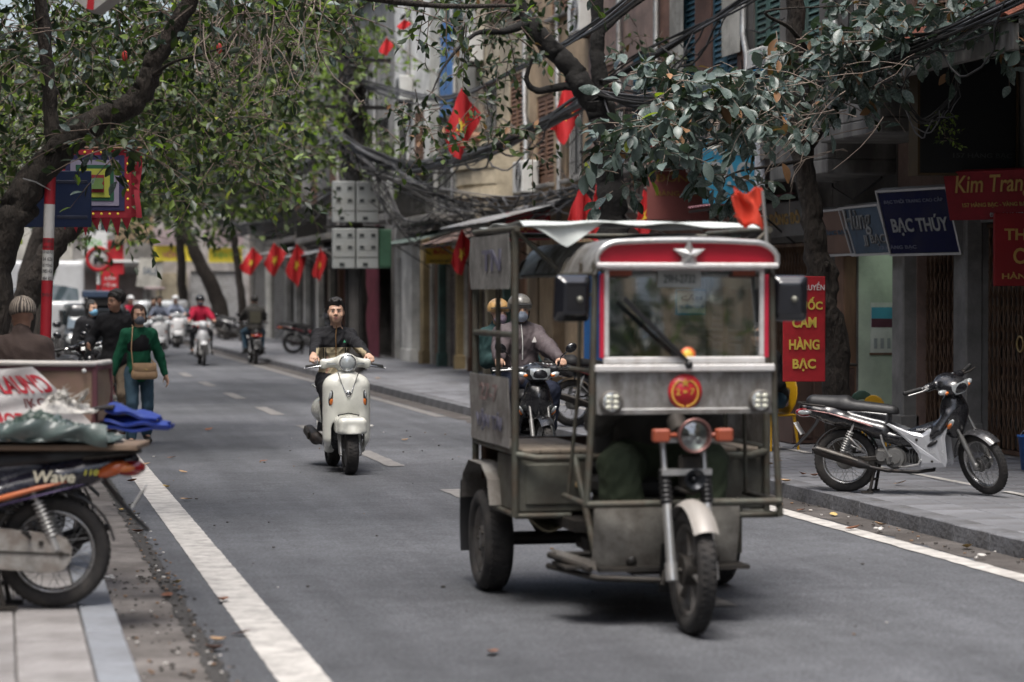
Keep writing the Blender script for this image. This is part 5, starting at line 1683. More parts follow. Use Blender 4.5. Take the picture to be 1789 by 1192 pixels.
# unseen trees added behind the viewer to block light and show in reflections
for (lab, bx, by, seed) in (('unseen street tree added on the right pavement just behind the viewer', 8.2, 4, 91), ('unseen street tree added on the left pavement behind the viewer', -1.6, -5, 92), ('unseen street tree added on the right pavement far behind the viewer', 8.2, -10, 93)):
 r_ = random.Random(seed)
 tips = [((bx + r_.gauss(0, 2.0), by + r_.gauss(0, 2.4), 6.6 + r_.gauss(0, 1.1)), .9) for i in range(30)]
 t, P, D, S, = tree(lab, (bx, by, .1), [([(bx, by, .1), (bx + .1, by, 2.4), (bx - .2, by + .2, 4.6), (bx, by, 7)], [.2, .17, .14, .06])], tips, None, None, seed, (.22, .36), 1.4, 7, (5, 8))
 leaves_mesh('crown', P, D, S, [LG_DARK, LG_MID], t, (.55, .45), 2, seed=seed)

# unseen trees added past the picture edges, their crowns shading the pavements
def upper_crown(label, path, radii, box, n, seed):
 r_ = random.Random(seed)
 tips = [((r_.uniform(box[0], box[1]), r_.uniform(box[2], box[3]), r_.uniform(box[4], box[5])), .7) for i in range(n)]
 t, P, D, S = tree(label, path[0], [(path, radii)], tips, None, None, seed, (.20, .34), 1.2, 7, (5, 8))
 leaves_mesh('crown', P, D, S, [LG_DARK, LG_MID], t, (.6, .4), 2, seed=seed)
upper_crown('unseen shading tree added on the right pavement outside the right picture edge', [(9.1, 17.6, .1), (9.1, 17.8, 3.2), (8.8, 18.4, 6), (8.2, 20, 8)], [.2, .17, .12, .06], (6.4, 10.5, 15, 24, 6.0, 8.8), 60, 95)
upper_crown('unseen shading tree added on the left pavement outside the left picture edge', [(-2.4, 14, .1), (-2.3, 14.2, 3), (-1.8, 15, 6), (-1.2, 16, 7.5)], [.2, .17, .12, .06], (-3.5, 2.0, 11, 22, 5.6, 8.4), 60, 96)

# ================================================================== THE CARGO TRICYCLE
STEELG = M('olive_steel', (.082, .086, .070), .55, .3, var=.3, scale=9, dirt=(.075, .050, .034), amt=.45, dscale=8)
SHEET = M('worn_sheet_metal', (.36, .355, .345), .38, .6, var=.3, scale=5, dirt=(.085, .07, .055), amt=.5, dscale=9, bump=.12, bscale=6, stretch=(1, 1, .5))
GALV = M('grey_sheet', (.21, .20, .185), .6, .3, var=.25, scale=6, dirt=(.10, .085, .07), amt=.5, dscale=5, bump=.15)
SKIRT = M('grey_green_sheet', (.235, .225, .20), .6, .2, var=.25, scale=6, dirt=(.075, .062, .05), amt=.5, dscale=5, bump=.15)
OLIVE = M('olive_panel', (.100, .100, .082), .6, .2, var=.3, scale=5, dirt=(.055, .045, .035), amt=.5, dscale=4)
CHROME = M('chrome', (.68, .68, .68), .12, 1.0, var=.08); SILV = M('silver_trim', (.55, .55, .54), .3, .75, var=.12, dirt=(.28, .26, .24), amt=.25, dscale=12)
TYRE = M('tyre_rubber', (.022, .021, .021), .85, var=.3, scale=14, dirt=(.055, .048, .042), amt=.3, dscale=7)
RIMG = M('rim_grey', (.16, .155, .15), .55, .5, var=.2, dirt=(.08, .065, .05), amt=.4, dscale=10)
BLKP = M('black_plastic', (.014, .014, .015), .4, var=.2); BLKG = M('black_gloss', (.009, .009, .011), .12, var=.1, coat=.5)
DARKM = M('dark_metal', (.03, .028, .026), .6, .5, var=.3, dirt=(.06, .05, .04), amt=.4, dscale=9)
VRED = M('visor_red', (.40, .012, .028), .35, var=.1, coat=.3); ORANGE = M('indicator_orange', (.30, .07, .035), .4, var=.2)
LENS = M('lamp_lens', (.55, .56, .55), .12, .2, var=.1, coat=.6); LAMPIN = M('lamp_bowl', (.7, .7, .68), .2, .9, var=.1)
WOODP = M('weathered_plank', (.27, .225, .175), .8, var=.3, scale=3, stretch=(9, 1, 1), bump=.25, dirt=(.11, .09, .07), amt=.4)
CLOTHW = M('white_tarp', (.56, .60, .58), .7, var=.08, scale=4, dirt=(.35, .36, .33), amt=.25)
SCREEN = glass_mat('windscreen_glass', (.72, .80, .80), .74)
TR = thing('cargo_tricycle', 'old motor tricycle with red visor, silver star, windscreen and open cargo box driving toward us', 'tricycle', (3.43, 12.62, .006))
def tp(name, mb, mat, parent=None):
 return mb.build(name, mat, parent or TR)

def tyre_prof(Rw, w, h=.8):
 """closed tyre section: outer radius Rw, half width w, side wall height"""
 s = w * h
 return [(Rw - 2.1 * w * h, -w * .62), (Rw - 1.5 * s, -w * .95), (Rw - .75 * s, -w), (Rw - .25 * s, -w * .82), (Rw - .04 * s, -w * .45), (Rw, 0),
   (Rw - .04 * s, w * .45), (Rw - .25 * s, w * .82), (Rw - .75 * s, w), (Rw - 1.5 * s, w * .95), (Rw - 2.1 * w * h, w * .62)]
def tread(q, c, axis, Rw, w, n, mi=0):
 """raised tread blocks round a tyre"""
 x, y, z = basis(axis)
 c = Vector(c)
 for i in range(n):
  for s in (-1, 1):
   a = 2 * PI * (i + (.5 if s > 0 else 0)) / n
   d = x * math.cos(a) + y * math.sin(a)
   tg = z.cross(d)
   rot = Matrix((tg, z, d)).transposed()
   q.box(c + d * (Rw - .002) + z * (s * w * .36), (2 * PI * Rw / n * .6, w * .5, .008), rot @ Matrix.Rotation(.5 * s, 3, 'Z'))
# front wheel, fork, lamp
fw = (-.05, -1.0, .315)
q = MB(); q.lathe(tyre_prof(.315, .046, .95), fw, (1, 0, 0), 48, 0, True); tread(q, fw, (1, 0, 0), .315, .046, 54)
wh = tp('front_wheel', q, TYRE)
q = MB(); q.lathe([(.232, -.034), (.222, -.030), (.205, -.026), (.205, .026), (.222, .030), (.232, .034), (.225, 0)], fw, (1, 0, 0), 40, 0, True)
for i in range(6):
 a = 2 * PI * i / 6 + .3
 d = Vector((0, math.cos(a), math.sin(a)))
 q.tube([Vector(fw) + d * .04, Vector(fw) + d * .12, Vector(fw) + d * .215], [.026, .018, .022], 6, flat=.55)
q.cyl((fw[0] - .05, fw[1], fw[2]), (fw[0] + .05, fw[1], fw[2]), .05, n=16)
q.build('rim', RIMG, wh)
q = MB(); q.cyl((fw[0] - .055, fw[1], fw[2]), (fw[0] + .045, fw[1], fw[2]), .075, n=18); q.cyl((fw[0] - .12, fw[1], fw[2]), (fw[0] + .12, fw[1], fw[2]), .014, n=8); q.build('hub', DARKM, wh)
FT = Vector((0, .18, .66)).normalized()
q = MB()
for s in (-.105, .105):
 a = Vector((fw[0] + s, fw[1] + .0, fw[2] - .02))
 q.cyl(a, a + FT * .36, .026, .024, 10); q.cyl(a + FT * .36, a + FT * .72, .016, n=10); q.cyl(a - FT * .03, a + FT * .06, .034, n=8)
q.box((fw[0], -.845, .965), (.28, .07, .035)); q.box((fw[0], -.88, .80), (.26, .06, .03))
tp('fork', q, SILV)
for s in (-.105, .105):
 q = MB()
 a = Vector((fw[0] + s, fw[1], fw[2] - .02))
 q.lathe([(.024 + .012 * abs(math.sin(i * PI / 4)), .36 + i * .006) for i in range(29)], a, FT, 14)
 tp('fork_boot', q, BLKP)
q = MB()
q.sheet(lambda u, v: (fw[0] + (v - .5) * .125, fw[1] - math.cos(R(38 + 98 * u)) * (.352 - .03 * (2 * v - 1) ** 2), fw[2] + math.sin(R(38 + 98 * u)) * (.352 - .03 * (2 * v - 1) ** 2)), 14, 8, 0, True, .004)
tp('front_fender', q, M('fender_grey', (.36, .34, .32), .5, .2, var=.15, dirt=(.2, .18, .15), amt=.35))
q = MB(); q.sheet(lambda u, v: (fw[0] + (v - .5) * .15, fw[1] + .30 + .06 * u, .42 - .26 * u), 3, 3, 0, True, .006); tp('front_mud_flap', q, BLKP)
hl = Vector((-.02, -.935, .985))
q = MB(); q.lathe([(0, .0), (.05, .0), (.078, .05), (.086, .10), (.086, .115)], hl + Vector((0, .10, 0)), (0, -1, 0), 28)
HL = tp('headlight', q, M('lamp_shell', (.05, .032, .03), .35, .3))
q = MB(); q.torus(hl + Vector((0, -.015, 0)), (0, 1, 0), .082, .008, 32, 8); q.build('lamp_ring', M('lamp_ring_rust', (.20, .10, .09), .35, .6), HL)
q = MB(); q.lathe([(0, .02), (.04, .017), (.076, 0)], hl + Vector((0, -.006, 0)), (0, -1, 0), 28); q.build('lamp_glass', SCREEN, HL)
q = MB()
q.lathe([(0, 0), (.075, .05)], hl + Vector((0, .05, 0)), (0, -1, 0), 24)
for dx, dz in ((-.025, -.02), (.025, -.02), (0, .024)):
 q.ell(hl + Vector((dx, .012, dz)), (.016, .012, .016), 10, 6)
q.build('reflector', M('dim_reflector', (.25, .24, .22), .3, .7), HL)
for s in (-1, 1):
 q = MB(); q.box((-.02 + s * .165, -.90, .985), (.088, .055, .068), None, .01); q.cyl((-.02 + s * .08, -.88, .985), (-.02 + s * .13, -.89, .985), .012, n=8)
 tp('indicator', q, ORANGE)
q = MB(); q.lathe([(0, .03), (.018, .03), (.03, .01), (.052, -.02), (.055, -.035), (.046, -.03), (.02, .0), (0, .0)], (-.02, -.92, .765), (0, 1, 0), 24); q.ell((-.02, -.925, .765), (.016, .02, .016), 10, 6)
tp('horn', q, M('horn_black', (.02, .022, .026), .3, .5))
q = MB(); q.box((-.02, -.86, .80), (.12, .05, .17), None, .01); q.tube([(-.1, -.86, .72), (-.02, -.9, .69), (.06, -.86, .72)], .012, 6); tp('lamp_bracket', q, DARKM)

# cab front
yf = -.67
q = MB()
for s in (-1, 1):
 q.tube([(s * .515, yf - .01, .56 if s > 0 else .62), (s * .485, yf, 1.10), (s * .468, yf, 1.86)], .018, 8)
 q.tube([(s * .49, yf + .5, .62), (s * .455, yf + .42, 1.2), (s * .47, yf + .30, 1.86)], .011, 6)
 q.tube([(s * .468, yf, 1.30), (s * .47, yf + .55, 1.30)], .013, 8)
 q.tube([(s * .515, yf - .01, .625), (s * .50, yf + .55, .625)], .016, 8)
q.tube([(-.515, yf - .02, .625), (.515, yf - .02, .625)], .019, 8)
q.tube([(.515, yf - .02, .56), (.515, yf + .12, .545), (.33, yf + .12, .545)], .017, 8)
tp('cab_frame', q, STEELG)
q = MB(); q.box((0, yf - .012, 1.207), (.93, .012, .238)); q.box((0, yf - .012, 1.095), (.92, .05, .022))
fp = tp('front_panel', q, SHEET)
q = MB(); q.box((0, yf - .024, 1.097), (.80, .012, .03), None, .004); q.build('lower_trim', SILV, fp)
for i in range(9):
 q = MB(); q.ell((-.42 + i * .105, yf - .03, 1.098), (.006, .004, .006), 6, 4)
 q.build('bolt', DARKM, fp)
WTR = M('white_enamel_trim', (.68, .67, .66), .35, .2, var=.08, dirt=(.4, .36, .33), amt=.25, dscale=14)
q = MB(); q.box((0, yf - .03, 1.318), (.955, .03, .038), None, .007); tp('upper_trim', q, WTR)
# windscreen
ws_ = MB(); ws_.box((0, yf + .036, 1.595), (.80, .007, .475), Matrix.Rotation(R(-8), 3, 'X')); sg = tp('windscreen', ws_, SCREEN)
q = MB()
q.box((0, yf - .012, 1.358), (.86, .028, .034), None, .006)
for s in (-1, 1):
 q.box((s * .413, yf - .012, 1.60), (.024, .026, .445), None, .005)
q.box((0, yf - .008, 1.826), (.85, .022, .016))
q.build('screen_frame', WTR, sg)
for s in (-1, 1):
 q = MB(); q.box((s * .437, yf - .016, 1.585), (.022, .020, .43), None, .004); q.build('red_strip', M('strip_red', (.50, .02, .05), .4, var=.08), sg)
q = MB(); q.tube([(.015, yf - .035, 1.335), (.0, yf - .05, 1.36), (-.16, yf - .05, 1.51)], [.012, .01, .008], 6); q.box((-.17, yf - .035, 1.525), (.44, .014, .026), Matrix.Rotation(R(44), 3, 'Y'), .004)
q.ell((.015, yf - .045, 1.335), (.022, .016, .022), 8, 6)
q.build('wiper', BLKP, sg)
q = MB(); q.lathe([(0, 0), (.040, 0), (.040, .004), (0, .004)], (.02, yf - .004, 1.385), (0, -1, 0), 22); q.build('round_sticker', M('sticker_orange', (.75, .16, .05), .5), sg)
q = MB(); q.lathe([(0, 0), (.026, 0), (.026, .006), (0, .006)], (.02, yf - .005, 1.385), (0, -1, 0), 20); q.build('sticker_centre', M('sticker_yellow', (.85, .55, .08), .5), sg)
q = MB(); q.box((-.01, yf + .05, 1.775), (.23, .006, .085), None, .002); plate = tp('number_plate', q, M('plate_pale', (.42, .44, .42), .4))
text('29H-2732', (-.01, yf + .046, 1.775), UX, UZ, .17, .045, M('plate_ink', (.10, .11, .11), .6), plate, 'lettering', .003, .01)
for s in (-1, 1):
 q = MB(); q.box((s * .33, yf + .03, 1.805), (.12, .02, .03)); tp('marker_lamp', q, ORANGE)
q = MB(); q.tube([(.1, yf + .30, 1.48), (.36, yf + .12, 1.44)], .008, 6); tp('grab_rail', q, SILV)
# emblem: red disc, wreath, star, figures
q = MB(); q.lathe([(0, 0), (.086, 0), (.09, .003), (.09, .008), (0, .008)], (.0, yf - .019, 1.197), (0, -1, 0), 36)
em = tp('emblem', q, M('emblem_red', (.45, .02, .03), .4, var=.06))
GLD = M('emblem_gold', (.62, .36, .06), .45, .2)
q = MB(); q.prism([(-a, b_) for a, b_ in star_poly(.026)][::-1], (0, yf - .0275, 1.243), UX, UZ, .003); q.build('emblem_star', GLD, em)
q = MB()
for s in (-1, 1):
 for i in range(11):
  a = R(-80 + 14 * i)
  c = Vector((s * math.cos(a) * .069, yf - .029, 1.190 + math.sin(a) * .069))
  q.ell(c, (.011, .003, .005), 8, 5, Matrix.Rotation(-s * (a + PI / 2 + .5), 3, 'Y'))
q.build('wreath', GLD, em)
text('2', (-.038, yf - .028, 1.197), UX, UZ, .022, .034, GLD, em, 'lettering', .003, .02)
text('7', (.038, yf - .028, 1.197), UX, UZ, .022, .034, GLD, em, 'lettering', .003, .02)
q = MB(); q.box((0, yf - .029, 1.197), (.020, .004, .014)); q.build('emblem_block', GLD, em)
# round auxiliary lamps
for s in (-1, 1):
 c = Vector((s * .395, yf - .05, 1.148))
 q = MB(); q.lathe([(0, .045), (.04, .045), (.057, .02), (.058, -.015), (.05, -.018)], c, (0, 1, 0), 26)
 lp = tp('auxiliary_lamp', q, GALV)
 q = MB(); q.lathe([(0, -.006), (.03, -.005), (.05, 0)], c + Vector((0, -.014, 0)), (0, 1, 0), 24); q.build('lens_base', LAMPIN, lp)
 for i in range(6):
  q = MB(); q.ell(c + Vector((.019 * (1 if i % 2 else -1), -.02, (i // 2 - 1) * .027)), (.016, .008, .012), 10, 6); q.build('led_lens', M('led_lens', (.62, .62, .52), .25, .1), lp)
# visor, star
def arch(x, w=.48, h0=1.845, h1=1.965, rr=.12):
 d = max(0, abs(x) - (w - rr)) / rr
 return h1 - .018 * (x / w) ** 2 - (h1 - h0 - .02) * (1 - math.sqrt(max(0, 1 - min(1, d) ** 2)))
xs = [-.47 + .94 * i / 40 for i in range(41)]
q = MB(); q.prism([(x, arch(x)) for x in xs][::-1] + [(-.47, 1.85), (.47, 1.85)], (0, yf - .05, 0), UX, UZ, -.03)
vis_ = tp('visor', q, VRED)
q = MB(); q.tube([(-.478, yf - .07, 1.85)] + [(x * 1.015, yf - .07, arch(x) + .006) for x in xs] + [(.478, yf - .07, 1.85)], .015, 8); q.build('visor_rim', SILV, vis_)
q = MB(); q.box((0, yf - .075, 1.842), (.965, .035, .028), None, .008); q.build('visor_trim', WTR, vis_)
sp = star_poly(.088, .036)
q = MB(); c0 = Vector((0.005, yf - .082, 1.898))
q.add([c0 + Vector((0, -.03, 0))] + [c0 + UX * a + UZ * b_ for a, b_ in sp] + [c0 + UX * a + UZ * b_ + Vector((0, .02, 0)) for a, b_ in sp],
   [(0, i % 10 + 1, i) for i in range(1, 11)] + [(i, i % 10 + 1, i % 10 + 11, i + 10) for i in range(1, 11)])
tp('star_ornament', q, SILV)
# roof sheet, arched, over cab and cargo
q = MB()
def roofp(u, v):
 x = -.475 + .95 * v
 d = abs(x) / .475
 z = 1.985 - .03 * d * d - (.165 * max(0, (d - .66) / .34) ** 2.2)
 return (x * (1 + .015 * math.sin(u * 30)), yf - .04 + 1.95 * u, z + .004 * math.sin(u * 17 + x * 9))
q.sheet(roofp, 26, 24, 0, True, .006)
tp('roof', q, SHEET)
q = MB()
for y in (yf + .1, yf + .75, yf + 1.4, yf + 1.88):
 q.tube([(-.47, y, 1.80), (-.44, y, 1.88), (-.3, y, 1.95), (0, y, 1.965), (.3, y, 1.95), (.44, y, 1.88), (.47, y, 1.80)], .012, 6)
for s in (-1, 1):
 q.tube([(s * .475, yf, 1.80), (s * .475, yf + 1.9, 1.80)], .013, 6)
tp('roof_hoop', q, STEELG)
# mirrors
for s in (-1, 1):
 sm = SDF((-.16, -.08, -.18), (.16, .08, .18), .008)
 sm.rbox((0, 0, 0), (.098, .024, .12), .024, 0).rbox((0, .02, 0), (.088, .02, .11), .02, .01)
 sm.rbox((0, -.030, .004), (.068, .022, .088), .014, .035)
 o = sm.build('mirror', M('mirror_black', (.010, .011, .015), .14, var=.1, coat=1.0), TR)
 o.location = (s * .585 + (.0 if s < 0 else -.015), yf + .02, 1.675)
 o.rotation_euler = (R(6), 0, R(-8 * s))
 q = MB(); q.box((0, .041, 0), (.16, .004, .2), None, .002); q.build('mirror_glass', M('mirror_glass', (.05, .055, .065), .05, .9, var=.05), o)
 q = MB(); q.ell((.02, -.06, .0), (.018, .018, .018), 8, 6); q.tube([(.02, -.05, .0), (-s * .06, -.01, .02), (-s * .13, 0, .02)], .010, 6); q.build('mirror_arm', M('arm_grey', (.2, .2, .17), .5, .5), o)
# skirt sheets and footwell
q = MB()
def skirt(x0, x1, z0, z1, y):
 q.sheet(lambda u, v: (x0 + (x1 - x0) * u, y + .05 * (1 - v) ** 3 + .008 * math.sin(u * 7 + v * 5), z0 + (z1 - z0) * v), 10, 8, 0, True, .005)
skirt(-.46, -.06, .275, .635, yf + .06)
skirt(.08, .33, .30, .635, yf + .10)
tp('front_skirt', q, SKIRT)
q = MB(); q.box((-.04, -.36, .285), (.80, .60, .02)); q.box((-.02, -.05, .265), (.42, .9, .05)); q.tube([(-.62, -.28, .33), (-.48, -.62, .285)], .017, 6)
q.tube([(-.62, -.28, .33), (-.40, -.28, .33)], .017, 6); q.tube([(-.62, -.26, .27), (-.45, -.65, .245), (-.05, -.72, .23)], .017, 6); q.box((-.52, -.42, .29), (.16, .32, .012))
q.tube([(-.02 - .13, -.8, .22), (-.13, -.78, .29)], .014, 6)
tp('floor_frame', q, DARKM)
q = MB(); q.sheet(lambda u, v: (-.60 + .15 * u, -.28 - .34 * u + .04 * v, .31 - .03 * u + .05 * v), 4, 3, 0, True, .005); tp('step_plate', q, GALV)
# cargo body
XL, y0c, y1c = -.71, .15, 1.26
q = MB()
for s in (-1, 1):
 x = s * abs(XL)
 q.tube([(x, y0c, .49), (x, y0c, 2.045)], .021, 8)
 q.tube([(x, y1c, .72), (x, y1c, 2.03)], .021, 8)
 q.tube([(x + .04 * -s, .80, .84), (x + .04 * -s, .80, 1.74)], .016, 8)
 q.tube([(x, y0c - .05, 2.05), (x, y1c + .03, 2.055)], .018, 8)
 q.tube([(x, y0c, 1.475), (x, y1c + .01, 1.475)], .018, 8)
 q.tube([(x, y0c, .845), (x, y1c, .845)], .022, 8); q.tube([(x, y0c, .50), (x, y0c + .55, .50)], .016, 8)
 q.tube([(x, y0c, .495), (s * .40, y0c, .495)], .016, 8)
 q.tube([(s * .40, y0c - .10, .81), (s * .36, y0c - .42, .30)], .022, 8)
 q.tube([(s * .47, yf + .55, .6), (s * .47, yf + .55, .3)], .016, 8) if s > 0 else None
q.tube([(-.71, y0c, .83), (-.60, y0c - .05, .81), (-.3, y0c - .10, .815), (.3, y0c - .10, .815), (.60, y0c - .05, .81), (.71, y0c, .83)], .021, 8)
q.tube([(-.71, y1c, 2.04), (.71, y1c, 2.04)], .016, 8); q.tube([(-.71, y1c, .845), (.71, y1c, .845)], .018, 8)
q.tube([(-.71, y0c, 2.04), (-.47, y0c, 1.83)], .014, 6); q.tube([(.71, y0c, 2.04), (.47, y0c, 1.83)], .014, 6)
tp('cargo_frame', q, STEELG)
for s in (-1, 1):
 x = s * (abs(XL) + .024)
 q = MB(); q.sheet(lambda u, v: (x + .006 * math.sin(u * 9 + v * 4), y0c + .03 + (y1c - y0c - .02) * u, 1.725 + .30 * v), 8, 4, 0, True, .006)
 up = tp('upper_side_panel', q, M('scuffed_panel', (.19, .185, .175), .7, .2, var=.35, scale=7, dirt=(.42, .41, .39), amt=.22, dscale=10, bump=.2))
 q = MB(); q.sheet(lambda u, v: (x + .006 * math.sin(u * 7 + v * 5), y0c + .03 + (y1c - y0c - .02) * u, .86 + .38 * v), 8, 4, 0, True, .006)
 lo = tp('lower_side_panel', q, M('side_panel_metal', (.32, .31, .295), .5, .4, var=.25, scale=6, dirt=(.13, .11, .095), amt=.4, dscale=9))
 FBLUE = M('faded_blue_letter', (.10, .10, .165), .8, var=.3, scale=30, dirt=(.17, .16, .17), amt=.4, dscale=30); FREDL = M('faded_red_letter', (.22, .12, .115), .8, var=.3, scale=30, dirt=(.2, .19, .18), amt=.5, dscale=30)
 uu = Vector((0, -1, 0)) if s < 0 else Vector((0, 1, 0))
 text('TN', (x + s * .012, .62, 1.885), uu, UZ, .52, .12, FBLUE, up, 'lettering', .003, .03)
 text('27-7', (x + s * .012, .70, 1.145), uu, UZ, .5, .10, FREDL, lo, 'lettering', .003, .02)
 text('VẬN TẢI', (x + s * .012, .70, .985), uu, UZ, .72, .12, FBLUE, lo, 'lettering', .003, .03)
# bed: planks, dark bin, boxes
for i in range(4):
 q = MB(); q.box((-.665 + .11 * i + .05, .70, .842), (.105, 1.04, .022), None, .004); tp('bed_plank', q, WOODP)
for i in range(4):
 q = MB(); q.box((.23 + .125 * i, .66, .842), (.10, 1.08, .022), None, .004); tp('bed_plank', q, WOODP)
q = MB(); q.box((-.01, .75, .60), (.40, 1.0, .02)); q.box((-.21, .75, .72), (.015, 1.0, .25)); q.box((.19, .75, .72), (.015, 1.0, .25)); q.box((0, 1.24, .74), (1.36, .02, .24)); q.box((-.01, .255, .715), (.40, .015, .24))
tp('tool_bin', q, M('bin_brown', (.05, .028, .02), .8, var=.3))
q = MB(); q.box((-.5, .42, .665), (.40, .50, .31), None, .01); q.box((-.5, .165, .665), (.30, .012, .22), None, .004); tp('side_locker', q, OLIVE)
q = MB(); q.box((.5, .42, .665), (.40, .50, .31), None, .01); tp('side_locker', q, OLIVE)
q = MB(); q.box((-.36, .155, .66), (.028, .014, .03), None, .004); tp('locker_tag', q, M('tag_tan', (.45, .33, .18), .6))
q = MB(); q.sheet(lambda u, v: (-.62 + .26 * u, .28 + .5 * v, .50 - .10 * math.sin(PI * u) * (1 - v)), 8, 4, 0, True, .01); tp('fuel_tank', q, M('tank_ochre', (.30, .26, .16), .5, .2, dirt=(.12, .1, .08), amt=.4))
# rear wheels, guards, axle
for s in (-1, 1):
 c = (s * .672, 1.0, .29)
 q = MB(); q.lathe(tyre_prof(.29, .083, .62), c, (1, 0, 0), 44, 0, True); tread(q, c, (1, 0, 0), .29, .083, 46)
 w_ = tp('rear_wheel', q, TYRE)
 q = MB(); q.lathe([(.20, s * .05), (.185, s * .062), (.15, s * .035), (.09, s * .03), (.075, s * .055), (.03, s * .062), (0, s * .062)], c, (1, 0, 0), 32); q.lathe([(.20, -s * .06), (.0, -s * .05)], c, (1, 0, 0), 24)
 q.build('rim', RIMG, w_)
 for i in range(5):
  a = 2 * PI * i / 5
  q = MB(); q.cyl((c[0] + s * .04, c[1] + .062 * math.cos(a), c[2] + .062 * math.sin(a)), (c[0] + s * .066, c[1] + .062 * math.cos(a), c[2] + .062 * math.sin(a)), .010, n=6)
  q.build('wheel_nut', DARKM, w_)
 q = MB()
 pts = [(.56, .52), (.62, .66), (.80, .735), (1.18, .735), (1.36, .64), (1.40, .50)]
 q.sheet(lambda u, v: (s * (.57 + .20 * v), pts[min(4, int(u * 5))][0] + (pts[min(5, int(u * 5) + 1)][0] - pts[min(4, int(u * 5))][0]) * (u * 5 - min(4, int(u * 5))), pts[min(4, int(u * 5))][1] + (pts[min(5, int(u * 5) + 1)][1] - pts[min(4, int(u * 5))][1]) * (u * 5 - min(4, int(u * 5)))), 10, 2, 0, False, .004)
 gd = tp('mudguard', q, GALV)
 q = MB(); q.sheet(lambda u, v: (s * (.55 + .22 * u), 1.41 + .03 * math.sin(v * 3), .60 - .42 * v), 3, 6, 0, True, .008); tp('mud_flap', q, BLKP)
 q = MB(); q.box((s * .60, .60, .735), (.12, .10, .03), Matrix.Rotation(.25, 3, 'X')); q.build('guard_block', WOODP, gd)
q = MB(); q.cyl((-.62, 1.0, .29), (.62, 1.0, .29), .04, n=10); q.ell((.05, 1.0, .29), (.13, .14, .12), 14, 10)
for s in (-.38, .38):
 for k in range(3):
  q.tube([(s, .5, .42 - k * .012), (s, 1.0, .33 - k * .012), (s, 1.35, .42 - k * .012)], .016, 6, flat=.5)
tp('rear_axle', q, DARKM)
q = MB(); q.box((0, .30, .44), (.34, .42, .26), None, .03); q.cyl((-.22, .25, .40), (.22, .25, .40), .09, n=14); q.box((0, .6, .46), (.9, 1.5, .06)); q.tube([(.2, .3, .38), (.3, .6, .32), (.3, 1.3, .34)], .025, 8)
for i in range(6):
 q.box((-.02, .16 + i * .022, .58), (.26, .008, .12))
q.box((-.30, -.02, .36), (.14, .2, .1), None, .02); q.cyl((-.36, .1, .35), (-.30, -.2, .36), .03, n=8)
tp('engine', q, DARKM)
# seat, handlebar
q = MB(); q.box((.0, .0, .67), (.62, .34, .10), None, .03); q.box((0, .14, .9), (.6, .07, .34), None, .03); tp('driver_seat', q, M('seat_black', (.018, .018, .018), .6))
q = MB(); q.box((0, .02, .46), (.55, .3, .30)); tp('seat_box', q, OLIVE)
q = MB(); q.tube([(-.30, -.40, 1.15), (-.18, -.48, 1.14), (-.05, -.56, 1.13), (.10, -.48, 1.14), (.22, -.40, 1.15)], .013, 8); q.tube([(-.05, -.82, .96), (-.05, -.56, 1.13)], .03, 8); q.cyl((-.05, -.78, .99), (-.05, -.70, 1.05), .05, n=12)
tp('handlebar', q, DARKM)
# white tarpaulin lying on the roof
tt = thing('tarpaulin', 'white tarpaulin spread over the tricycle roof with one hanging corner', 'tarpaulin', (3.43, 12.62, .006))
q = MB()
def tarp(u, v):
 x = -.70 + 1.32 * v
 z = 2.08 + .006 * math.sin(u * 13 + v * 5) + .004 * math.sin(v * 23 + u * 4) + .012 * math.sin(v * PI) - .022 * (1 - min(1, u * 8)) * (1 + math.sin(v * 17) * .25)
 return (x + .012 * math.sin(u * 9), -.02 + 1.26 * u + .03 * math.sin(v * 9), z)
q.sheet(tarp, 26, 30, 0, True, .004)
def corner(u, v):
 a = Vector(tarp(.03, .02 + .34 * u))
 return a + Vector((.03 * v, -.02 * v - .012 * math.sin(u * 14) * v, -.004 - .12 * v * max(0, 1 - abs(u - .42) / .45)))
q.sheet(corner, 14, 6, 0, True, .004)
q.build('tarpaulin_sheet', CLOTHW, tt)
# small flag on a staff at the cab's right corner
fl = thing('red_pennant', 'small ragged red flag on a thin staff at the front right corner of the tricycle', 'flag', (3.43 + .468, 12.62 + yf + .06, 1.84))
q = MB(); q.tube([(0, 0, 0), (-.01, 0, .2), (-.03, 0, .40)], [.011, .010, .008], 6); q.build('flag_staff', M('staff_grey', (.3, .31, .3), .5, .5), fl)
q = MB(); q.sheet(lambda u, v: (-.03 - .155 * u + .012 * math.sin(v * 9 + u * 7), .03 * math.sin(u * 9 + v * 3), .40 - .175 * v - .02 * u * math.sin(v * 11) + .02 * math.sin(u * 8) - .03 * v * (1 - u)), 14, 14, 0, True, .004)
q.build('flag_cloth', M('pennant_red', (.60, .05, .022), .75, var=.15, scale=9), fl)

# ================================================================== MOTORBIKES AND SCOOTERS (forward is local -Y, right-hand side is local -X)
def paint(name, col, **k):
 d = dict(rough=.22, var=.06, coat=.6, dirt=tuple(c * .5 + .04 for c in col), amt=.18, dscale=9)
 d.update(k)
 return M(name, col, **d)
P_BLACK = paint('paint_black', (.010, .010, .012)); P_SILVER = paint('paint_silver', (.40, .41, .43), metal=.35, amt=.05); P_WHITE = paint('paint_pearl_white', (.62, .62, .56)); P_RED = paint('paint_red', (.35, .02, .03))
P_NAVY = paint('paint_navy', (.012, .014, .03)); P_GREY = paint('paint_dark_grey', (.04, .04, .043))
SEATM = M('seat_vinyl', (.016, .016, .017), .5, var=.2, bump=.1); GLASSL = M('lamp_glass', (.5, .53, .53), .08, .35, var=.15, scale=40, coat=.8); REDL = M('tail_lamp', (.25, .01, .012), .15, coat=.6); AMBER = M('amber_lens', (.6, .16, .03), .15, coat=.6)
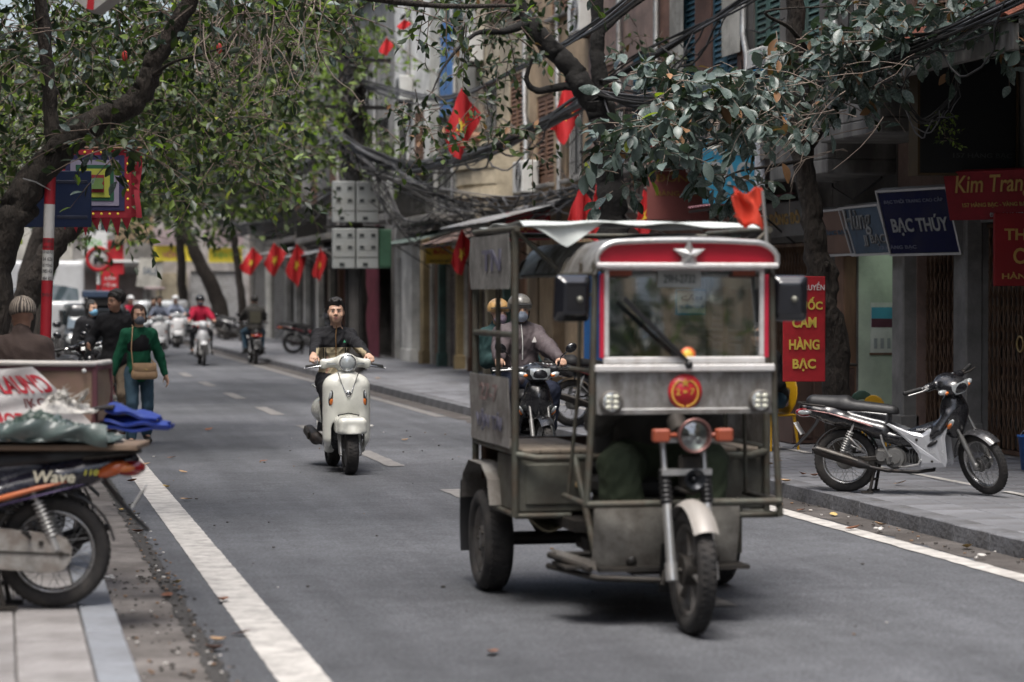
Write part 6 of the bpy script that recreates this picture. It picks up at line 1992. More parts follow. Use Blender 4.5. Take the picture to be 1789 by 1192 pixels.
ENG = M('engine_alloy', (.26, .26, .255), .4, .7, var=.25, scale=12, dirt=(.07, .06, .05), amt=.4, dscale=12); SPOKE = M('spoke_steel', (.35, .35, .34), .35, .9, var=.15); RIMC = M('rim_chrome', (.50, .50, .50), .25, .9, var=.15, dirt=(.2, .17, .14), amt=.3, dscale=14)
RUBBER = M('grip_rubber', (.012, .012, .012), .7); PIPE = M('exhaust_black', (.018, .017, .017), .5, .4, var=.3, dirt=(.05, .035, .028), amt=.3, dscale=10); PLATEW = M('number_plate_white', (.6, .6, .58), .5, var=.1, dirt=(.3, .28, .25), amt=.3)

def spoked_wheel(root, name, c, Rw, w, spokes=True, xf=None, hubr=.05, seg=40, alloy=False):
 q = MB(); q.lathe(tyre_prof(Rw, w, .85), c, (1, 0, 0), seg, 0, True)
 if seg > 30:
  tread(q, c, (1, 0, 0), Rw, w, 48)
 if xf is not None: q.xform(xf)
 wh = q.build(name, TYRE, root)
 q = MB(); ri = Rw - 1.75 * w
 q.lathe([(ri, -w * .62), (ri - .006, -w * .66), (ri - .014, -w * .45), (ri - .020, 0), (ri - .014, w * .45), (ri - .006, w * .66), (ri, w * .62), (ri + .006, 0)], c, (1, 0, 0), seg, 0, True)
 if xf is not None: q.xform(xf)
 q.build('rim', RIMC if not alloy else RIMG, wh)
 q = MB(); c = Vector(c)
 q.cyl(c - UX * .055, c + UX * .055, hubr, n=18); q.lathe([(hubr, -.04), (hubr + .016, -.04), (hubr + .016, -.034), (hubr, -.034)], c, (1, 0, 0), 18, 0, True); q.lathe([(hubr, .034), (hubr + .016, .034), (hubr + .016, .04), (hubr, .04)], c, (1, 0, 0), 18, 0, True)
 q.cyl(c - UX * .1, c + UX * .1, .012, n=8)
 if xf is not None: q.xform(xf)
 q.build('hub', ENG, wh)
 if spokes:
  q = MB()
  n = 36
  for i in range(n):
   a = 2 * PI * i / n
   s = -1 if i % 2 else 1
   a2 = a + (.5 if (i // 2) % 2 else -.5)
   q.tube([c + Vector((s * .036, math.cos(a2) * (hubr + .01), math.sin(a2) * (hubr + .01))), c + Vector((0, math.cos(a) * (ri - .012), math.sin(a) * (ri - .012)))], .0019, 4, caps=False)
  if xf is not None: q.xform(xf)
  q.build('spokes', SPOKE, wh)
 return wh

def underbone(label, loc, rz, body=None, shield=None, accent=None, steer=0.0, scale=1.0, vox=.011, group=None, mirrors=True, words=None, stand=False, lean_=0.0, plate=True, seatm=None, hi=True, rimR=.28, front=True, gray_case=False):
 body, shield, accent = body or P_BLACK, shield or P_BLACK, accent or P_BLACK
 t = thing('motorbike', label, 'motorbike', loc, rz, group, scale)
 if lean_:
  t.rotation_euler = (0, lean_, rz)
 seg = 44 if hi else 26
 RA, FA = Vector((0, 0, rimR)), Vector((0, -1.21, rimR))
 ax = Vector((0, .446, .895)); head = Vector((0, -.93, .83))
 xf = Matrix.Translation(head) @ Matrix.Rotation(steer, 4, ax) @ Matrix.Translation(-head)
 spoked_wheel(t, 'rear_wheel', RA, rimR, .042, True, None, .065, seg)
 if front:
  spoked_wheel(t, 'front_wheel', FA, rimR, .037, True, xf, .05, seg)
  q = MB()
  for s in (-.085, .085):
   a = FA + UX * s
   q.cyl(a - ax * .03, a + ax * .30, .024, n=10); q.cyl(a + ax * .30, a + ax * .62, .015, n=10); q.ell(a, (.03, .035, .04), 8, 6)
  q.xform(xf).build('fork', ENG, t)
  q = MB()
  q.sheet(lambda u, v: ((v - .5) * (.115 + .02 * math.sin(u * PI)), FA.y - math.cos(R(48 + 128 * u)) * (rimR + .028 - .022 * (2 * v - 1) ** 2), FA.z + math.sin(R(48 + 128 * u)) * (rimR + .028 - .022 * (2 * v - 1) ** 2)), 18, 8, 0, True, .005)
  q.xform(xf).build('front_fender', P_GREY if shield is P_SILVER else body, t)
  # handlebar cover with lamp
  s_ = SDF((-.26, -1.14, .82), (.26, -.72, 1.12), vox)
  s_.ell((0, -.98, .965), (.13, .125, .085), .03).cap((-.19, -.88, 1.0), (.19, -.88, 1.0), .036, None, .05).ell((0, -.90, 1.02), (.10, .09, .05), .03)
  s_.cap((0, -.93, .82), (0, -.93, .94), .05, .06, .03)
  hc = s_.build('handlebar_cover', body, t, xf=xf)
  q = MB(); q.sheet(lambda u, v: (.19 * (u - .5) * (1 - .35 * (v < .5) * (1 - 2 * v)), -1.065 - .034 * math.cos((u - .5) * 2.4) * (.6 + .4 * math.sin(v * PI)), .915 + .10 * v), 10, 6, 0, True, .008); q.xform(xf).build('headlight', GLASSL, t)
  for s in (-1, 1):
   q = MB(); q.ell((s * .145, -1.01, .955), (.055, .03, .026), 12, 8, Matrix.Rotation(-.3 * s, 3, 'Y')); q.xform(xf).build('indicator', GLASSL, t)
   q = MB(); q.ell((s * .128, -1.032, .948), (.025, .018, .016), 8, 6); q.xform(xf).build('amber_lens', AMBER, t)
  q = MB(); q.tube([(-.37, -.80, 1.0), (-.22, -.87, 1.005), (.22, -.87, 1.005), (.37, -.80, 1.0)], .012, 8); q.xform(xf).build('handlebar', CHROME, t)
  for s in (-1, 1):
   q = MB(); q.tube([(s * .25, -.857, 1.005), (s * .38, -.795, 1.0)], .019, 10); q.ell((s * .385, -.792, 1.0), (.022, .022, .022), 8, 6); q.xform(xf).build('grip', RUBBER, t)
   q = MB(); q.tube([(s * .2, -.90, 1.0), (s * .28, -.905, .998), (s * .40, -.85, .99)], [.009, .007, .006], 6); q.box((s * .215, -.885, 1.005), (.05, .04, .045), None, .01); q.xform(xf).build('brake_lever', SILV if s < 0 else DARKM, t)
   if mirrors:
    q = MB(); q.tube([(s * .21, -.88, 1.02), (s * .24, -.90, 1.12), (s * .30, -.90, 1.17)], .006, 6)
    q.ell((s * .335, -.90, 1.20), (.058, .022, .042), 14, 10, Matrix.Rotation(-.5 * s, 3, 'Y')); q.xform(xf).build('mirror', BLKG, t)
  q = MB(); q.sheet(lambda u, v: (.14 * (u - .5), -.93 + .10 * v, 1.062 - .035 * v), 4, 4, 0, True, .01); q.xform(xf).build('instrument_panel', GLASSL, t)
  q = MB(); q.box((0, -.80, .97), (.05, .01, .05), Matrix.Rotation(.6, 3, 'X')); q.xform(xf).build('meter_label', WHITEP, t)
 # steering head cover and leg shields
 s_ = SDF((-.24, -1.12, .22), (.24, -.36, .92), vox)
 s_.ell((0, -.96, .70), (.105, .115, .21), .03).ell((0, -1.0, .74), (.07, .08, .09), .03)
 for s in (-1, 1):
  s_.cap((s * .05, -.98, .78), (s * .17, -.86, .56), .03, .022, .05)
  s_.cap((s * .10, -.92, .70), (s * .17, -.80, .52), .05, .03, .05)
 for s in (-1, 1):
  s_.ell((s * .06, -.94, .73), (.065, .10, .17), .03)
 for s in (-1, 1):
  s_.cap((s * .09, -.86, .60), (s * .09, -.52, .48), .055, .05, .04).cap((s * .08, -.60, .46), (s * .08, -.40, .50), .05, .06, .04)
 s_.cap((0, -.92, .62), (0, -.55, .50), .07, .06, .04)
 s_.build('front_cover', body, t)
 poly = [(-.93, .63), (-.905, .50), (-.93, .31), (-.915, .25), (-.70, .245), (-.675, .36), (-.60, .455), (-.48, .545), (-.38, .61), (-.40, .622), (-.57, .558), (-.70, .535), (-.80, .60)]
 for s in (-1, 1):
  q = MB()
  k = len(poly)
  def wx(p): return s * (.120 + .065 * max(0, min(1, (.70 - p[1]) / .30)) - .03 * max(0, (p[0] + .6) / .4))
  outer = [(wx(p), p[0], p[1]) for p in poly]; inner = [(wx(p) - s * .022, p[0] * .995 - .003, p[1]) for p in poly]
  cen = (s * .178, -.78, .42)
  bul = [Vector(o).lerp(Vector(cen), .22) + UX * s * .014 for o in outer]
  vs = outer + bul + [Vector(cen)] + inner
  f = []
  for i in range(k):
   j = (i + 1) % k
   f += [(i, j, k + j, k + i), (2 * k + 1 + i, 2 * k + 1 + j, j, i)]
  f.append(tuple(range(k, 2 * k)))
  f.append(tuple(range(3 * k, 2 * k, -1)))
  if s > 0:
   f = [x[::-1] for x in f]
  q.add(vs, f, 0, False)
  q.build('leg_shield', shield, t)
  q = MB(); q.ell((s * .178, -.66, .485), (.012, .012, .012), 8, 6); q.ell((s * .192, -.80, .30), (.012, .016, .012), 8, 6); q.build('shield_screw', DARKM, t)
  q = MB(); q.ell((s * .183, -.80, .455), (.016, .055, .018), 10, 6, Matrix.Rotation(-.55, 3, 'X')); q.build('shield_vent', BLKP, t)
  q = MB()
  c = Vector((s * .152, -.955, .63))
  q.ell(c, (.014, .05, .022), 10, 8, Matrix.Rotation(-.9, 3, 'X') @ Matrix.Rotation(s * .5, 3, 'Z')); q.build('front_indicator', GLASSL, t)
  q = MB(); q.ell(c + Vector((s * .004, .012, -.025)), (.014, .035, .016), 10, 8, Matrix.Rotation(-.9, 3, 'X') @ Matrix.Rotation(s * .5, 3, 'Z')); q.build('front_amber_lens', AMBER, t)
 # rear body
 s_ = SDF((-.2, -.62, .38), (.2, .64, .86), vox)
 s_.cap((0, .38, .735), (0, .12, .68), .05, .085, .03)
 for s in (-1, 1):
  s_.cap((s * .05, .28, .72), (s * .075, .03, .655), .05, .065, .04)
  s_.cap((s * .075, .05, .655), (s * .075, -.34, .55), .065, .07, .05)
  s_.cap((s * .07, -.30, .55), (s * .06, -.50, .50), .06, .04, .05)
 s_.rbox((0, -.10, .665), (.088, .30, .075), .035, .03, 0, Matrix.Rotation(.10, 3, 'X'))
 s_.plane_cut((0, 0, .80), (0, 0, 1))
 s_.cap((-.12, 0, rimR), (.12, 0, rimR), rimR + .035, None, .01, 0, True)
 s_.build('side_cover', body, t)
 s_ = SDF((-.18, -.62, .62), (.18, .56, .90), vox)
 s_.cap((0, .29, .785), (0, .0, .755), .075, .10, .03).cap((0, .0, .745), (0, -.40, .715), .10, .075, .04)
 s_.rbox((0, -.05, .61), (.3, .8, .115), 0, .02, 0, Matrix.Rotation(.085, 3, 'X'), True)
 s_.rbox((0, -.42, .86), (.3, .38, .075), .05, .03, 0, Matrix.Rotation(.10, 3, 'X'), True)
 s_.build('seat', seatm or SEATM, t)
 for s in (-1, 1):
  sw = 2.0 if gray_case else 1.0
  q = MB(); q.tube([(s * .120, .36, .735), (s * .150, .12, .70), (s * .150, -.15, .628), (s * .12, -.34, .565)] if sw == 1 else [(s * .148, .08, .642), (s * .156, -.06, .612), (s * .156, -.22, .568), (s * .13, -.42, .52)], [.006, .013 * sw, .016 * sw, .012 * sw], 6, flat=.5); q.build('side_stripe', accent, t)
  q = MB(); a, b_ = Vector((s * .125, .03, .30)), Vector((s * .13, -.10, .62))
  q.cyl(a, b_, .012, n=8); d = (b_ - a).normalized()
  for i in range(9):
   q.torus(a + d * (.08 + i * .022), d, .026, .006, 14, 5)
  q.cyl(a, a + d * .07, .022, n=8)
  q.build('shock_absorber', SILV, t)
  q = MB(); q.box((s * .09, -.20, .30), (.025, .46, .045), Matrix.Rotation(-.10, 3, 'X'), .008); q.build('swing_arm', DARKM, t)
  q = MB(); q.cyl((s * .10, -.44, .275), (s * .30, -.44, .265), .014, n=8); q.box((s * .26, -.44, .275), (.10, .045, .03), None, .01); q.tube([(s * .12, -.1, .36), (s * .22, -.13, .40), (s * .27, -.10, .40)], .010, 6); q.build('foot_peg', RUBBER, t)
 q = MB(); q.tube([(-.14, .16, .76), (-.15, .36, .78), (0, .43, .785), (.15, .36, .78), (.14, .16, .76)], .011, 8); q.build('grab_rail', DARKM, t)
 # tail lamp, rear fender, plate
 s_ = SDF((-.16, .22, .60), (.16, .52, .80), vox)
 s_.ell((0, .375, .70), (.105, .085, .045), .02)
 s_.build('tail_light', REDL, t)
 for s in (-1, 1):
  q = MB(); q.ell((s * .105, .35, .705), (.025, .065, .022), 10, 8); q.build('rear_indicator', GLASSL if shield is P_SILVER else AMBER, t)
 q = MB(); q.sheet(lambda u, v: ((v - .5) * (.15 - .03 * u), .25 + .22 * u ** 1.3, .66 - .27 * u + .05 * (2 * v - 1) ** 2 * -.3), 10, 6, 0, True, .006); q.build('rear_fender', BLKP, t)
 q = MB(); q.sheet(lambda u, v: ((v - .5) * .085, -.0 + math.sin(R(-70 + 150 * u)) * (rimR + .022), rimR + math.cos(R(-70 + 150 * u)) * (rimR + .022)), 12, 4, 0, True, .004); q.build('inner_fender', BLKP, t)
 if plate:
  pl_ = MB(); rot = Matrix.Rotation(R(-32), 3, 'X')
  c = Vector((0, .425, .555)); pl_.box(c, (.165, .008, .125), rot, .002); po_ = pl_.build('number_plate', PLATEW, t)
  nrm = rot @ Vector((0, 1, 0)); upv = rot @ UZ
  text('29-X5\n418.27', c + nrm * .006, Vector((-1, 0, 0)), upv, .13, .09, DARKM, po_, 'lettering', .003, .015)
 # engine, exhaust, chain case
 q = MB(); q.cyl((-.10, -.46, .315), (.11, -.46, .315), .098, n=24); q.box((0, -.40, .33), (.17, .26, .15), None, .03); q.cyl((0, -.54, .325), (0, -.80, .335), .052, n=14)
 for i in range(7):
  q.box((0, -.58 - i * .026, .328), (.15, .010, .13), None, .003)
 q.cyl((-.125, -.46, .315), (-.10, -.46, .315), .078, .092, 24); q.cyl((-.14, -.46, .315), (-.125, -.46, .315), .05, n=20); q.cyl((-.132, -.34, .33), (-.09, -.34, .33), .045, n=14)
 q.cyl((.11, -.46, .31), (.13, -.46, .31), .085, .07, 20)
 q.build('engine', ENG, t)
 q = MB(); q.tube([(-.05, -.80, .30), (-.09, -.80, .22), (-.12, -.66, .20), (-.135, -.40, .205), (-.14, -.20, .24)], .017, 8); q.tube([(-.14, -.24, .235), (-.15, -.16, .26), (-.165, .12, .345), (-.17, .24, .38)], [.02, .042, .047, .040], 14); q.tube([(-.17, .24, .38), (-.171, .265, .388)], [.022, .018], 10)
 ex = q.build('exhaust', PIPE, t)
 q = MB(); q.tube([(-.172, -.14, .29), (-.19, .10, .362), (-.19, .22, .396)], [.022, .036, .028], 10, flat=.5); q.build('heat_shield', GALV if shield is P_SILVER else CHROME if shield is P_RED else GALV, ex)
 if gray_case:
  q = MB()
  poly = [(-.42, .285), (-.42, .40), (-.30, .415), (.02, .375), (.075, .35), (.10, .30), (.095, .245), (.06, .20), (.0, .185), (-.30, .21)]
  q.prism(poly, (.088, 0, 0), (0, 1, 0), (0, 0, 1), .05)
  cc = q.build('chain_case', M('chain_case_alloy', (.33, .32, .30), .55, .4, var=.25, scale=8, dirt=(.15, .11, .085), amt=.5, dscale=6, bump=.15), t)
  for (yy, zz) in ((-.36, .35), (-.05, .335), (.05, .28), (-.30, .255)):
   q = MB(); q.cyl((.136, yy, zz), (.146, yy, zz), .014, n=10); q.build('case_bolt', DARKM, cc)
  q = MB(); q.box((.139, -.16, .290), (.008, .50, .010), Matrix.Rotation(-.05, 3, 'X')); q.build('case_seam', DARKM, cc)
 else:
  q = MB(); q.tube([(.105, -.44, .37), (.105, .02, .335)], .016, 6, flat=.6); q.tube([(.105, -.44, .255), (.105, .02, .225)], .012, 6, flat=.6); q.build('chain_guard', DARKM, t)
 for nm, pts in (('kick_lever', [(-.10, -.44, .33), (-.17, -.42, .33), (-.18, -.36, .46), (-.20, -.35, .52)]), ('brake_pedal', [(-.12, -.50, .24), (-.19, -.56, .245), (-.20, -.68, .27), (-.2, -.70, .31)]), ('peg_bracket', [(-.10, -.06, .42), (-.15, -.20, .36), (-.15, -.05, .50)])):
  q = MB(); q.tube(pts, .010, 6); q.build(nm, SILV, t)
 if stand:
  q = MB()
  for s in (-.1, .1):
   q.tube([(s, -.28, .24), (s * 1.2, -.24, .02)], .014, 6); q.box((s * 1.3, -.22, .012), (.06, .10, .016))
  q.tube([(-.1, -.26, .12), (.1, -.26, .12)], .011, 6); q.build('centre_stand', DARKM, t)
 for (tx, o, u, w, wd_, ht, m, sh) in (words or []):
  text(tx, o, u, w, wd_, ht, m, t, 'lettering', .003, .02, sh)
 return t

def scooter(label, loc, rz, col=None, vox=.009, group=None, mirrors=False, lamp_round=True, hi=True, trims=True, tilt=0.0):
 col = col or P_WHITE
 t = thing('scooter', label, 'scooter', loc, rz, group)
 if tilt:
  t.rotation_euler = (0, tilt, rz)
 Rw = .225
 RA, FA = Vector((0, 0, Rw)), Vector((0, -1.24, Rw))
 for nm, c, w in (('rear_wheel', RA, .060), ('front_wheel', FA, .058)):
  q = MB(); q.lathe(tyre_prof(Rw, w, .62), c, (1, 0, 0), 44 if hi else 24, 0, True)
  if hi: tread(q, c, (1, 0, 0), Rw, w, 40)
  wh = q.build(nm, TYRE, t)
  q = MB(); q.lathe([(.148, -.045), (.13, -.04), (.06, -.05), (0, -.05)], c, (1, 0, 0), 28); q.lathe([(0, .05), (.06, .05), (.13, .04), (.148, .045)], c, (1, 0, 0), 28); q.build('rim', RIMG, wh)
 ax = Vector((0, .42, .907)).normalized()
 q = MB()
 for s in (-.088, .088):
  a = FA + UX * s
  q.cyl(a - ax * .035, a + ax * .16, .024, n=12); q.cyl(a + ax * .16, a + ax * .40, .018, n=10); q.cyl(a - ax * .055, a - ax * .03, .017, n=8)
 q.cyl(FA - UX * .1, FA + UX * .1, .014, n=8)
 q.build('fork', SILV, t)
 s_ = SDF((-.30, -1.28, .12), (.30, -.45, 1.02), vox)
 s_.rbox((0, -.985, .575), (.228, .125, .36), .122, .0).ell((0, -.985, .82), (.17, .13, .15), .04).ell((0, -1.0, .70), (.19, .14, .24), .03).cap((0, -1.03, .88), (0, -.98, .94), .07, .055, .06)
 for s in (-1, 1):
  s_.rbox((s * .15, -.84, .255), (.045, .09, .075), .03, .05)
 s_.rbox((0, -.88, .60), (.185, .10, .34), .05, .0, 0, None, True)
 s_.rbox((0, -1.14, .20), (.158, .26, .315), .10, .012, 0, None, True)
 s_.plane_cut((0, -.82, 0), (0, 1, 0))
 s_.build('front_apron', col, t)
 q = MB(); q.sheet(lambda u, v: ((u - .5) * .34, -.885 + .03 * (2 * u - 1) ** 2, .28 + .60 * v), 8, 6, 0, True, .01); q.build('leg_shield', P_GREY, t)
 s_ = SDF((-.24, -.95, .14), (.24, -.30, .36), vox); s_.rbox((0, -.66, .255), (.165, .25, .045), .03).build('floorboard', P_GREY, t)
 s_ = SDF((-.28, -.50, .22), (.28, .60, .80), vox)
 s_.ell((0, .02, .55), (.205, .46, .155), 0).ell((0, -.30, .50), (.16, .14, .19), .06).ell((0, .40, .60), (.12, .16, .09), .05)
 s_.rbox((0, .0, .22), (.3, .30, .135), .08, .02, 0, None, True)
 s_.plane_cut((0, 0, .715), (0, 0, 1))
 s_.build('rear_body', col, t)
 s_ = SDF((-.22, -.55, .62), (.22, .50, .86), vox); s_.cap((0, .32, .74), (0, .0, .735), .12, .125, 0).cap((0, .0, .73), (0, -.36, .72), .125, .085, .04)
 s_.rbox((0, 0, .60), (.4, .8, .105), 0, .01, 0, None, True)
 s_.build('seat', SEATM, t)
 s_ = SDF((-.26, -1.62, .22), (.26, -.95, .68), vox)
 s_.ell((0, -1.24, .36), (.138, .255, .195), 0).rbox((0, -1.26, .455), (.137, .20, .085), .05, .02)
 s_.rbox((0, -1.24, .10), (.112, .5, .26), .04, .0, 0, None, True)
 s_.plane_cut((0, 0, .385), (0, 0, -1))
 s_.rbox((0, -.98, .45), (.3, .12, .3), .0, 0, 0, None, True)
 s_.build('front_fender', col, t)
 s_ = SDF((-.30, -1.16, .88), (.30, -.80, 1.16), vox)
 s_.ell((0, -1.0, 1.045), (.105, .085, .085), 0)
 for s in (-1, 1):
  s_.cap((0, -.97, 1.06), (s * .20, -.92, 1.035), .058, .040, .04).rbox((s * .215, -.915, 1.03), (.025, .04, .045), .02, .03)
 s_.cap((0, -.96, .88), (0, -.97, 1.0), .075, .07, .05)
 s_.build('handlebar_cover', col, t)
 q = MB(); q.tube([(-.36, -.85, 1.0), (-.22, -.90, 1.02), (.22, -.90, 1.02), (.36, -.85, 1.0)], .012, 8); q.build('handlebar', DARKM, t)
 for s in (-1, 1):
  q = MB(); q.tube([(s * .235, -.896, 1.02), (s * .37, -.846, 1.0)], .020, 10); q.build('grip', RUBBER, t)
  q = MB(); q.tube([(s * .21, -.94, 1.015), (s * .29, -.945, 1.005), (s * .385, -.90, .985)], [.010, .008, .007], 6); q.ell((s * .39, -.898, .985), (.010, .010, .010), 8, 6); q.build('brake_lever', CHROME, t)
  if mirrors:
   q = MB(); q.tube([(s * .2, -.92, 1.05), (s * .26, -.93, 1.17), (s * .32, -.92, 1.2)], .006, 6); q.ell((s * .36, -.92, 1.22), (.06, .02, .04), 12, 8); q.build('mirror', BLKG, t)
  # indicator set in the apron
  q = MB()
  def yap(x, z): return min(-.985 - .125 * math.sqrt(max(.01, 1 - (max(0, abs(x) - .106) / .122) ** 2)), -1.0 - .14 * math.sqrt(max(.0, 1 - (x / .19) ** 2 - ((z - .70) / .24) ** 2)))
  c = Vector((s * .165, yap(.165, .71), .71))
  rot = Matrix.Rotation(s * .95, 3, 'Z') @ Matrix.Rotation(-s * .22, 3, 'Y')
  q.ell(c, (.026, .014, .080), 12, 10, rot); i_ = q.build('indicator', M('indicator_rim', (.07, .07, .07), .2, .6), t)
  q = MB(); q.ell(c + Vector((s * .001, -.006, .026)), (.020, .014, .042), 12, 8, rot); q.build('clear_lens', GLASSL, i_)
  q = MB(); q.ell(c + Vector((s * -.004, -.006, -.030)), (.020, .014, .038), 12, 8, rot); q.build('amber_lens', AMBER, i_)
  q = MB(); q.sheet(lambda u, v: (s * (.105 + .095 * u), -1.012 + .075 * u * u - .004, 1.035 + .018 * (v - .5)), 4, 2, 0, True, .004); q.build('position_lamp', GLASSL, t)
 q = MB(); q.torus((0, -1.085, 1.045), (0, 1, 0.05), .074, .008, 32, 8)
 hl_ = q.build('headlight', CHROME, t)
 q = MB(); q.lathe([(.074, 0), (.06, .014), (.03, .022), (0, .024)], (0, -1.085, 1.045), (0, -1, 0), 28); q.build('lamp_lens', GLASSL, hl_)
 if trims:
  for s in (-1, 1):
   q = MB(); pts = []
   for i in range(9):
    u = i / 8; z = .955 - .23 * u; x = s * (.095 * (1 - u) ** .8 + .004)
    pts.append((x, min(yap(x, z), -.985 - .13 * math.sqrt(max(0, 1 - (x / .17) ** 2 - ((z - .82) / .15) ** 2))) - .008, z))
   q.tube(pts, .0055, 6); q.build('apron_trim', CHROME, t)
  q = MB(); q.ell((0, yap(0, .755) - .006, .755), (.028, .012, .028), 16, 10); bd = q.build('badge', CHROME, t)
  q = MB(); q.torus((0, yap(0, .755) - .016, .755), (0, 1, .12), .016, .003, 20, 6); q.build('badge_ring', DARKM, bd)
 s_ = SDF((-.30, -.40, .10), (.30, .45, .46), vox)
 s_.cap((-.165, -.02, .27), (-.20, .26, .33), .065, .06, .02).cap((.15, -.25, .26), (.14, .05, .25), .09, .08, .03).rbox((0, -.2, .27), (.10, .14, .09), .03, .03).cap((-.12, -.2, .24), (-.165, -.02, .27), .03, .05, .03)
 s_.build('engine_unit', PIPE, t)
 q = MB(); q.box((-.245, .10, .32), (.02, .28, .08), Matrix.Rotation(.2, 3, 'X'), .01); q.build('muffler_guard', DARKM, t)
 q = MB(); q.ell((0, .53, .60), (.09, .05, .05), 12, 8); q.build('tail_light', REDL, t)
 q = MB(); q.sheet(lambda u, v: ((v - .5) * .16, .40 + .22 * u, .50 - .2 * u), 6, 4, 0, True, .006); q.build('rear_fender', BLKP, t)
 q = MB(); q.box((0, .60, .42), (.165, .01, .12), Matrix.Rotation(-.4, 3, 'X')); q.build('number_plate', PLATEW, t)
 q = MB(); q.tube([(-.13, .25, .76), (-.14, .46, .78), (0, .54, .785), (.14, .46, .78), (.13, .25, .76)], .012, 8); q.build('grab_rail', SILV, t)
 for s in (-1, 1):
  q = MB(); q.tube([(s * .06, yap(.06, .48) + .06, .50), (s * .10, -1.14, .55), (0, -1.16, .57)], .006, 5); q.build('cable', RUBBER, t)
 return t

# --- the ridden and parked two-wheelers
SC_Y = 22.55
scooter('cream white scooter with round headlamp ridden by the man in black and beige', (3.23, SC_Y + 1.24 + .1, .006), 0, P_WHITE, .0085)
BK = ground(920, 838, 0)
underbone('black motorbike carrying two people in helmets behind the tricycle', (4.85, 21.5 + 1.24, .006), 0, P_BLACK, P_BLACK, P_GREY, vox=.010)
rb = ground(1478, 859, .125)
TXM = M('letter_silver', (.5, .5, .5), .4)
underbone('black and silver motorbike parked side-on on the right pavement, front wheel turned', (rb.x, rb.y, .125), R(58), P_BLACK, P_SILVER, M('stripe_red_white', (.35, .18, .17), .4, var=.8, scale=14), steer=R(-42), scale=.90, vox=.009, mirrors=False, stand=True,
    words=[('HONDA', (-.172, -.72, .575), Vector((0, -1, 0)), Vector((0, .12, .99)), .12, .020, TXM, 0.0)])
lb = ground(95, 1060, .125)
WAVEW = M('letter_cream', (.55, .52, .40), .4); WAVEY = M('letter_lime', (.5, .48, .06), .4)
P_NAVYW = paint('paint_navy_black', (.010, .011, .022)); OSTR = M('stripe_orange', (.45, .12, .04), .35, var=.15); PSTR = M('stripe_purple', (.09, .06, .16), .4, var=.15)
nb = underbone('dark navy motorbike with orange stripe parked at the left, rear wheel toward the road', (lb.x, lb.y, .125), R(263), P_NAVYW, P_NAVYW, OSTR, scale=1.0, vox=.008, stand=True, gray_case=True, plate=True,
    words=[('Wave', (.158, .02, .668), Vector((0, 1, 0)), Vector((0, -.2, .98)), .20, .062, WAVEW, .35), ('110', (.156, .20, .688), Vector((0, 1, 0)), Vector((0, -.2, .98)), .075, .028, WAVEY, .3)])
q = MB(); q.tube([(.152, .16, .628), (.160, -.06, .575), (.150, -.34, .505)], [.004, .014, .012], 6, flat=.4); q.build('side_stripe', PSTR, nb)
q = MB(); q.ell((.10, .30, .700), (.040, .085, .034), 12, 8, Matrix.Rotation(.35, 3, 'X')); q.build('rear_indicator', M('indicator_deep_orange', (.45, .09, .02), .25, coat=.5), nb)
lb2 = ground(196, 992, .125)
underbone('black motorbike parked just behind the navy one, only its rear showing', (lb2.x - .40, lb2.y + .1, .125), R(262), P_BLACK, P_BLACK, P_GREY, vox=.011, stand=True, hi=True, plate=False)
underbone('third dark motorbike parked in the left row, tail fins over the gutter', (.10, 14.6, .125), R(266), P_GREY, P_GREY, P_BLACK, vox=.012, stand=True, hi=False)
kb = ground(1000, 745, .125)
underbone('black motorbike parked on the right pavement behind the two masked riders', (kb.x, kb.y, .125), R(98), P_BLACK, P_BLACK, P_RED, vox=.014, hi=True, stand=True)
fb = ground(512, 618, .125)
underbone('motorbike with chrome muffler parked on the far right pavement', (fb.x, fb.y, .125), R(92), P_BLACK, P_RED, P_RED, vox=.018, hi=False, stand=True)
underbone('grey motorbike parked beside the far thin curved tree', (7.6, 84, .125), R(60), P_GREY, P_SILVER, P_GREY, vox=.022, hi=False, stand=True)
for i, (px, py, a, c, lab) in enumerate(((92, 742, 150, P_BLACK, 'black parked motorbike nearest the brown-jacketed man'), (120, 736, 140, P_RED, 'red fronted motorbike parked in the left cluster'), (128, 728, 25, P_SILVER, 'silver fronted motorbike parked in front of the masked person'))):
 g_ = ground(px, py, .006)
 underbone(lab, (g_.x, g_.y, .006), R(a), P_BLACK, c, c, vox=.016, hi=False, stand=True, steer=R(20))
# far riders' machines
FS = ground(284, 624, .006); FR_ = ground(356, 639, .006); FB = ground(446, 637, .006)
scooter('white scooter ridden by the man in a blue shirt far down the street', (FS.x, FS.y + 1.24, .006), R(-3), paint('paint_white', (.62, .62, .62)), .016, hi=False, trims=False)
underbone('white fronted motorbike ridden by the person in red', (FR_.x, FR_.y + 1.21, .006), 0, paint('paint_white', (.62, .62, .62)), paint('paint_white', (.62, .62, .62)), P_GREY, vox=.016, hi=False)
underbone('dark motorbike ridden away from us by the man in the dark jacket', (FB.x, FB.y, .006), R(180), P_BLACK, P_BLACK, P_RED, vox=.016, hi=False, mirrors=True)

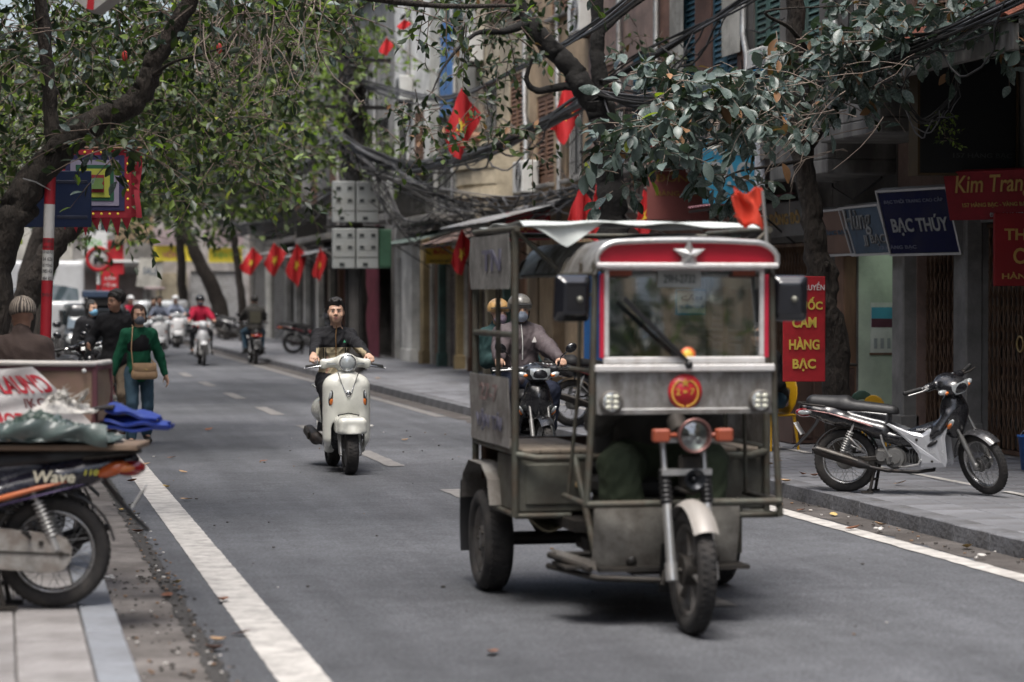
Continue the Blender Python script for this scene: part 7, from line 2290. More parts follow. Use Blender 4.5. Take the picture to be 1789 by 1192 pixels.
# ================================================================== PEOPLE (each faces local -Y)
SKIN = M('skin_warm', (.52, .32, .225), .55, var=.14, scale=26, sub=.08, bump=.12, bscale=220); SKIN2 = M('skin_tan', (.33, .18, .12), .5, var=.08, scale=30, sub=.06)
HAIR = M('hair_black', (.012, .010, .009), .45, var=.3, scale=60, bump=.4, bscale=160, stretch=(3, 1, 1)); HAIRB = M('hair_brown', (.04, .018, .012), .45, var=.3, scale=60, bump=.4, bscale=160)
LIP = M('lips', (.36, .14, .12), .45, var=.05); EYEW = M('eye_white', (.5, .47, .44), .25, var=.05); EYED = M('eye_dark', (.012, .008, .006), .15)
def cloth(name, col, **k):
 d = dict(rough=.85, var=.14, scale=9, bump=.25, bscale=120, spec=.3)
 d.update(k)
 return M(name, col, **d)
C_BLACK = cloth('cloth_black', (.010, .010, .012)); C_BEIGE = cloth('cloth_beige', (.37, .31, .20)); C_TAUPE = cloth('cloth_taupe', (.085, .068, .072), rough=.6); C_NAVY = cloth('cloth_navy', (.012, .016, .032))
C_GREEN = cloth('cloth_green', (.006, .080, .040)); C_JEAN = cloth('denim_blue', (.045, .085, .12)); C_BROWN = cloth('cloth_brown', (.058, .040, .034)); C_KHAKI = cloth('cloth_khaki', (.20, .155, .11)); C_OLIVE = cloth('cloth_olive', (.036, .048, .028))
C_GREY = cloth('cloth_blue_grey', (.14, .16, .21)); C_RED = cloth('cloth_red', (.36, .012, .04)); C_DKGRN = cloth('cloth_dark_teal', (.018, .045, .045)); C_CHAR = cloth('cloth_charcoal', (.035, .033, .03))
SHOE = M('shoe_dark', (.02, .018, .016), .5); SOCK = cloth('sock_grey', (.16, .16, .17))
MASKB = cloth('mask_pale_blue', (.40, .46, .55), scale=40, var=.3); MASKG = cloth('mask_grey', (.14, .15, .175)); MASKP = cloth('mask_floral', (.50, .40, .50), scale=50, var=.4); MASKT = cloth('mask_sky', (.16, .36, .52))
STRAPM = M('strap_black', (.012, .012, .012), .6)

def ik(a, b, l1, l2, pole):
 a, b, pole = Vector(a), Vector(b), Vector(pole)
 d = b - a
 L = min(d.length, (l1 + l2) * .999)
 dn = d.normalized()
 b = a + dn * L
 x = (l1 * l1 - l2 * l2 + L * L) / (2 * L)
 h = math.sqrt(max(0, l1 * l1 - x * x))
 pv = pole - dn * pole.dot(dn)
 pv = pv.normalized() if pv.length > 1e-6 else Vector((0, 0, 1))
 return a + dn * x + pv * h, b

def ride_pose(H=1.7, seat=.78, ys=.0, bar=(.31, -.86, 1.01), foot=(.19, -.46, .30), leanf=.10, head_yaw=0, head_pitch=0, knee=.19, hands='grip', headf=.02):
 s = H / 1.7
 P = {}
 P['s'] = s
 P['pel'] = Vector((0, ys, seat + .09 * s))
 up = Vector((0, -math.sin(leanf), math.cos(leanf)))
 P['chest'] = P['pel'] + up * .33 * s
 P['neck'] = P['pel'] + up * .50 * s
 P['head'] = P['neck'] + Vector((0, -headf - .02, .165 * s))
 P['hrot'] = Matrix.Rotation(head_yaw, 3, 'Z') @ Matrix.Rotation(head_pitch, 3, 'X')
 P['up'] = up
 P['sh'], P['el'], P['wr'], P['hip'], P['kn'], P['an'], P['toe'], P['hf'], P['hn'] = [], [], [], [], [], [], [], [], []
 for sd in (-1, 1):
  sh = P['neck'] + Vector((sd * .160 * s, .01, -.078 * s))
  bx = Vector((sd * bar[0], bar[1], bar[2]))
  wr = bx + Vector((sd * -.005, .075, .018))
  el, wr = ik(sh, wr, .285 * s, .25 * s, (sd * .55, .45, -.75))
  P['sh'].append(sh); P['el'].append(el); P['wr'].append(wr)
  f = (bx + Vector((0, -.01, .028)) - wr).normalized()
  P['hf'].append(f); P['hn'].append(Vector((0, 0, -1)))
  hip = P['pel'] + Vector((sd * .095 * s, -.02, -.03 * s))
  an = Vector((sd * foot[0], foot[1], foot[2] + .09))
  kn, an = ik(hip, an, .42 * s, .42 * s, (sd * knee * 1.2, -.8, .65))
  P['hip'].append(hip); P['kn'].append(kn); P['an'].append(an); P['toe'].append(Vector((sd * .15, -1, -.15)).normalized())
 P['curl'] = (55, 70, 55)
 return P

def stand_pose(H=1.65, stride=.0, arms=((.05, .0), (.05, .0)), head_yaw=0, head_pitch=0, leanf=0.02, hold=None, step=.1):
 s = H / 1.7
 P = {'s': s}
 P['pel'] = Vector((0, 0, .915 * s))
 up = Vector((0, -math.sin(leanf), math.cos(leanf)))
 P['up'] = up
 P['chest'] = P['pel'] + up * .33 * s
 P['neck'] = P['pel'] + up * .51 * s
 P['head'] = P['neck'] + Vector((0, -.03, .165 * s))
 P['hrot'] = Matrix.Rotation(head_yaw, 3, 'Z') @ Matrix.Rotation(head_pitch, 3, 'X')
 P['sh'], P['el'], P['wr'], P['hip'], P['kn'], P['an'], P['toe'], P['hf'], P['hn'] = [], [], [], [], [], [], [], [], []
 for i, sd in enumerate((-1, 1)):
  sh = P['neck'] + Vector((sd * .155 * s, .01, -.068 * s))
  if hold and hold[i]:
   wr = Vector(hold[i])
  else:
   a = arms[i]
   wr = sh + Vector((sd * (.06 + a[0]), -a[1], -.51 * s + abs(a[1]) * .2))
  el, wr = ik(sh, wr, .285 * s, .25 * s, (sd * .3, .9, -.2))
  P['sh'].append(sh); P['el'].append(el); P['wr'].append(wr)
  f = (wr - el).normalized()
  P['hf'].append((f + Vector((0, -.15, 0))).normalized()); P['hn'].append(Vector((-sd, -.25, 0)).normalized())
  hip = P['pel'] + Vector((sd * .09 * s, 0, -.03 * s))
  yy = stride * (1 if i else -1)
  an = Vector((sd * step, yy, .085 * s + max(0, yy) * .25))
  kn, an = ik(hip, an, .42 * s, .42 * s, (0, -1, 0))
  P['hip'].append(hip); P['kn'].append(kn); P['an'].append(an); P['toe'].append(Vector((sd * .15, -1, -.3 if yy > .1 else -.05)).normalized())
 P['curl'] = (18, 28, 25)
 return P

def hand(S, P, i, label, vox):
 sd = (-1, 1)[i]
 s = P['s']
 wr, f, n = P['wr'][i], P['hf'][i], P['hn'][i]
 n = (n - f * n.dot(f)).normalized()
 a = f.cross(n).normalized()         # across the knuckles
 if a.dot(Vector((sd, 0, 0))) < 0:
  a = -a                           # a points to the little finger side when palm faces down
 pc = wr + f * .045 * s
 S.rbox(pc, (.038 * s, .046 * s, .014 * s), .012 * s, .012, label, Matrix((a, f, -n)).transposed())
 S.cap(wr - f * .01, wr + f * .02, .027 * s, .026 * s, .015, label)
 ln = (.86, 1.0, .95, .76)
 for k in range(4):
  off = (-.029 + .0195 * k) * s
  p = wr + f * .088 * s + a * off
  ang = 0
  r = .0092 * s
  for j in range(3):
   ang += P['curl'][j] * (1 + .06 * (k - 1.5))
   d = f * math.cos(R(ang)) + n * math.sin(R(ang))
   q = p + d * (.040, .026, .020)[j] * ln[k] * s
   S.cap(p, q, r, r * .92, .003, label)
   p, r = q, r * .92
 t0 = wr + f * .025 * s - a * .030 * s + n * .006
 d1 = (f * .7 - a * .6 + n * .45).normalized(); d2 = (f * .9 - a * .05 + n * .5).normalized()
 S.cap(t0, t0 + d1 * .038 * s, .0135 * s, .011 * s, .008, label).cap(t0 + d1 * .038 * s, t0 + d1 * .038 * s + d2 * .032 * s, .011 * s, .0085 * s, .003, label)

def torso(S, P, g, k, lab, lower=True, fat=1.0):
 s, up = P['s'], P['up']
 zc = up; xc = UX; yc = zc.cross(xc)
 rot = Matrix((xc, yc, zc)).transposed()
 S.ell(P['chest'] + up * .02 * s, (.165 * s * fat + g, .112 * s * fat + g, .175 * s + g), k, lab, rot)
 S.ell(P['pel'] * .55 + P['chest'] * .45, (.143 * s * fat + g, .108 * s * fat + g, .17 * s), k, lab, rot)
 S.ell(P['pel'], (.158 * s * fat + g, .118 * s * fat + g, .13 * s), k, lab, rot)
 for i in (0, 1):
  S.cap(P['neck'] - up * .040 * s, P['sh'][i], .046 * s + g, .056 * s + g, k, lab)

def person(label, loc, rz, P, look, vox=.012, group=None):
 t = thing('person', label, 'person', loc, rz, group)
 s = P['s']
 allp = [P['pel'], P['chest'], P['head'], *P['sh'], *P['el'], *P['wr'], *P['kn'], *P['an']]
 lo = [min(p[i] for p in allp) - .27 for i in range(3)]; hi = [max(p[i] for p in allp) + .27 for i in range(3)]
 lo[2] = min(lo[2], min(p.z for p in P['an']) - .13)
 skin = look.get('skin', SKIN)
 fat = look.get('fat', 1.0)
 S = SDF(lo, hi, vox)
 torso(S, P, 0, .04, 0, fat=fat)
 H, hr, up = P['head'], P['hrot'], P['up']
 def hp(x, y, z): return H + hr @ Vector((x * s, y * s, z * s))
 S.cap(P['neck'] - up * .05 * s, hp(0, .01, -.06), .058 * s, .052 * s, .03, 0)
 for i in (0, 1):
  S.cap(P['sh'][i], P['el'][i], .052 * s, .040 * s, .03, 0).cap(P['el'][i], P['wr'][i], .041 * s, .027 * s, .02, 0)
  S.cap(P['hip'][i], P['kn'][i], .086 * s * fat, .056 * s, .03, 0).cap(P['kn'][i], P['an'][i], .056 * s, .036 * s, .03, 0)
  calf = P['kn'][i].lerp(P['an'][i], .32); S.ell(calf, (.05 * s,) * 3, .05, 0)
  a = P['an'][i]; td = P['toe'][i]
  S.cap(a - Vector((0, 0, .02)), a + td * .14 * s - Vector((0, 0, .035 * s)), .038 * s, .026 * s, .02, 0)
 # head
 S.ell(hp(0, .012, .032), (.079 * s, .094 * s, .088 * s), .02, 0, hr).ell(hp(0, -.024, -.042), (.066 * s, .066 * s, .074 * s), .03, 0, hr)
 S.ell(hp(0, -.060, -.093), (.028 * s, .022 * s, .020 * s), .02, 0, hr)
 if look.get('face', True):
  for sd in (-1, 1):
   S.ell(hp(sd * .040, -.054, -.034), (.030 * s, .026 * s, .030 * s), .015, 0, hr)
   S.ell(hp(sd * .030, -.101, .006), (.018 * s, .013 * s, .009 * s), .008, 0, hr, True)
   S.ell(hp(sd * .012, -.094, -.031), (.010 * s, .011 * s, .008 * s), .006, 0, hr)
  S.ell(hp(0, -.076, .026), (.052 * s, .016 * s, .012 * s), .012, 0, hr)
  S.cap(hp(0, -.084, .012), hp(0, -.103, -.026), .0085 * s, .0125 * s, .010, 0)
  S.ell(hp(0, -.085, -.062), (.024 * s, .010 * s, .012 * s), .008, 0, hr)
 for sd in (-1, 1):
  S.ell(hp(sd * .076, .010, -.004), (.009 * s, .019 * s, .032 * s), .008, 0, hr)
 for i in (0, 1):
  hand(S, P, i, 0, vox)
 S.build('body', skin, t)
 if look.get('face', True) and vox < .016:
  for sd in (-1, 1):
   q = MB(); q.ell(hp(sd * .030, -.0825, .006), (.014 * s, .007 * s, .0062 * s), 12, 8, hr); e = q.build('eye', EYEW, t)
   q = MB(); q.ell(hp(sd * .030, -.0875, .006), (.0068 * s, .0035 * s, .0058 * s), 10, 6, hr); q.build('iris', EYED, e)
   q = MB(); q.tube([hp(sd * .012, -.092, .0235), hp(sd * .030, -.094, .029), hp(sd * .049, -.078, .024)], [.004 * s, .005 * s, .002 * s], 6, flat=.6); q.build('eyebrow', HAIR, t)
   q = MB(); q.tube([hp(sd * .015, -.088, .0105), hp(sd * .030, -.0905, .0150), hp(sd * .046, -.082, .0095)], [.002 * s, .003 * s, .0018 * s], 6); q.build('eyelid', skin, t)
  if not look.get('mask'):
   q = MB(); q.ell(hp(0, -.0935, -.0575), (.021 * s, .006 * s, .0042 * s), 12, 6, hr); q.ell(hp(0, -.0925, -.0665), (.018 * s, .006 * s, .0052 * s), 12, 6, hr); q.build('lips', LIP, t)
 # trousers
 tz = look.get('trousers')
 if tz:
  S = SDF(lo, hi, vox)
  g = look.get('loose', .014)
  rot = Matrix((UX, P['up'].cross(UX), P['up'])).transposed()
  S.ell(P['pel'], (.16 * s * fat + g, .12 * s * fat + g, .125 * s + g), .04, 0, rot)
  for i in (0, 1):
   S.cap(P['hip'][i], P['kn'][i], .088 * s * fat + g, .060 * s + g, .03, 0)
   e = P['kn'][i].lerp(P['an'][i], look.get('leglen', .96))
   S.cap(P['kn'][i], e, .060 * s + g, .043 * s + g * 1.6, .02, 0)
  S.build('trousers', tz, t, wrinkle=look.get('wr', .008), wscale=1.0)
 jk = look.get('jacket')
 if jk:
  S = SDF(lo, hi, vox)
  g = look.get('puff', .016)
  torso(S, P, g, .045, 0, fat=fat)
  if look.get('hem', 0):
   S.ell(P['pel'] - P['up'] * look['hem'], (.165 * s * fat + g, .125 * s * fat + g, .13 * s), .05, 0, Matrix((UX, P['up'].cross(UX), P['up'])).transposed())
  for i in (0, 1):
   S.cap(P['sh'][i], P['el'][i], .056 * s + g, .044 * s + g, .03, 1)
   e = P['el'][i].lerp(P['wr'][i], .95)
   S.cap(P['el'][i], e, .044 * s + g, .031 * s + g * .7, .02, 1)
  S.plane_cut(P['pel'] - P['up'] * (.03 + look.get('hem', 0)) * s - P['up'] * look.get('cut', .06), -P['up'])
  if look.get('vneck'):
   S.cap(P['neck'] + Vector((0, -.12, .04)), P['neck'] + Vector((0, -.155, -.20 * s)), .060, .008, .0, 0, True)
  if look.get('collar', True):
   S.cap(P['neck'] - up * .03 * s, P['neck'] + up * .045 * s + Vector((0, .005, 0)), .066 * s + g * .3, .062 * s + g * .4, .02, 2)
   S.cap(P['neck'] + up * .05 * s + Vector((0, -.035, .01)), P['neck'] + up * .11 * s + Vector((0, -.07, 0)), .035 * s, .06 * s, .01, 2, True)
  S.build('jacket', jk, t, look.get('jfn') and (lambda c, l: look['jfn'](c, l, P)), wrinkle=look.get('wr', .008), wscale=1.0)
  if look.get('zip'):
   n0 = P['neck'] + Vector((0, 0, .02)); ch = P['chest']; q = MB()
   yy = -(.112 * s * fat + g + .012)
   q.tube([n0 + Vector((0, -.066 * s - g * .7 - .006, .01)), P['chest'] + up * .10 * s + Vector((0, yy * .86, 0)), P['chest'] + Vector((0, yy, 0)), P['chest'] - up * .14 * s + Vector((0, yy * .98, 0))], .005, 6)
   q.build('zip', look['zip'], t)
 # shoes
 sh = look.get('shoes', SHOE)
 S = SDF(lo, hi, vox)
 for i in (0, 1):
  a = P['an'][i]; td = P['toe'][i]; dn = Vector((0, 0, 1))
  S.cap(a - dn * .035 * s - td * .045 * s, a + td * .15 * s - dn * .045 * s, .044 * s, .036 * s, .02, 0)
  S.cap(a - dn * .01, a - dn * .04, .044 * s, .046 * s, .02, 0)
  S.plane_cut(a - dn * .088 * s, -dn) if look.get('flatfeet') and i == 0 else None
 S.build('shoes', sh, t)
 hs = look.get('hair')
 if hs:
  S = SDF(H - Vector((.22, .22, .42)), H + Vector((.22, .22, .22)), min(vox, .009))
  S.ell(hp(0, .022, .044), (.090 * s, .105 * s, .097 * s), 0, 0, hr)
  if hs == 'quiff':
   S.ell(hp(.008, -.035, .112), (.058 * s, .062 * s, .034 * s), .035, 0, hr).ell(hp(-.03, .02, .10), (.05 * s, .06 * s, .04 * s), .03, 0, hr)
  if hs in ('long', 'bob'):
   S.ell(hp(0, .045, -.05), (.080 * s, .065 * s, .10 * s), .04, 0, hr)
   for sd in (-1, 1):
    S.cap(hp(sd * .072, .01, .03), hp(sd * .078, -.005, -.075 if hs == 'bob' else -.15), .022 * s, .016 * s, .02, 0)
  if hs == 'bushy':
   S.ell(hp(0, .03, .06), (.10 * s, .115 * s, .10 * s), .03, 0, hr)
  S.rbox(hp(0, -.118, -.045), (.070 * s, .078 * s, .098 * s), .03 * s, .012, 0, hr, True)
  if hs in ('quiff', 'short', 'bushy'):
   S.rbox(hp(0, -.03, -.115), (.12 * s, .15 * s, .085 * s), .02 * s, .01, 0, hr, True)
  S.build('hair', look.get('hairmat', HAIR), t, wrinkle=.011, wscale=3.6)
 hm = look.get('helmet')
 if hm:
  S = SDF(H - Vector((.25, .25, .2)), H + Vector((.25, .25, .26)), min(vox, .009))
  S.ell(hp(0, .012, .045), (.118 * s, .132 * s, .118 * s), 0, 0, hr)
  S.rbox(hp(0, -.01, -.085), (.2 * s, .25 * s, .095 * s), .02, .005, 0, hr, True)
  S.rbox(hp(0, -.155, .016), (.2 * s, .06 * s, .045 * s), .02, .01, 0, hr, True)
  o = S.build('helmet', hm, t)
  if look.get('brim', True):
   q = MB(); q.sheet(lambda u, v: hp(.115 * math.sin(R(-75 + 150 * u)), -.012 - (.112 + .042 * v * math.cos(R(-75 + 150 * u))) * math.cos(R(-75 + 150 * u)), .060 - .010 * v), 14, 4, 0, True, .004 * s); q.build('brim', look.get('brimmat', STRAPM), o)
  q = MB(); q.tube([hp(.092, -.01, -.01), hp(.072, -.04, -.075), hp(.0, -.055, -.125), hp(-.072, -.04, -.075), hp(-.092, -.01, -.01)], .007 * s, 6, flat=.5); q.build('chin_strap', STRAPM, o)
 mk = look.get('mask')
 if mk:
  S = SDF(H - Vector((.16, .2, .2)), H + Vector((.16, .1, .1)), min(vox, .008))
  S.ell(hp(0, -.040, -.060), (.068 * s, .070 * s, .058 * s), 0, 0, hr).ell(hp(0, -.09, -.045), (.03 * s, .03 * s, .04 * s), .02, 0, hr)
  S.rbox(hp(0, .06, -.06), (.2, .078 * s, .2), 0, 0, 0, hr, True)
  o = S.build('face_mask', mk, t)
  q = MB()
  for sd in (-1, 1):
   q.tube([hp(sd * .060, -.045, -.03), hp(sd * .078, -.01, -.005), hp(sd * .082, .012, .0)], .002, 4); q.tube([hp(sd * .058, -.035, -.085), hp(sd * .076, .0, -.035)], .002, 4)
  q.build('ear_loop', mk, o)
 return t, hp

# --- man on the white scooter
def two_tone(c, l, P):
 zc = P['chest'].z - .015
 body = (l != 1) & (c[:, 2] < zc)
 arm = (l == 1) & ((np.abs(c[:, 0]) < .5 * (abs(P['sh'][0].x) + abs(P['el'][0].x)) + .02) & (c[:, 2] < zc) | False)
 mid = np.zeros(len(c), bool)
 for i in (0, 1):
  el, wr, sd = P['el'][i], P['wr'][i], (-1, 1)[i]
  line = el.x + (c[:, 1] - el.y) / (wr.y - el.y) * (wr.x - el.x)
  mid |= (l == 1) & (np.sign(c[:, 0]) == sd) & (np.abs(c[:, 0]) < np.abs(line) - .022) & (c[:, 2] < zc)
 return (body | mid).astype(int)
P1 = ride_pose(1.68, .775, -.12, (.315, -.885, 1.01), (.13, -.66, .295), .03, head_yaw=R(-9), head_pitch=R(-4), knee=.15)
for p in ('neck', 'head'):
 P1[p] = P1[p] + Vector((.012, -.01, 0))
t1, hp1 = person('young bareheaded man in a black and beige zip jacket riding the cream scooter', (3.23, SC_Y + 1.34, .006), 0, P1,
 dict(jacket=[C_BLACK, C_BEIGE], jfn=two_tone, trousers=C_BLACK, hair='quiff', zip=M('zip_brass', (.25, .14, .06), .4, .6), puff=.014, wr=.014), .0085)
q = MB()
for sd in (-1, 1):
 for dx in (0, .022):
  yb = -.128
  q.tube([P1['chest'] + Vector((sd * (.098 + dx), -.112, -.02)), P1['chest'] + Vector((sd * (.096 + dx), -.112, -.12)), P1['chest'] + Vector((sd * (.092 + dx), -.10, -.22))], .0055, 5)
q.build('jacket_piping', C_BLACK, t1)
q = MB(); q.prism([(-.014, -.012), (.014, -.012), (0, .014)], P1['chest'] + Vector((.085, -.135, .045)), UX, Vector((0, .25, 1)), .003); q.build('jacket_logo', M('logo_green', (.02, .22, .10), .6), t1)

# --- couple on the black motorbike
P2 = ride_pose(1.68, .80, .0 - .12, (.33, -.80, 1.015), (.20, -.46, .29), .05, knee=.26, head_yaw=R(5))
t2, hp2 = person('man in a taupe padded jacket, camouflage helmet and pale blue mask riding the black motorbike', (4.85, 22.74, .006), 0, P2,
 dict(jacket=[C_TAUPE], trousers=C_NAVY, helmet=M('helmet_camo', (.11, .105, .095), .35, var=.8, scale=16, coat=.3), mask=MASKB, puff=.042, loose=.03, leglen=.80, fat=1.12, zip=M('zip_pale', (.5, .5, .48), .4)), .009)
q = MB(); q.prism([(-.03, -.024), (.03, -.024), (0, .03)], P2['chest'] + Vector((.115, -.178, .05)), UX, Vector((0, .2, 1)), .003); q.build('jacket_logo', M('logo_pale', (.5, .48, .46), .6), t2)
q = MB()
for i in (0, 1):
 q.cyl(P2['an'][i] + Vector((0, 0, -.02)), P2['an'][i] + Vector((0, 0, .14)), .05, .052, 12)
q.build('sock', SOCK, t2)
P3 = ride_pose(1.56, .82, .30, (.13, -.02, 1.06), (.22, .0, .36), .06, knee=.25, head_yaw=R(14))
for p in ('head', 'neck', 'chest'):
 P3[p] = P3[p] + Vector((-.12, 0, 0))
P3['sh'] = [p + Vector((-.1, 0, 0)) for p in P3['sh']]
person('passenger in a gold helmet and floral mask seated behind the taupe-jacketed man', (4.85, 22.74, .006), 0, P3,
 dict(jacket=[C_DKGRN], trousers=C_NAVY, helmet=M('helmet_gold', (.36, .22, .09), .35, var=.5, scale=18, coat=.4), mask=MASKP, puff=.03), .011)

# --- tricycle driver
P4 = ride_pose(1.68, .72, .0, (.20, -.44, 1.14), (.20, -.42, .30), .10, knee=.32, head_yaw=R(-6))
person('tricycle driver in dark olive clothes sitting behind the windscreen', (3.43 - .03, 12.62, .006), 0, P4,
 dict(jacket=[C_CHAR], trousers=C_OLIVE, hair='short', loose=.05, puff=.035, wr=.014, skin=SKIN2), .011)

# --- pedestrians
def gp(px, py, z=.006):
 p = ground(px, py, z); return (p.x, p.y, z)
W = gp(243, 776)
P5 = stand_pose(1.56, .16, ((.10, .02), (.10, -.04)), head_yaw=R(6))
t5, hp5 = person('woman in a green blazer and grey mask walking along the road edge', W, R(2), P5,
 dict(jacket=[C_GREEN], trousers=C_JEAN, hair='bob', hairmat=HAIRB, mask=MASKG, vneck=True, collar=False, puff=.018, hem=.06, cut=.05, loose=.014, fat=.92), .0095)
S = SDF(P5['chest'] - Vector((.2, .25, .2)), P5['chest'] + Vector((.2, .1, .25)), .009); S.ell(P5['chest'] + Vector((0, -.004, .0)), (.150, .111, .175), 0).plane_cut(P5['chest'] + Vector((0, 0, .085)), (0, .35, 1)); S.build('black_top', C_BLACK, t5)
bag = thing('shoulder_bag', 'tan leather shoulder bag hanging at the hip of the woman in green', 'bag', W, R(2))
LEATH = M('leather_tan', (.42, .27, .15), .5, var=.12, scale=12)
S = SDF((-.22, -.32, .70), (.26, -.05, 1.0), .008)
S.rbox((.045, -.185, .835), (.135, .045, .085), .035).rbox((.045, -.19, .79), (.145, .05, .045), .035, .03)
S.build('bag_body', LEATH, bag)
q = MB(); q.sheet(lambda u, v: (.045 + .255 * (u - .5), -.236 - .006 * math.sin(v * PI), .925 - .10 * v * (1 - .25 * (2 * u - 1) ** 2)), 10, 6, 0, True, .006); q.build('bag_flap', LEATH, bag)
q = MB(); q.box((.06, -.246, .85), (.03, .008, .016), None, .003); q.build('clasp', M('brass', (.5, .36, .16), .4, .7), bag)
q = MB(); q.tube([(-.085, -.20, .90), (-.10, -.185, 1.08), (-.09, -.165, 1.22), (-.075, -.09, 1.335), (-.07, .02, 1.35), (-.04, .12, 1.2), (.1, .13, 1.0), (.18, -.10, .9)], .0095, 6, flat=.5); q.build('strap', LEATH, bag)

M1 = gp(203, 755)
P6 = stand_pose(1.72, .12, ((.05, .05), (.03, .05)), head_yaw=R(-40), hold=[(-.30, -.22, 1.08), None])
person('man in a black jacket and khaki trousers standing with his head turned left', M1, R(-12), P6, dict(jacket=[C_BLACK], trousers=C_KHAKI, hair='bushy', puff=.03, hem=.05, skin=SKIN2), .011)
M2 = gp(158, 718)
P7 = stand_pose(1.60, .05, ((.05, .1), (.05, .1)), head_yaw=R(20), leanf=.12, hold=[None, (.30, -.30, 1.0)])
person('person in dark clothes and sky blue mask among the parked motorbikes', M2, R(15), P7, dict(jacket=[C_BLACK], trousers=C_NAVY, hair='long', mask=MASKT, puff=.035, hem=.06), .011)
M3 = (ground(40, 880, .12).x, 17.2, .12)
P8 = stand_pose(1.53, .0, ((.05, .03), (.05, .03)), head_yaw=R(28), leanf=.06, head_pitch=R(6))
t8, hp8 = person('man in brown jacket and striped knit cap seen from behind at the left', (at(36, 600, 16.6).x, at(36, 600, 16.6).y, .12), R(168), P8,
 dict(jacket=[C_BROWN], trousers=C_CHAR, puff=.028, hem=.06, skin=SKIN2, fat=1.08), .009)
S = SDF(P8['head'] - Vector((.2, .2, .2)), P8['head'] + Vector((.2, .2, .2)), .007)
S.ell(hp8(0, .016, .052), (.092, .108, .096), 0, 0, P8['hrot']).plane_cut(hp8(0, .04, .012), P8['hrot'] @ Vector((0, .12, -1)))
km = cloth('knit_dark', (.05, .042, .038)); kl = cloth('knit_pale', (.34, .29, .235))
S.build('knit_cap', [km, kl], t8, lambda c, l: ((np.arctan2(c[:, 0] - hp8(0, .016, 0).x, c[:, 1] - hp8(0, .016, 0).y) * 9).astype(int) % 2))
M5 = (at(1352, 700, 24.6).x, at(1352, 700, 24.6).y, .12)
P9 = ride_pose(1.66, .46, .0, (.10, -.42, .62), (.13, -.46, .0), .30, knee=.1)
P9['toe'] = [Vector((0, -1, 0)), Vector((0, -1, 0))]
person('person in dark jacket and jeans sitting on a yellow chair behind the red banner sign', M5, R(-70), P9, dict(jacket=[C_BLACK], trousers=C_JEAN, hair='short', puff=.03), .012)
# --- far riders
PR = ride_pose(1.68, .775, -.14, (.315, -.885, 1.01), (.13, -.66, .295), .05, knee=.15)
person('man in a blue-grey shirt riding the far white scooter', (FS.x, FS.y + 1.24, .006), R(-3), PR, dict(jacket=[C_GREY], trousers=C_NAVY, hair='short', skin=SKIN2), .016)
PP = ride_pose(1.58, .80, .28, (.18, -.02, 1.05), (.2, .0, .36), .05)
for p in ('head', 'neck', 'chest'):
 PP[p] = PP[p] + Vector((-.16, 0, 0.0))
person('passenger with dark hair behind the man in the blue-grey shirt', (FS.x, FS.y + 1.24, .006), R(-3), PP, dict(jacket=[C_CHAR], trousers=C_NAVY, hair='long'), .018)
PR2 = ride_pose(1.66, .80, -.12, (.33, -.80, 1.015), (.20, -.46, .29), .08, knee=.2)
person('rider in a red jacket and black helmet on the white fronted motorbike', (FR_.x, FR_.y + 1.21, .006), 0, PR2, dict(jacket=[C_RED], fat=.95, trousers=C_BLACK, helmet=M('helmet_black', (.015, .018, .025), .2, coat=.6), mask=MASKG, puff=.04), .016)
PR3 = ride_pose(1.66, .80, -.10, (.33, -.80, 1.015), (.20, -.46, .29), .06, knee=.28)
t_, hpb = person('man in a dark green jacket riding away from us', (FB.x, FB.y, .006), R(180), PR3, dict(jacket=[C_CHAR], trousers=C_JEAN, hair='short', puff=.045), .016)
q = MB(); q.sheet(lambda u, v: PR3['chest'] + Vector((.26 * (u - .5), .165, .08 - .28 * v)), 4, 4, 0, True, .008); q.build('jacket_panel', cloth('cloth_pale_olive', (.06, .056, .04)), t_)

# ================================================================== LEFT FRONT: GOODS ON THE PARKED MOTORBIKES, POST, BANNER
def local(o, px, py, d):
 return at(px, py, d) - Vector(o.location)
CW = Vector((math.cos(YAW), -math.sin(YAW), 0)); CD = Vector((math.sin(YAW), math.cos(YAW), 0))     # along and into the row of parked machines
FRM = Matrix((CW, CD, UZ)).transposed()
# plank across the saddle
c = at(70, 778, 12.25)
pk = MB(); pk.box((0, 0, 0), (1.05, .42, .028), FRM, .004)
o = pk.build('plank', M('plank_brown', (.17, .12, .085), .8, var=.3, scale=3, stretch=(2, 9, 9), bump=.2)); o.location = c
tag(o, 'brown wooden plank laid across the saddle of the navy motorbike', 'plank')
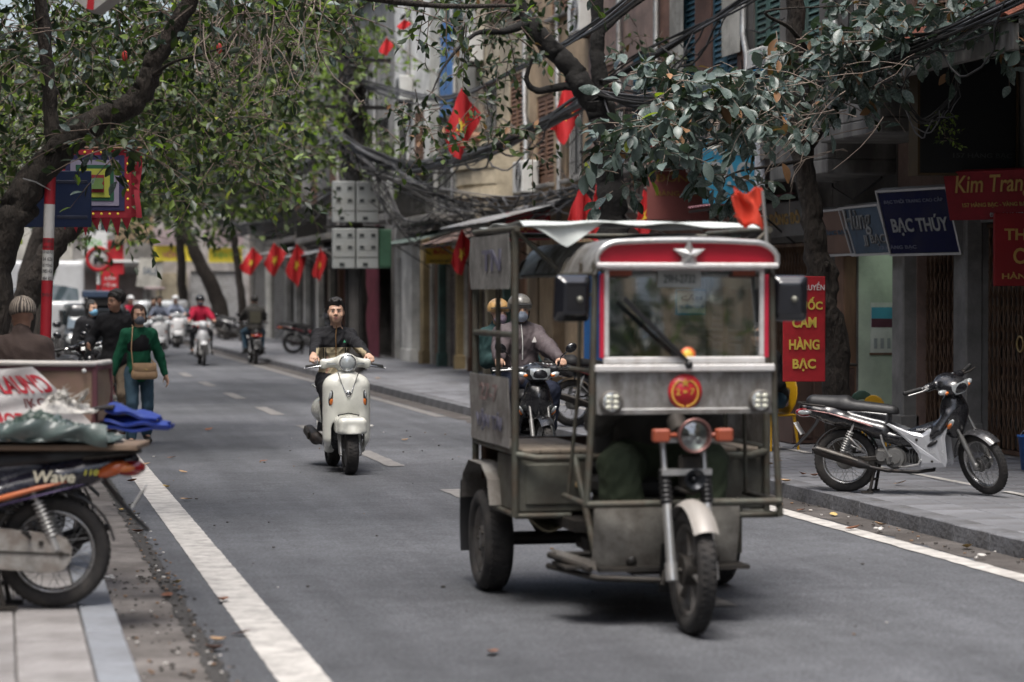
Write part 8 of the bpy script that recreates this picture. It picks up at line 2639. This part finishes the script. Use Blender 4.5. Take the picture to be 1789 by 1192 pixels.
# crumpled grey-green raincoat
rc = thing('folded_tarpaulin', 'crumpled grey-green plastic sheet folded on the wooden plank', 'tarpaulin', at(75, 768, 12.2))
PGRN = M('plastic_grey_green', (.085, .118, .112), .38, var=.45, scale=7, coat=.35, dirt=(.03, .042, .04), amt=.45, dscale=6); PDGR = M('plastic_dark_green', (.035, .062, .05), .35, var=.2, scale=5, coat=.2)
def heap(name, mat, w, d, h, seed, ridge, px=.45, skew=0.0, parent=rc, lift=0.0, nx=90, ny=50):
 """a crumpled sheet thrown down as a low heap, ridged folds running across it"""
 r_ = np.random.default_rng(seed)
 off = r_.uniform(0, 9, 3)
 g = np.stack(np.meshgrid(np.linspace(0, 1, nx + 1), np.linspace(0, 1, ny + 1), indexing='ij'), -1).reshape(-1, 2)
 e = np.c_[g[:, 0] * w * .55, g[:, 1] * d * 1.6, np.zeros(len(g))] + off
 n1 = fold_noise(e * 2.3); n2 = fold_noise(e * 5.2 + 3)
 mound = np.clip(1 - np.abs(g[:, 0] - px) / np.where(g[:, 0] < px, px, 1 - px), 0, 1) ** .8 * np.sin(np.clip(g[:, 1], 0, 1) * PI) ** .5
 z = lift + h * mound + ridge * (n1 + .6 * n2) * (.35 + .65 * mound) + .006
 edge = .03 * fold_noise(e * .7 + 5)
 P = np.c_[(g[:, 0] - .5) * w + .02 * n2, (g[:, 1] - .5) * d + edge + skew * (g[:, 0] - .5), np.maximum(z, .004)]
 q = MB(); q.sheet(lambda u, v: P[int(round(u * nx)) * (ny + 1) + int(round(v * ny))], nx, ny, 0, True, .005)
 o = q.build(name, mat, parent); o.rotation_euler = (0, 0, -YAW)
 return o
heap('plastic_sheet', PGRN, .78, .40, .10, 3, .042)
heap('dark_fold', PDGR, .42, .30, .10, 8, .042, .4, lift=.045)
heap('inner_fold', M('plastic_slate', (.09, .12, .125), .3, var=.3, scale=5, coat=.3), .55, .34, .07, 12, .042, .6, lift=.02)
q = MB(); q.sheet(lambda u, v: (-.38 + .74 * u, -.205 + .018 * math.sin(u * 22 + v * 3) - .025 * math.sin(v * PI), .07 + .03 * math.sin(u * PI) - .085 * v + .012 * math.sin(u * 15 + v * 3)), 40, 10, 0, True, .004)
o = q.build('front_fold', PGRN, rc); o.rotation_euler = (0, 0, -YAW)
# box of the laundry cart: frame, translucent plastic sides
bc = at(70, 745, 13.5)
bx = thing('cargo_box', 'maroon framed box with brown plastic sides standing on the motorbike behind the plank', 'box', bc)
w_, h_, d_ = 1.0, .345, .5
xr = (166 - 70) * 13.5 / FPX; xl = xr - w_
MAR = M('frame_maroon', (.14, .055, .065), .6, .2, var=.25); BPL = M('plastic_brown', (.24, .17, .115), .45, var=.2, scale=4, dirt=(.30, .17, .15), amt=.4, dscale=5); RIMW = M('rim_white_tape', (.55, .52, .48), .7, var=.15)
rotE = (0, 0, -YAW)
q = MB()
for x in (xl, xr):
 for y in (0, d_):
  q.box((x, y, h_ / 2), (.03, .03, h_), None, .004)
for z in (.015, h_ - .02):
 for y in (0, d_):
  q.box(((xl + xr) / 2, y, z), (w_ - .032, .026, .026))
 for x in (xl, xr):
  q.box((x, d_ / 2, z), (.026, d_ - .032, .028))
o = q.build('box_frame', MAR, bx); o.rotation_euler = rotE
for (x0, x1, y0, y1) in ((xl, xr, -.004, -.004), (xr + .004, xr + .004, 0, d_), (xl, xr, d_, d_)):
 q = MB(); q.sheet(lambda u, v: (x0 + (x1 - x0) * u + .006 * math.sin(v * 9 + u * 3), y0 + (y1 - y0) * u - .010 * math.sin(u * 11 + v * 4) * math.sin(u * PI), .02 + (h_ - .04) * v), 14, 8, 0, True, .004)
 o = q.build('side_sheet', BPL, bx); o.rotation_euler = rotE
q = MB(); q.tube([(xl, -.018, h_ + .004), (xl + .3, -.022, h_ + .012), (xr - .3, -.018, h_ + .006), (xr, -.018, h_ + .004), (xr + .012, d_ / 2, h_ + .004), (xr, d_, h_)], .016, 8); o = q.build('rim_binding', RIMW, bx); o.rotation_euler = rotE
q = MB(); q.ell((xr - .055, -.03, h_ - .035), (.013, .008, .013), 10, 6); o = q.build('rivet', WHITEP, bx); o.rotation_euler = rotE
q = MB(); q.box(((xl + xr) / 2, d_ / 2, -.02), (w_ + .1, d_, .03), None, .004); o = q.build('box_floor', WOOD, bx); o.rotation_euler = rotE
# white cloth banner tied to the box
bn = thing('cloth_banner', 'white cloth banner with red laundry lettering draped over the brown box', 'banner', bc)
def bf(u, v):
 # hangs from the rim; right lower corner gathered toward the bundle below
 x = xl + (.62 + .10 * v + .26 * v * v) * u * 1.0 + .16 * u * v * 0
 z = h_ - .01 - .34 * v - .02 * math.sin(u * PI) * (1 - v)
 y = -.032 - .016 * math.sin(u * 15 + v * 5) - .03 * v - .008 * math.sin(v * 17 + u * 9)
 return Vector((xl + (xr - xl) * (.66 * u) + (.36 * u * v), y, z))
q = MB(); q.sheet(bf, 40, 20, 0, True, .003); o = q.build('banner_cloth', M('banner_white', (.60, .58, .57), .75, var=.08, scale=6, dirt=(.36, .32, .30), amt=.25), bn); o.rotation_euler = rotE
BRED = M('banner_red', (.42, .02, .035), .7, var=.1)
def on_cloth(txt, u0, u1, v0, v1, m, bold=.03, shear=0):
 o = text(txt, (0, 0, 0), UX, UZ, 1, 1, m, bn, 'lettering', .0, bold, shear)
 me = o.data
 for vtx in me.vertices:
  u = u0 + (u1 - u0) * (vtx.co.x + .5); v = v1 + (v0 - v1) * (vtx.co.z + .5)
  p = bf(u, v); vtx.co = p + Vector((0, -.006 - .002 * (vtx.index % 2), 0))
 me.update(); o.rotation_euler = rotE
on_cloth('LAUND', .62, .985, .12, .42, BRED)
on_cloth('/KG', .70, .86, .50, .66, M('banner_maroon', (.2, .05, .05), .7), .01, .2)
on_cloth('MOTO', .45, .74, .74, .98, BRED)
# shaggy white plastic bundle below the banner corner
pb = thing('plastic_bundle', 'shaggy white plastic wrapping bunched between banner and green sheet', 'bundle', at(108, 722, 12.5))
heap('plastic_wrap', M('plastic_white', (.56, .54, .50), .5, var=.15), .34, .16, .10, 5, .045, .5, 0, pb, nx=50, ny=30)
q = MB(); r_ = random.Random(3)
for i in range(26):
 p = Vector((r_.uniform(-.10, .12), -.03 + r_.gauss(0, .03), .05 + r_.uniform(0, .05)))
 q.tube([p, p + Vector((r_.gauss(.01, .04), r_.gauss(-.03, .02), r_.uniform(.01, .06)))], [.012, .003], 4, flat=.3)
q.build('loose_shreds', M('plastic_white', (.62, .60, .56), .5, var=.1), pb)
# blue padded sheet and dark mat over the next machine's tail
bs = thing('blue_tarpaulin', 'folded royal blue plastic sheet sticking out over the gutter', 'tarpaulin', at(240, 727, 13.3))
RBL = M('plastic_royal_blue', (.022, .05, .30), .32, var=.3, scale=7, coat=.25, dirt=(.012, .025, .15), amt=.35, dscale=7)
def wedge(x0, z0, x1, z1, sd):
 return lambda u, v: (x0 + (x1 - x0) * u + .01 * math.sin(v * 9 + sd), (v - .5) * (.36 - .22 * u ** 2) - .03 * u, z0 + (z1 - z0) * u + .012 * math.sin(u * 9 + v * 5 + sd) * math.sin(u * PI) + .010 * math.sin(v * 13 + u * 4 + sd) * (1 - u) + .016 * math.sin(PI * v))
for (nm, a4) in (('lower_sheet', (-.20, -.055, .185, -.060, 0)), ('middle_sheet', (-.16, -.012, .180, -.045, 2)), ('upper_sheet', (-.14, .055, .13, -.012, 4))):
 q = MB(); q.sheet(wedge(*a4), 18, 16, 0, True, .016); o = q.build(nm, RBL, bs); o.rotation_euler = rotE
q = MB(); q.sheet(lambda u, v: (.185 + .012 * math.sin(v * PI), (v - .5) * .15 - .03, -.06 + .018 * u), 3, 8, 0, True, .01); o = q.build('folded_edge', RBL, bs); o.rotation_euler = rotE
mt_ = thing('floor_mat', 'dark speckled mat rolled beside the blue plastic sheet', 'mat', at(205, 714, 13.3))
q = MB(); q.sheet(lambda u, v: (-.16 + .17 * u, -.2 + .4 * v, .012 * math.sin(u * 2.6) + .008 * math.sin(v * 7) + .01), 14, 8, 0, True, .012); o = q.build('mat_sheet', M('mat_speckle', (.03, .027, .028), .9, var=.9, scale=60), mt_); o.rotation_euler = (0, -.12, -YAW)
# bedding tail bits and hanging cord
cdx = thing('cord', 'thin black cord hanging from the blue plastic sheet', 'cord', at(222, 760, 13.4))
q = MB(); q.tube([(0, 0, .03), (.012, 0, -.05), (.006, 0, -.13), (-.03, 0, -.19)], .004, 6); q.build('cord_strand', RUBBER, cdx)

# striped no-parking post with blue board backs
pp = at(70, 700, 18.0)
post = thing('signpost', 'red and white striped steel signpost carrying blue boards at the left', 'signpost', (pp.x, pp.y, .12), rot=(0, R(1.9), 0))
zt = at(75, 305, 18.0).z - .12
bands = [(0, .62, 0), (.62, 1.36, 0), (1.36, 1.42 + .16, 0), (1.58, 2.06, 1), (2.06, 2.18, 0), (2.18, 2.40, 1), (2.40, zt, 0)]
zs_ = [0, .5, 1.0, at(0, 490, 18.0).z - .12, at(0, 437, 18.0).z - .12, at(0, 416, 18.0).z - .12, at(0, 357, 18.0).z - .12, zt]
for i in range(7):
 q = MB(); q.cyl((0, 0, zs_[i]), (0, 0, zs_[i + 1]), .041, n=16, caps=(i == 6)); q.build('post_band', [M('post_white', (.58, .57, .54), .5, var=.08, dirt=(.3, .28, .26), amt=.25), M('post_red', (.36, .018, .028), .45, var=.08)][(i + 1) % 2 if i > 0 else 1], post)
r_ = random.Random(6)
INK = M('stencil_ink', (.10, .10, .10), .8)
for i, (z, s1) in enumerate(((2.00, '0912 684 821'), (1.96, 'KHOAN CẮT'), (1.92, '024 626 4521'), (1.865, '04 626'), (1.82, 'BÊ TÔNG'), (1.775, '0983 426'), (1.72, '484 821'), (1.60, '090 426 54'))):
 # lettering stencilled round the post, on the side toward the camera
 o = text(s1, (0, 0, 0), UX, UZ, 1, 1, INK, post, 'lettering', 0, .012)
 for vtx in o.data.vertices:
  a = vtx.co.x * 1.9 - R(4)
  zz = z - .02 + vtx.co.z * .028
  vtx.co = Vector((.0425 * math.sin(a), -.0425 * math.cos(a), zz))
 o.data.update()
bo = at(98, 348, 18.45)
BB = M('board_blue', (.006, .018, .066), .5, var=.12, dirt=(.01, .02, .05), amt=.3)
bd_ = thing('board_sign', 'blue painted board seen from its back, fixed to the striped post', 'sign', bo)
q = MB(); q.box((0, 0, 0), (.54, .02, .43), FRM, .004); q.build('panel', BB, bd_)
for z in (.13, -.14):
 q = MB(); q.box((0.12, -.028, z), (.24, .02, .028), FRM, .004); q.build('rib', M('rib_dark', (.02, .025, .05), .6), bd_)
q = MB(); q.tube([(-.05, -.04, -.16), (-.05, -.045, -.22), (-.03, -.045, -.25)], .004, 5); q.build('hook', SILV, bd_)
wt = thing('wire_tie', 'thin steel wire tying the striped post to the leaning trunk', 'wire', at(40, 312, 17.7))
q = MB(); q.tube([(0, 0, 0), at(62, 318, 17.75) - at(40, 312, 17.7), at(88, 332, 17.95) - at(40, 312, 17.7)], .005, 5); q.build('wire_strand', SILV, wt)
# festival banner
fb_ = thing('festival_banner', 'red fringed festival banner with concentric coloured square borders', 'banner', at(172, 325, 22))
w0, h0 = .72, .62
def fest(a, b_, c, d, off):
 return lambda u, v: CW * (a + (b_ - a) * u) + UZ * (c + (d - c) * v) + CD * (.02 * math.sin((a + (b_ - a) * u) * 9) - off)
cols = [('banner_red2', (.24, .008, .02)), ('banner_navy', (.014, .014, .06)), ('banner_lilac', (.22, .2, .27)), ('banner_forest', (.008, .065, .03)), ('banner_lime', (.30, .32, .04)), ('banner_core', (.2, .015, .02))]
sz = [(-.36, .30, -.29, .33), (-.30, .235, -.225, .28), (-.25, .185, -.18, .235), (-.20, .14, -.135, .19), (-.165, .105, -.105, .155), (-.11, .055, -.06, .10)]
for i, ((nm, cc), (a, b_, c, d)) in enumerate(zip(cols, sz)):
 q = MB(); q.sheet(fest(a, b_, c, d, .006 * i), 12, 8, 0, True, .004); q.build('cloth_panel', M(nm, cc, .75, var=.1), fb_)
q = MB()
for i in range(7):
 a = -.36 + .66 * i / 7
 q.add([CW * a + UZ * -.288 + CD * .0, CW * (a + .094) + UZ * -.288, CW * (a + .055 + .01 * (i % 2)) + UZ * (-.40 - .03 * (i % 3))], [(0, 2, 1), (0, 1, 2)])
for i in range(6):
 z = .33 - .62 * i / 6
 q.add([CW * .298 + UZ * z, CW * .298 + UZ * (z - .103), CW * (.375 + .02 * (i % 2)) + UZ * (z - .08)], [(0, 1, 2), (0, 2, 1)])
q.build('fringe', M('banner_red2', (.24, .008, .02), .75, var=.1), fb_)
q = MB()
for i in range(7):
 for (x, z) in ((-.27 + .075 * i, .305), (-.27 + .075 * i, -.255)):
  q.ell(CW * x + UZ * z - CD * .02, (.012, .006, .012), 8, 5)
for i in range(6):
 q.ell(CW * .27 + UZ * (-.2 + .08 * i) - CD * .02, (.012, .006, .012), 8, 5)
q.build('gold_spot', FYEL, fb_)
q = MB(); q.sheet(lambda u, v: CW * (.335 + .05 * u + .012 * math.sin(v * 8)) + UZ * (.33 - .62 * v) + CD * .02 * math.sin(v * 5), 3, 14, 0, True, .004); q.build('side_streamer', M('banner_red2', (.24, .008, .02), .75, var=.1), fb_)
q = MB(); q.cyl(CW * -.4 + UZ * .345, CW * .40 + UZ * .345, .012, n=6); q.build('rod', WOOD, fb_)
q = MB(); q.sheet(lambda u, v: CW * (-.10 + .15 * u + .01 * math.sin(v * 9)) + UZ * (-.03 + .10 * v) - CD * .05, 5, 4, 0, True, .003); q.build('motif', M('motif_green', (.1, .17, .05), .7), fb_)
# corner of a white and red box hanging overhead
oc = thing('hanging_sign', 'corner of a pale sign box with a red stripe hanging at the top left', 'sign', at(168, -5, 15.5))
q = MB(); q.prism([(-.32, .14), (-.02, -.105), (.04, -.115), (.22, .02), (.22, .16), (-.32, .16)], (0, 0, 0), CW, UZ, .3); q.build('sign_box', M('sign_box_white', (.36, .34, .32), .6, var=.1, dirt=(.2, .18, .17), amt=.3), oc)
q = MB(); q.prism([(-.01, -.112), (.035, -.118), (.06, .165), (.03, .165)], -CD * .302, CW, UZ, -.008); q.build('red_stripe', SRED, oc)

# ---------------- right pavement furniture
def chair(label, loc, rz, col, sc_=1.0):
 t = thing('plastic_chair', label, 'chair', loc, rz, None, sc_)
 S = SDF((-.26, -.26, .3), (.26, .30, .92), .012)
 S.rbox((0, 0, .42), (.20, .20, .012), .012)
 S.ell((0, .20, .64), (.20, .022, .24), .02, 0, Matrix.Rotation(-.18, 3, 'X'))
 S.rbox((0, .19, .62), (.06, .08, .10), .03, .01, 0, None, True)
 S.build('seat_shell', col, t)
 for sx in (-1, 1):
  for sy in (-1, 1):
   q = MB(); q.tube([(sx * .17, sy * .17, .42), (sx * .21, sy * .21, 0)], [.022, .016], 8); q.build('leg', col, t)
 return t
YPL = M('plastic_yellow', (.55, .30, .01), .4, var=.08); GPL = M('plastic_green', (.05, .10, .075), .45, var=.1)
chair('yellow plastic chair under the seated person by the tricycle', M5, R(-70), YPL, .85)
cp = at(1530, 700, 25.2)
chair('yellow plastic chair in front of the open doorway, back turned to us', (cp.x, cp.y, .12), R(150), YPL, .62)
cp = at(1503, 700, 25.6)
chair('dark green plastic chair beside the yellow one at the doorway', (cp.x, cp.y, .12), R(165), GPL, .66)
cb = at(1425, 735, 25.8)
cbn = thing('shop_counter', 'brown wooden shop counter with glass top standing behind the thin tree', 'counter', (cb.x, cb.y, .125), R(0))
q = MB(); q.box((0, 0, .40), (.70, .5, .80), None, .01); q.build('cabinet', M('counter_brown', (.085, .05, .04), .55, var=.25, scale=3), cbn)
for i in range(3):
 q = MB(); q.box((-.22 + .22 * i, -.256, .40), (.19, .012, .68), None, .004); q.build('cabinet_panel', M('counter_panel', (.065, .04, .032), .5, var=.25), cbn)
q = MB(); q.box((0, 0, .83), (.74, .54, .03), None, .006); q.build('counter_top', DARKM, cbn)
q = MB(); q.lathe([(0, 0), (.10, 0), (.11, .05), (.10, .07), (0, .07)], (.12, -.1, .85), (0, 0, 1), 20); o = q.build('pan', DARKM, cbn)
bk = at(1806, 815, 21.6)
bkt = thing('bucket', 'blue plastic bucket cut by the right picture edge', 'bucket', (bk.x, bk.y, .125))
q = MB(); q.lathe([(0, .01), (.11, .01), (.14, .30), (.15, .30), (.15, .32), (.13, .32), (.105, .03), (0, .03)], n=24); q.build('pail', M('plastic_blue', (.015, .09, .32), .4), bkt)
q = MB(); q.torus((0, 0, .30), (0, .7, .5), .14, .004, 20, 5, arc=(0, PI)); q.build('handle', SILV, bkt)

# ================================================================== FOUR-WHEELED TRAFFIC FAR DOWN THE STREET
def car(label, loc, rz, L_, W_, Hh, col, kind, name='parked_car'):
 t = thing(name, label, 'van' if kind == 'van' else 'car', loc, rz)
 S = SDF((-W_ / 2 - .1, -L_ / 2 - .1, .1), (W_ / 2 + .1, L_ / 2 + .1, Hh + .1), .04)
 if kind == 'van':
  S.rbox((0, .25, Hh * .55), (W_ / 2, L_ / 2 - .3, Hh * .42), .12).rbox((0, -L_ / 2 + .55, Hh * .36), (W_ / 2, .55, Hh * .22), .14, .10)
  S.rbox((0, -L_ / 2 - .15, Hh * .92), (W_, .5, Hh * .4), .0, .08, 0, Matrix.Rotation(R(-30), 3, 'X'), True)
 else:
  S.rbox((0, 0, .56), (W_ / 2, L_ / 2, .30), .16).rbox((0, .25, 1.02), (W_ / 2 - .16, L_ * .28, Hh - 1.02), .18, .25)
 for sy in (-1, 1):
  for sx in (-1, 1):
   S.cap((sx * (W_ / 2 - .2), sy * L_ * .31, .33), (sx * (W_ / 2 + .1), sy * L_ * .31, .33), .38, None, 0, 0, True)
 S.build('body', col, t)
 for sy in (-1, 1):
  for sx in (-1, 1):
   c = (sx * (W_ / 2 - .12), sy * L_ * .31, .32)
   q = MB(); q.lathe(tyre_prof(.32, .10, .6), c, (1, 0, 0), 24, 0, True); w = q.build('wheel', TYRE, t)
   q = MB(); q.lathe([(.19, sx * .09), (.1, sx * .06), (0, sx * .07)], c, (1, 0, 0), 18); q.lathe([(.19, -sx * .09), (0, -sx * .07)], c, (1, 0, 0), 18); q.build('rim', RIMC, w)
 if kind == 'van':
  yb, yt, zb, zt_ = -L_ / 2 + .44, -L_ / 2 + .82, Hh * .56, Hh * .92
 else:
  yb, yt, zb, zt_ = -L_ * .29, -L_ * .13, .93, Hh - .1
 q = MB(); q.sheet(lambda u, v: ((W_ - .28 - .18 * v) * (u - .5), yb + (yt - yb) * v - .06 * math.cos((u - .5) * 2.6) - .02, zb + (zt_ - zb) * v), 10, 4, 0, True, .015)
 q.build('windscreen', M('car_glass', (.05, .07, .08), .06, 0, var=.5, scale=1.2, coat=1), t)
 for sx in (-1, 1):
  q = MB(); q.box((sx * (W_ / 2 - (.02 if kind == 'van' else .11)), .15, (zb + zt_) / 2), (.05, L_ * (.5 if kind == 'van' else .42), (zt_ - zb) * .75), None, .02); q.build('side_window', PGLASS, t)
  q = MB(); q.ell((sx * (W_ / 2 - .24), -L_ / 2 + .03, .68 if kind != 'van' else .86), (.19, .08, .10), 12, 8); q.build('headlight', GLASSL, t)
  q = MB(); q.ell((sx * (W_ / 2 + .08), yb + .12, zb + .08), (.11, .06, .08), 10, 6); q.build('wing_mirror', BLKG, t)
  q = MB(); q.ell((sx * (W_ / 2 - .2), L_ / 2 - .02, .75), (.14, .05, .12), 10, 6); q.build('tail_light', REDL, t)
 q = MB(); q.box((0, -L_ / 2 - .005, .56), (.9, .06, .16), None, .03); q.box((0, -L_ / 2 + .0, .36), (W_ - .3, .08, .16), None, .03); q.build('grille', BLKP, t)
 q = MB(); q.box((0, -L_ / 2 - .05, .42), (.46, .015, .11)); q.build('number_plate', PLATEW, t)
 q = MB(); q.box((0, yb - .03, zb + .02), (.6, .02, .02), Matrix.Rotation(.15, 3, 'Y')); q.build('wiper', BLKP, t)
 return t
p = at(116, 600, 64); vn = car('tall white van with blue stripe driving toward us at the left', (p.x - .5, p.y, 0), R(-2), 5.4, 1.98, 2.65, paint('van_white', (.62, .63, .64)), 'van', 'delivery_van')
q = MB(); q.box((.3, -2.62, 1.18), (.7, .02, .08), Matrix.Rotation(-.1, 3, 'Y')); q.build('body_stripe', M('stripe_sky', (.05, .22, .45), .4), vn)
p = at(165, 600, 57); car('dark car with bright windscreen reflections behind the parked motorbikes', (p.x, p.y, 0), R(2), 4.2, 1.7, 1.5, paint('car_dark', (.03, .033, .035)), 'car')
tx = thing('roof_board', 'dark blue board carried flat above the dark car roof', 'sign', at(172, 514, 56.2)); q = MB(); q.box((0, 0, 0), (.75, .5, .16), None, .02); q.build('panel', M('board_navy', (.03, .05, .09), .5), tx); q = MB(); q.box((0, 0, -.17), (.5, .4, .19)); q.build('stand', IRON, tx)
p = at(268, 600, 84); car('silver-white car half hidden behind the far scooter rider', (p.x, p.y, 0), R(4), 4.3, 1.72, 1.5, paint('car_silver', (.45, .47, .48), metal=.3), 'car')
p = at(318, 600, 90); car('white car behind the silver one at the street end', (p.x - .5, p.y + 1.5, 0), R(10), 4.2, 1.7, 1.5, paint('car_white', (.6, .6, .6)), 'car')
# riders glimpsed between the cars
for i, (px, d, hc, jc, lab) in enumerate(((228, 74, (.6, .6, .6), C_RED, 'rider in red with a white helmet glimpsed left of the silver car'), (306, 78, (.5, .5, .5), C_GREY, 'rider with a pale helmet glimpsed right of the silver car'))):
 p = at(px, 600, d)
 scooter(('white scooter half hidden left of the silver car', 'white scooter half hidden right of the silver car')[i], (p.x, p.y, .006), 0, paint('paint_white', (.62, .62, .62)), .026, hi=False, trims=False)
 person(lab, (p.x, p.y, .006), 0, ride_pose(1.68, .775, -.14, (.315, -.885, 1.01), (.13, -.66, .295), .05, knee=.15), dict(jacket=[jc], trousers=C_NAVY, helmet=M('helmet_pale%d' % i, hc, .3, coat=.4)), .024)
up_ = thing('sunshade', 'flat pink sunshade board raised over the traffic at the street end', 'sunshade', at(270, 504, 80)); q = MB(); q.box((0, 0, 0), (.62, 1.2, .09), None, .02); q.build('shade_board', W_PINK, up_); q = MB(); q.cyl((-.2, 0, -1.8), (-.2, 0, 0), .02, n=6); q.cyl((.2, 0, -1.8), (.2, 0, 0), .02, n=6); q.build('support', IRON, up_)
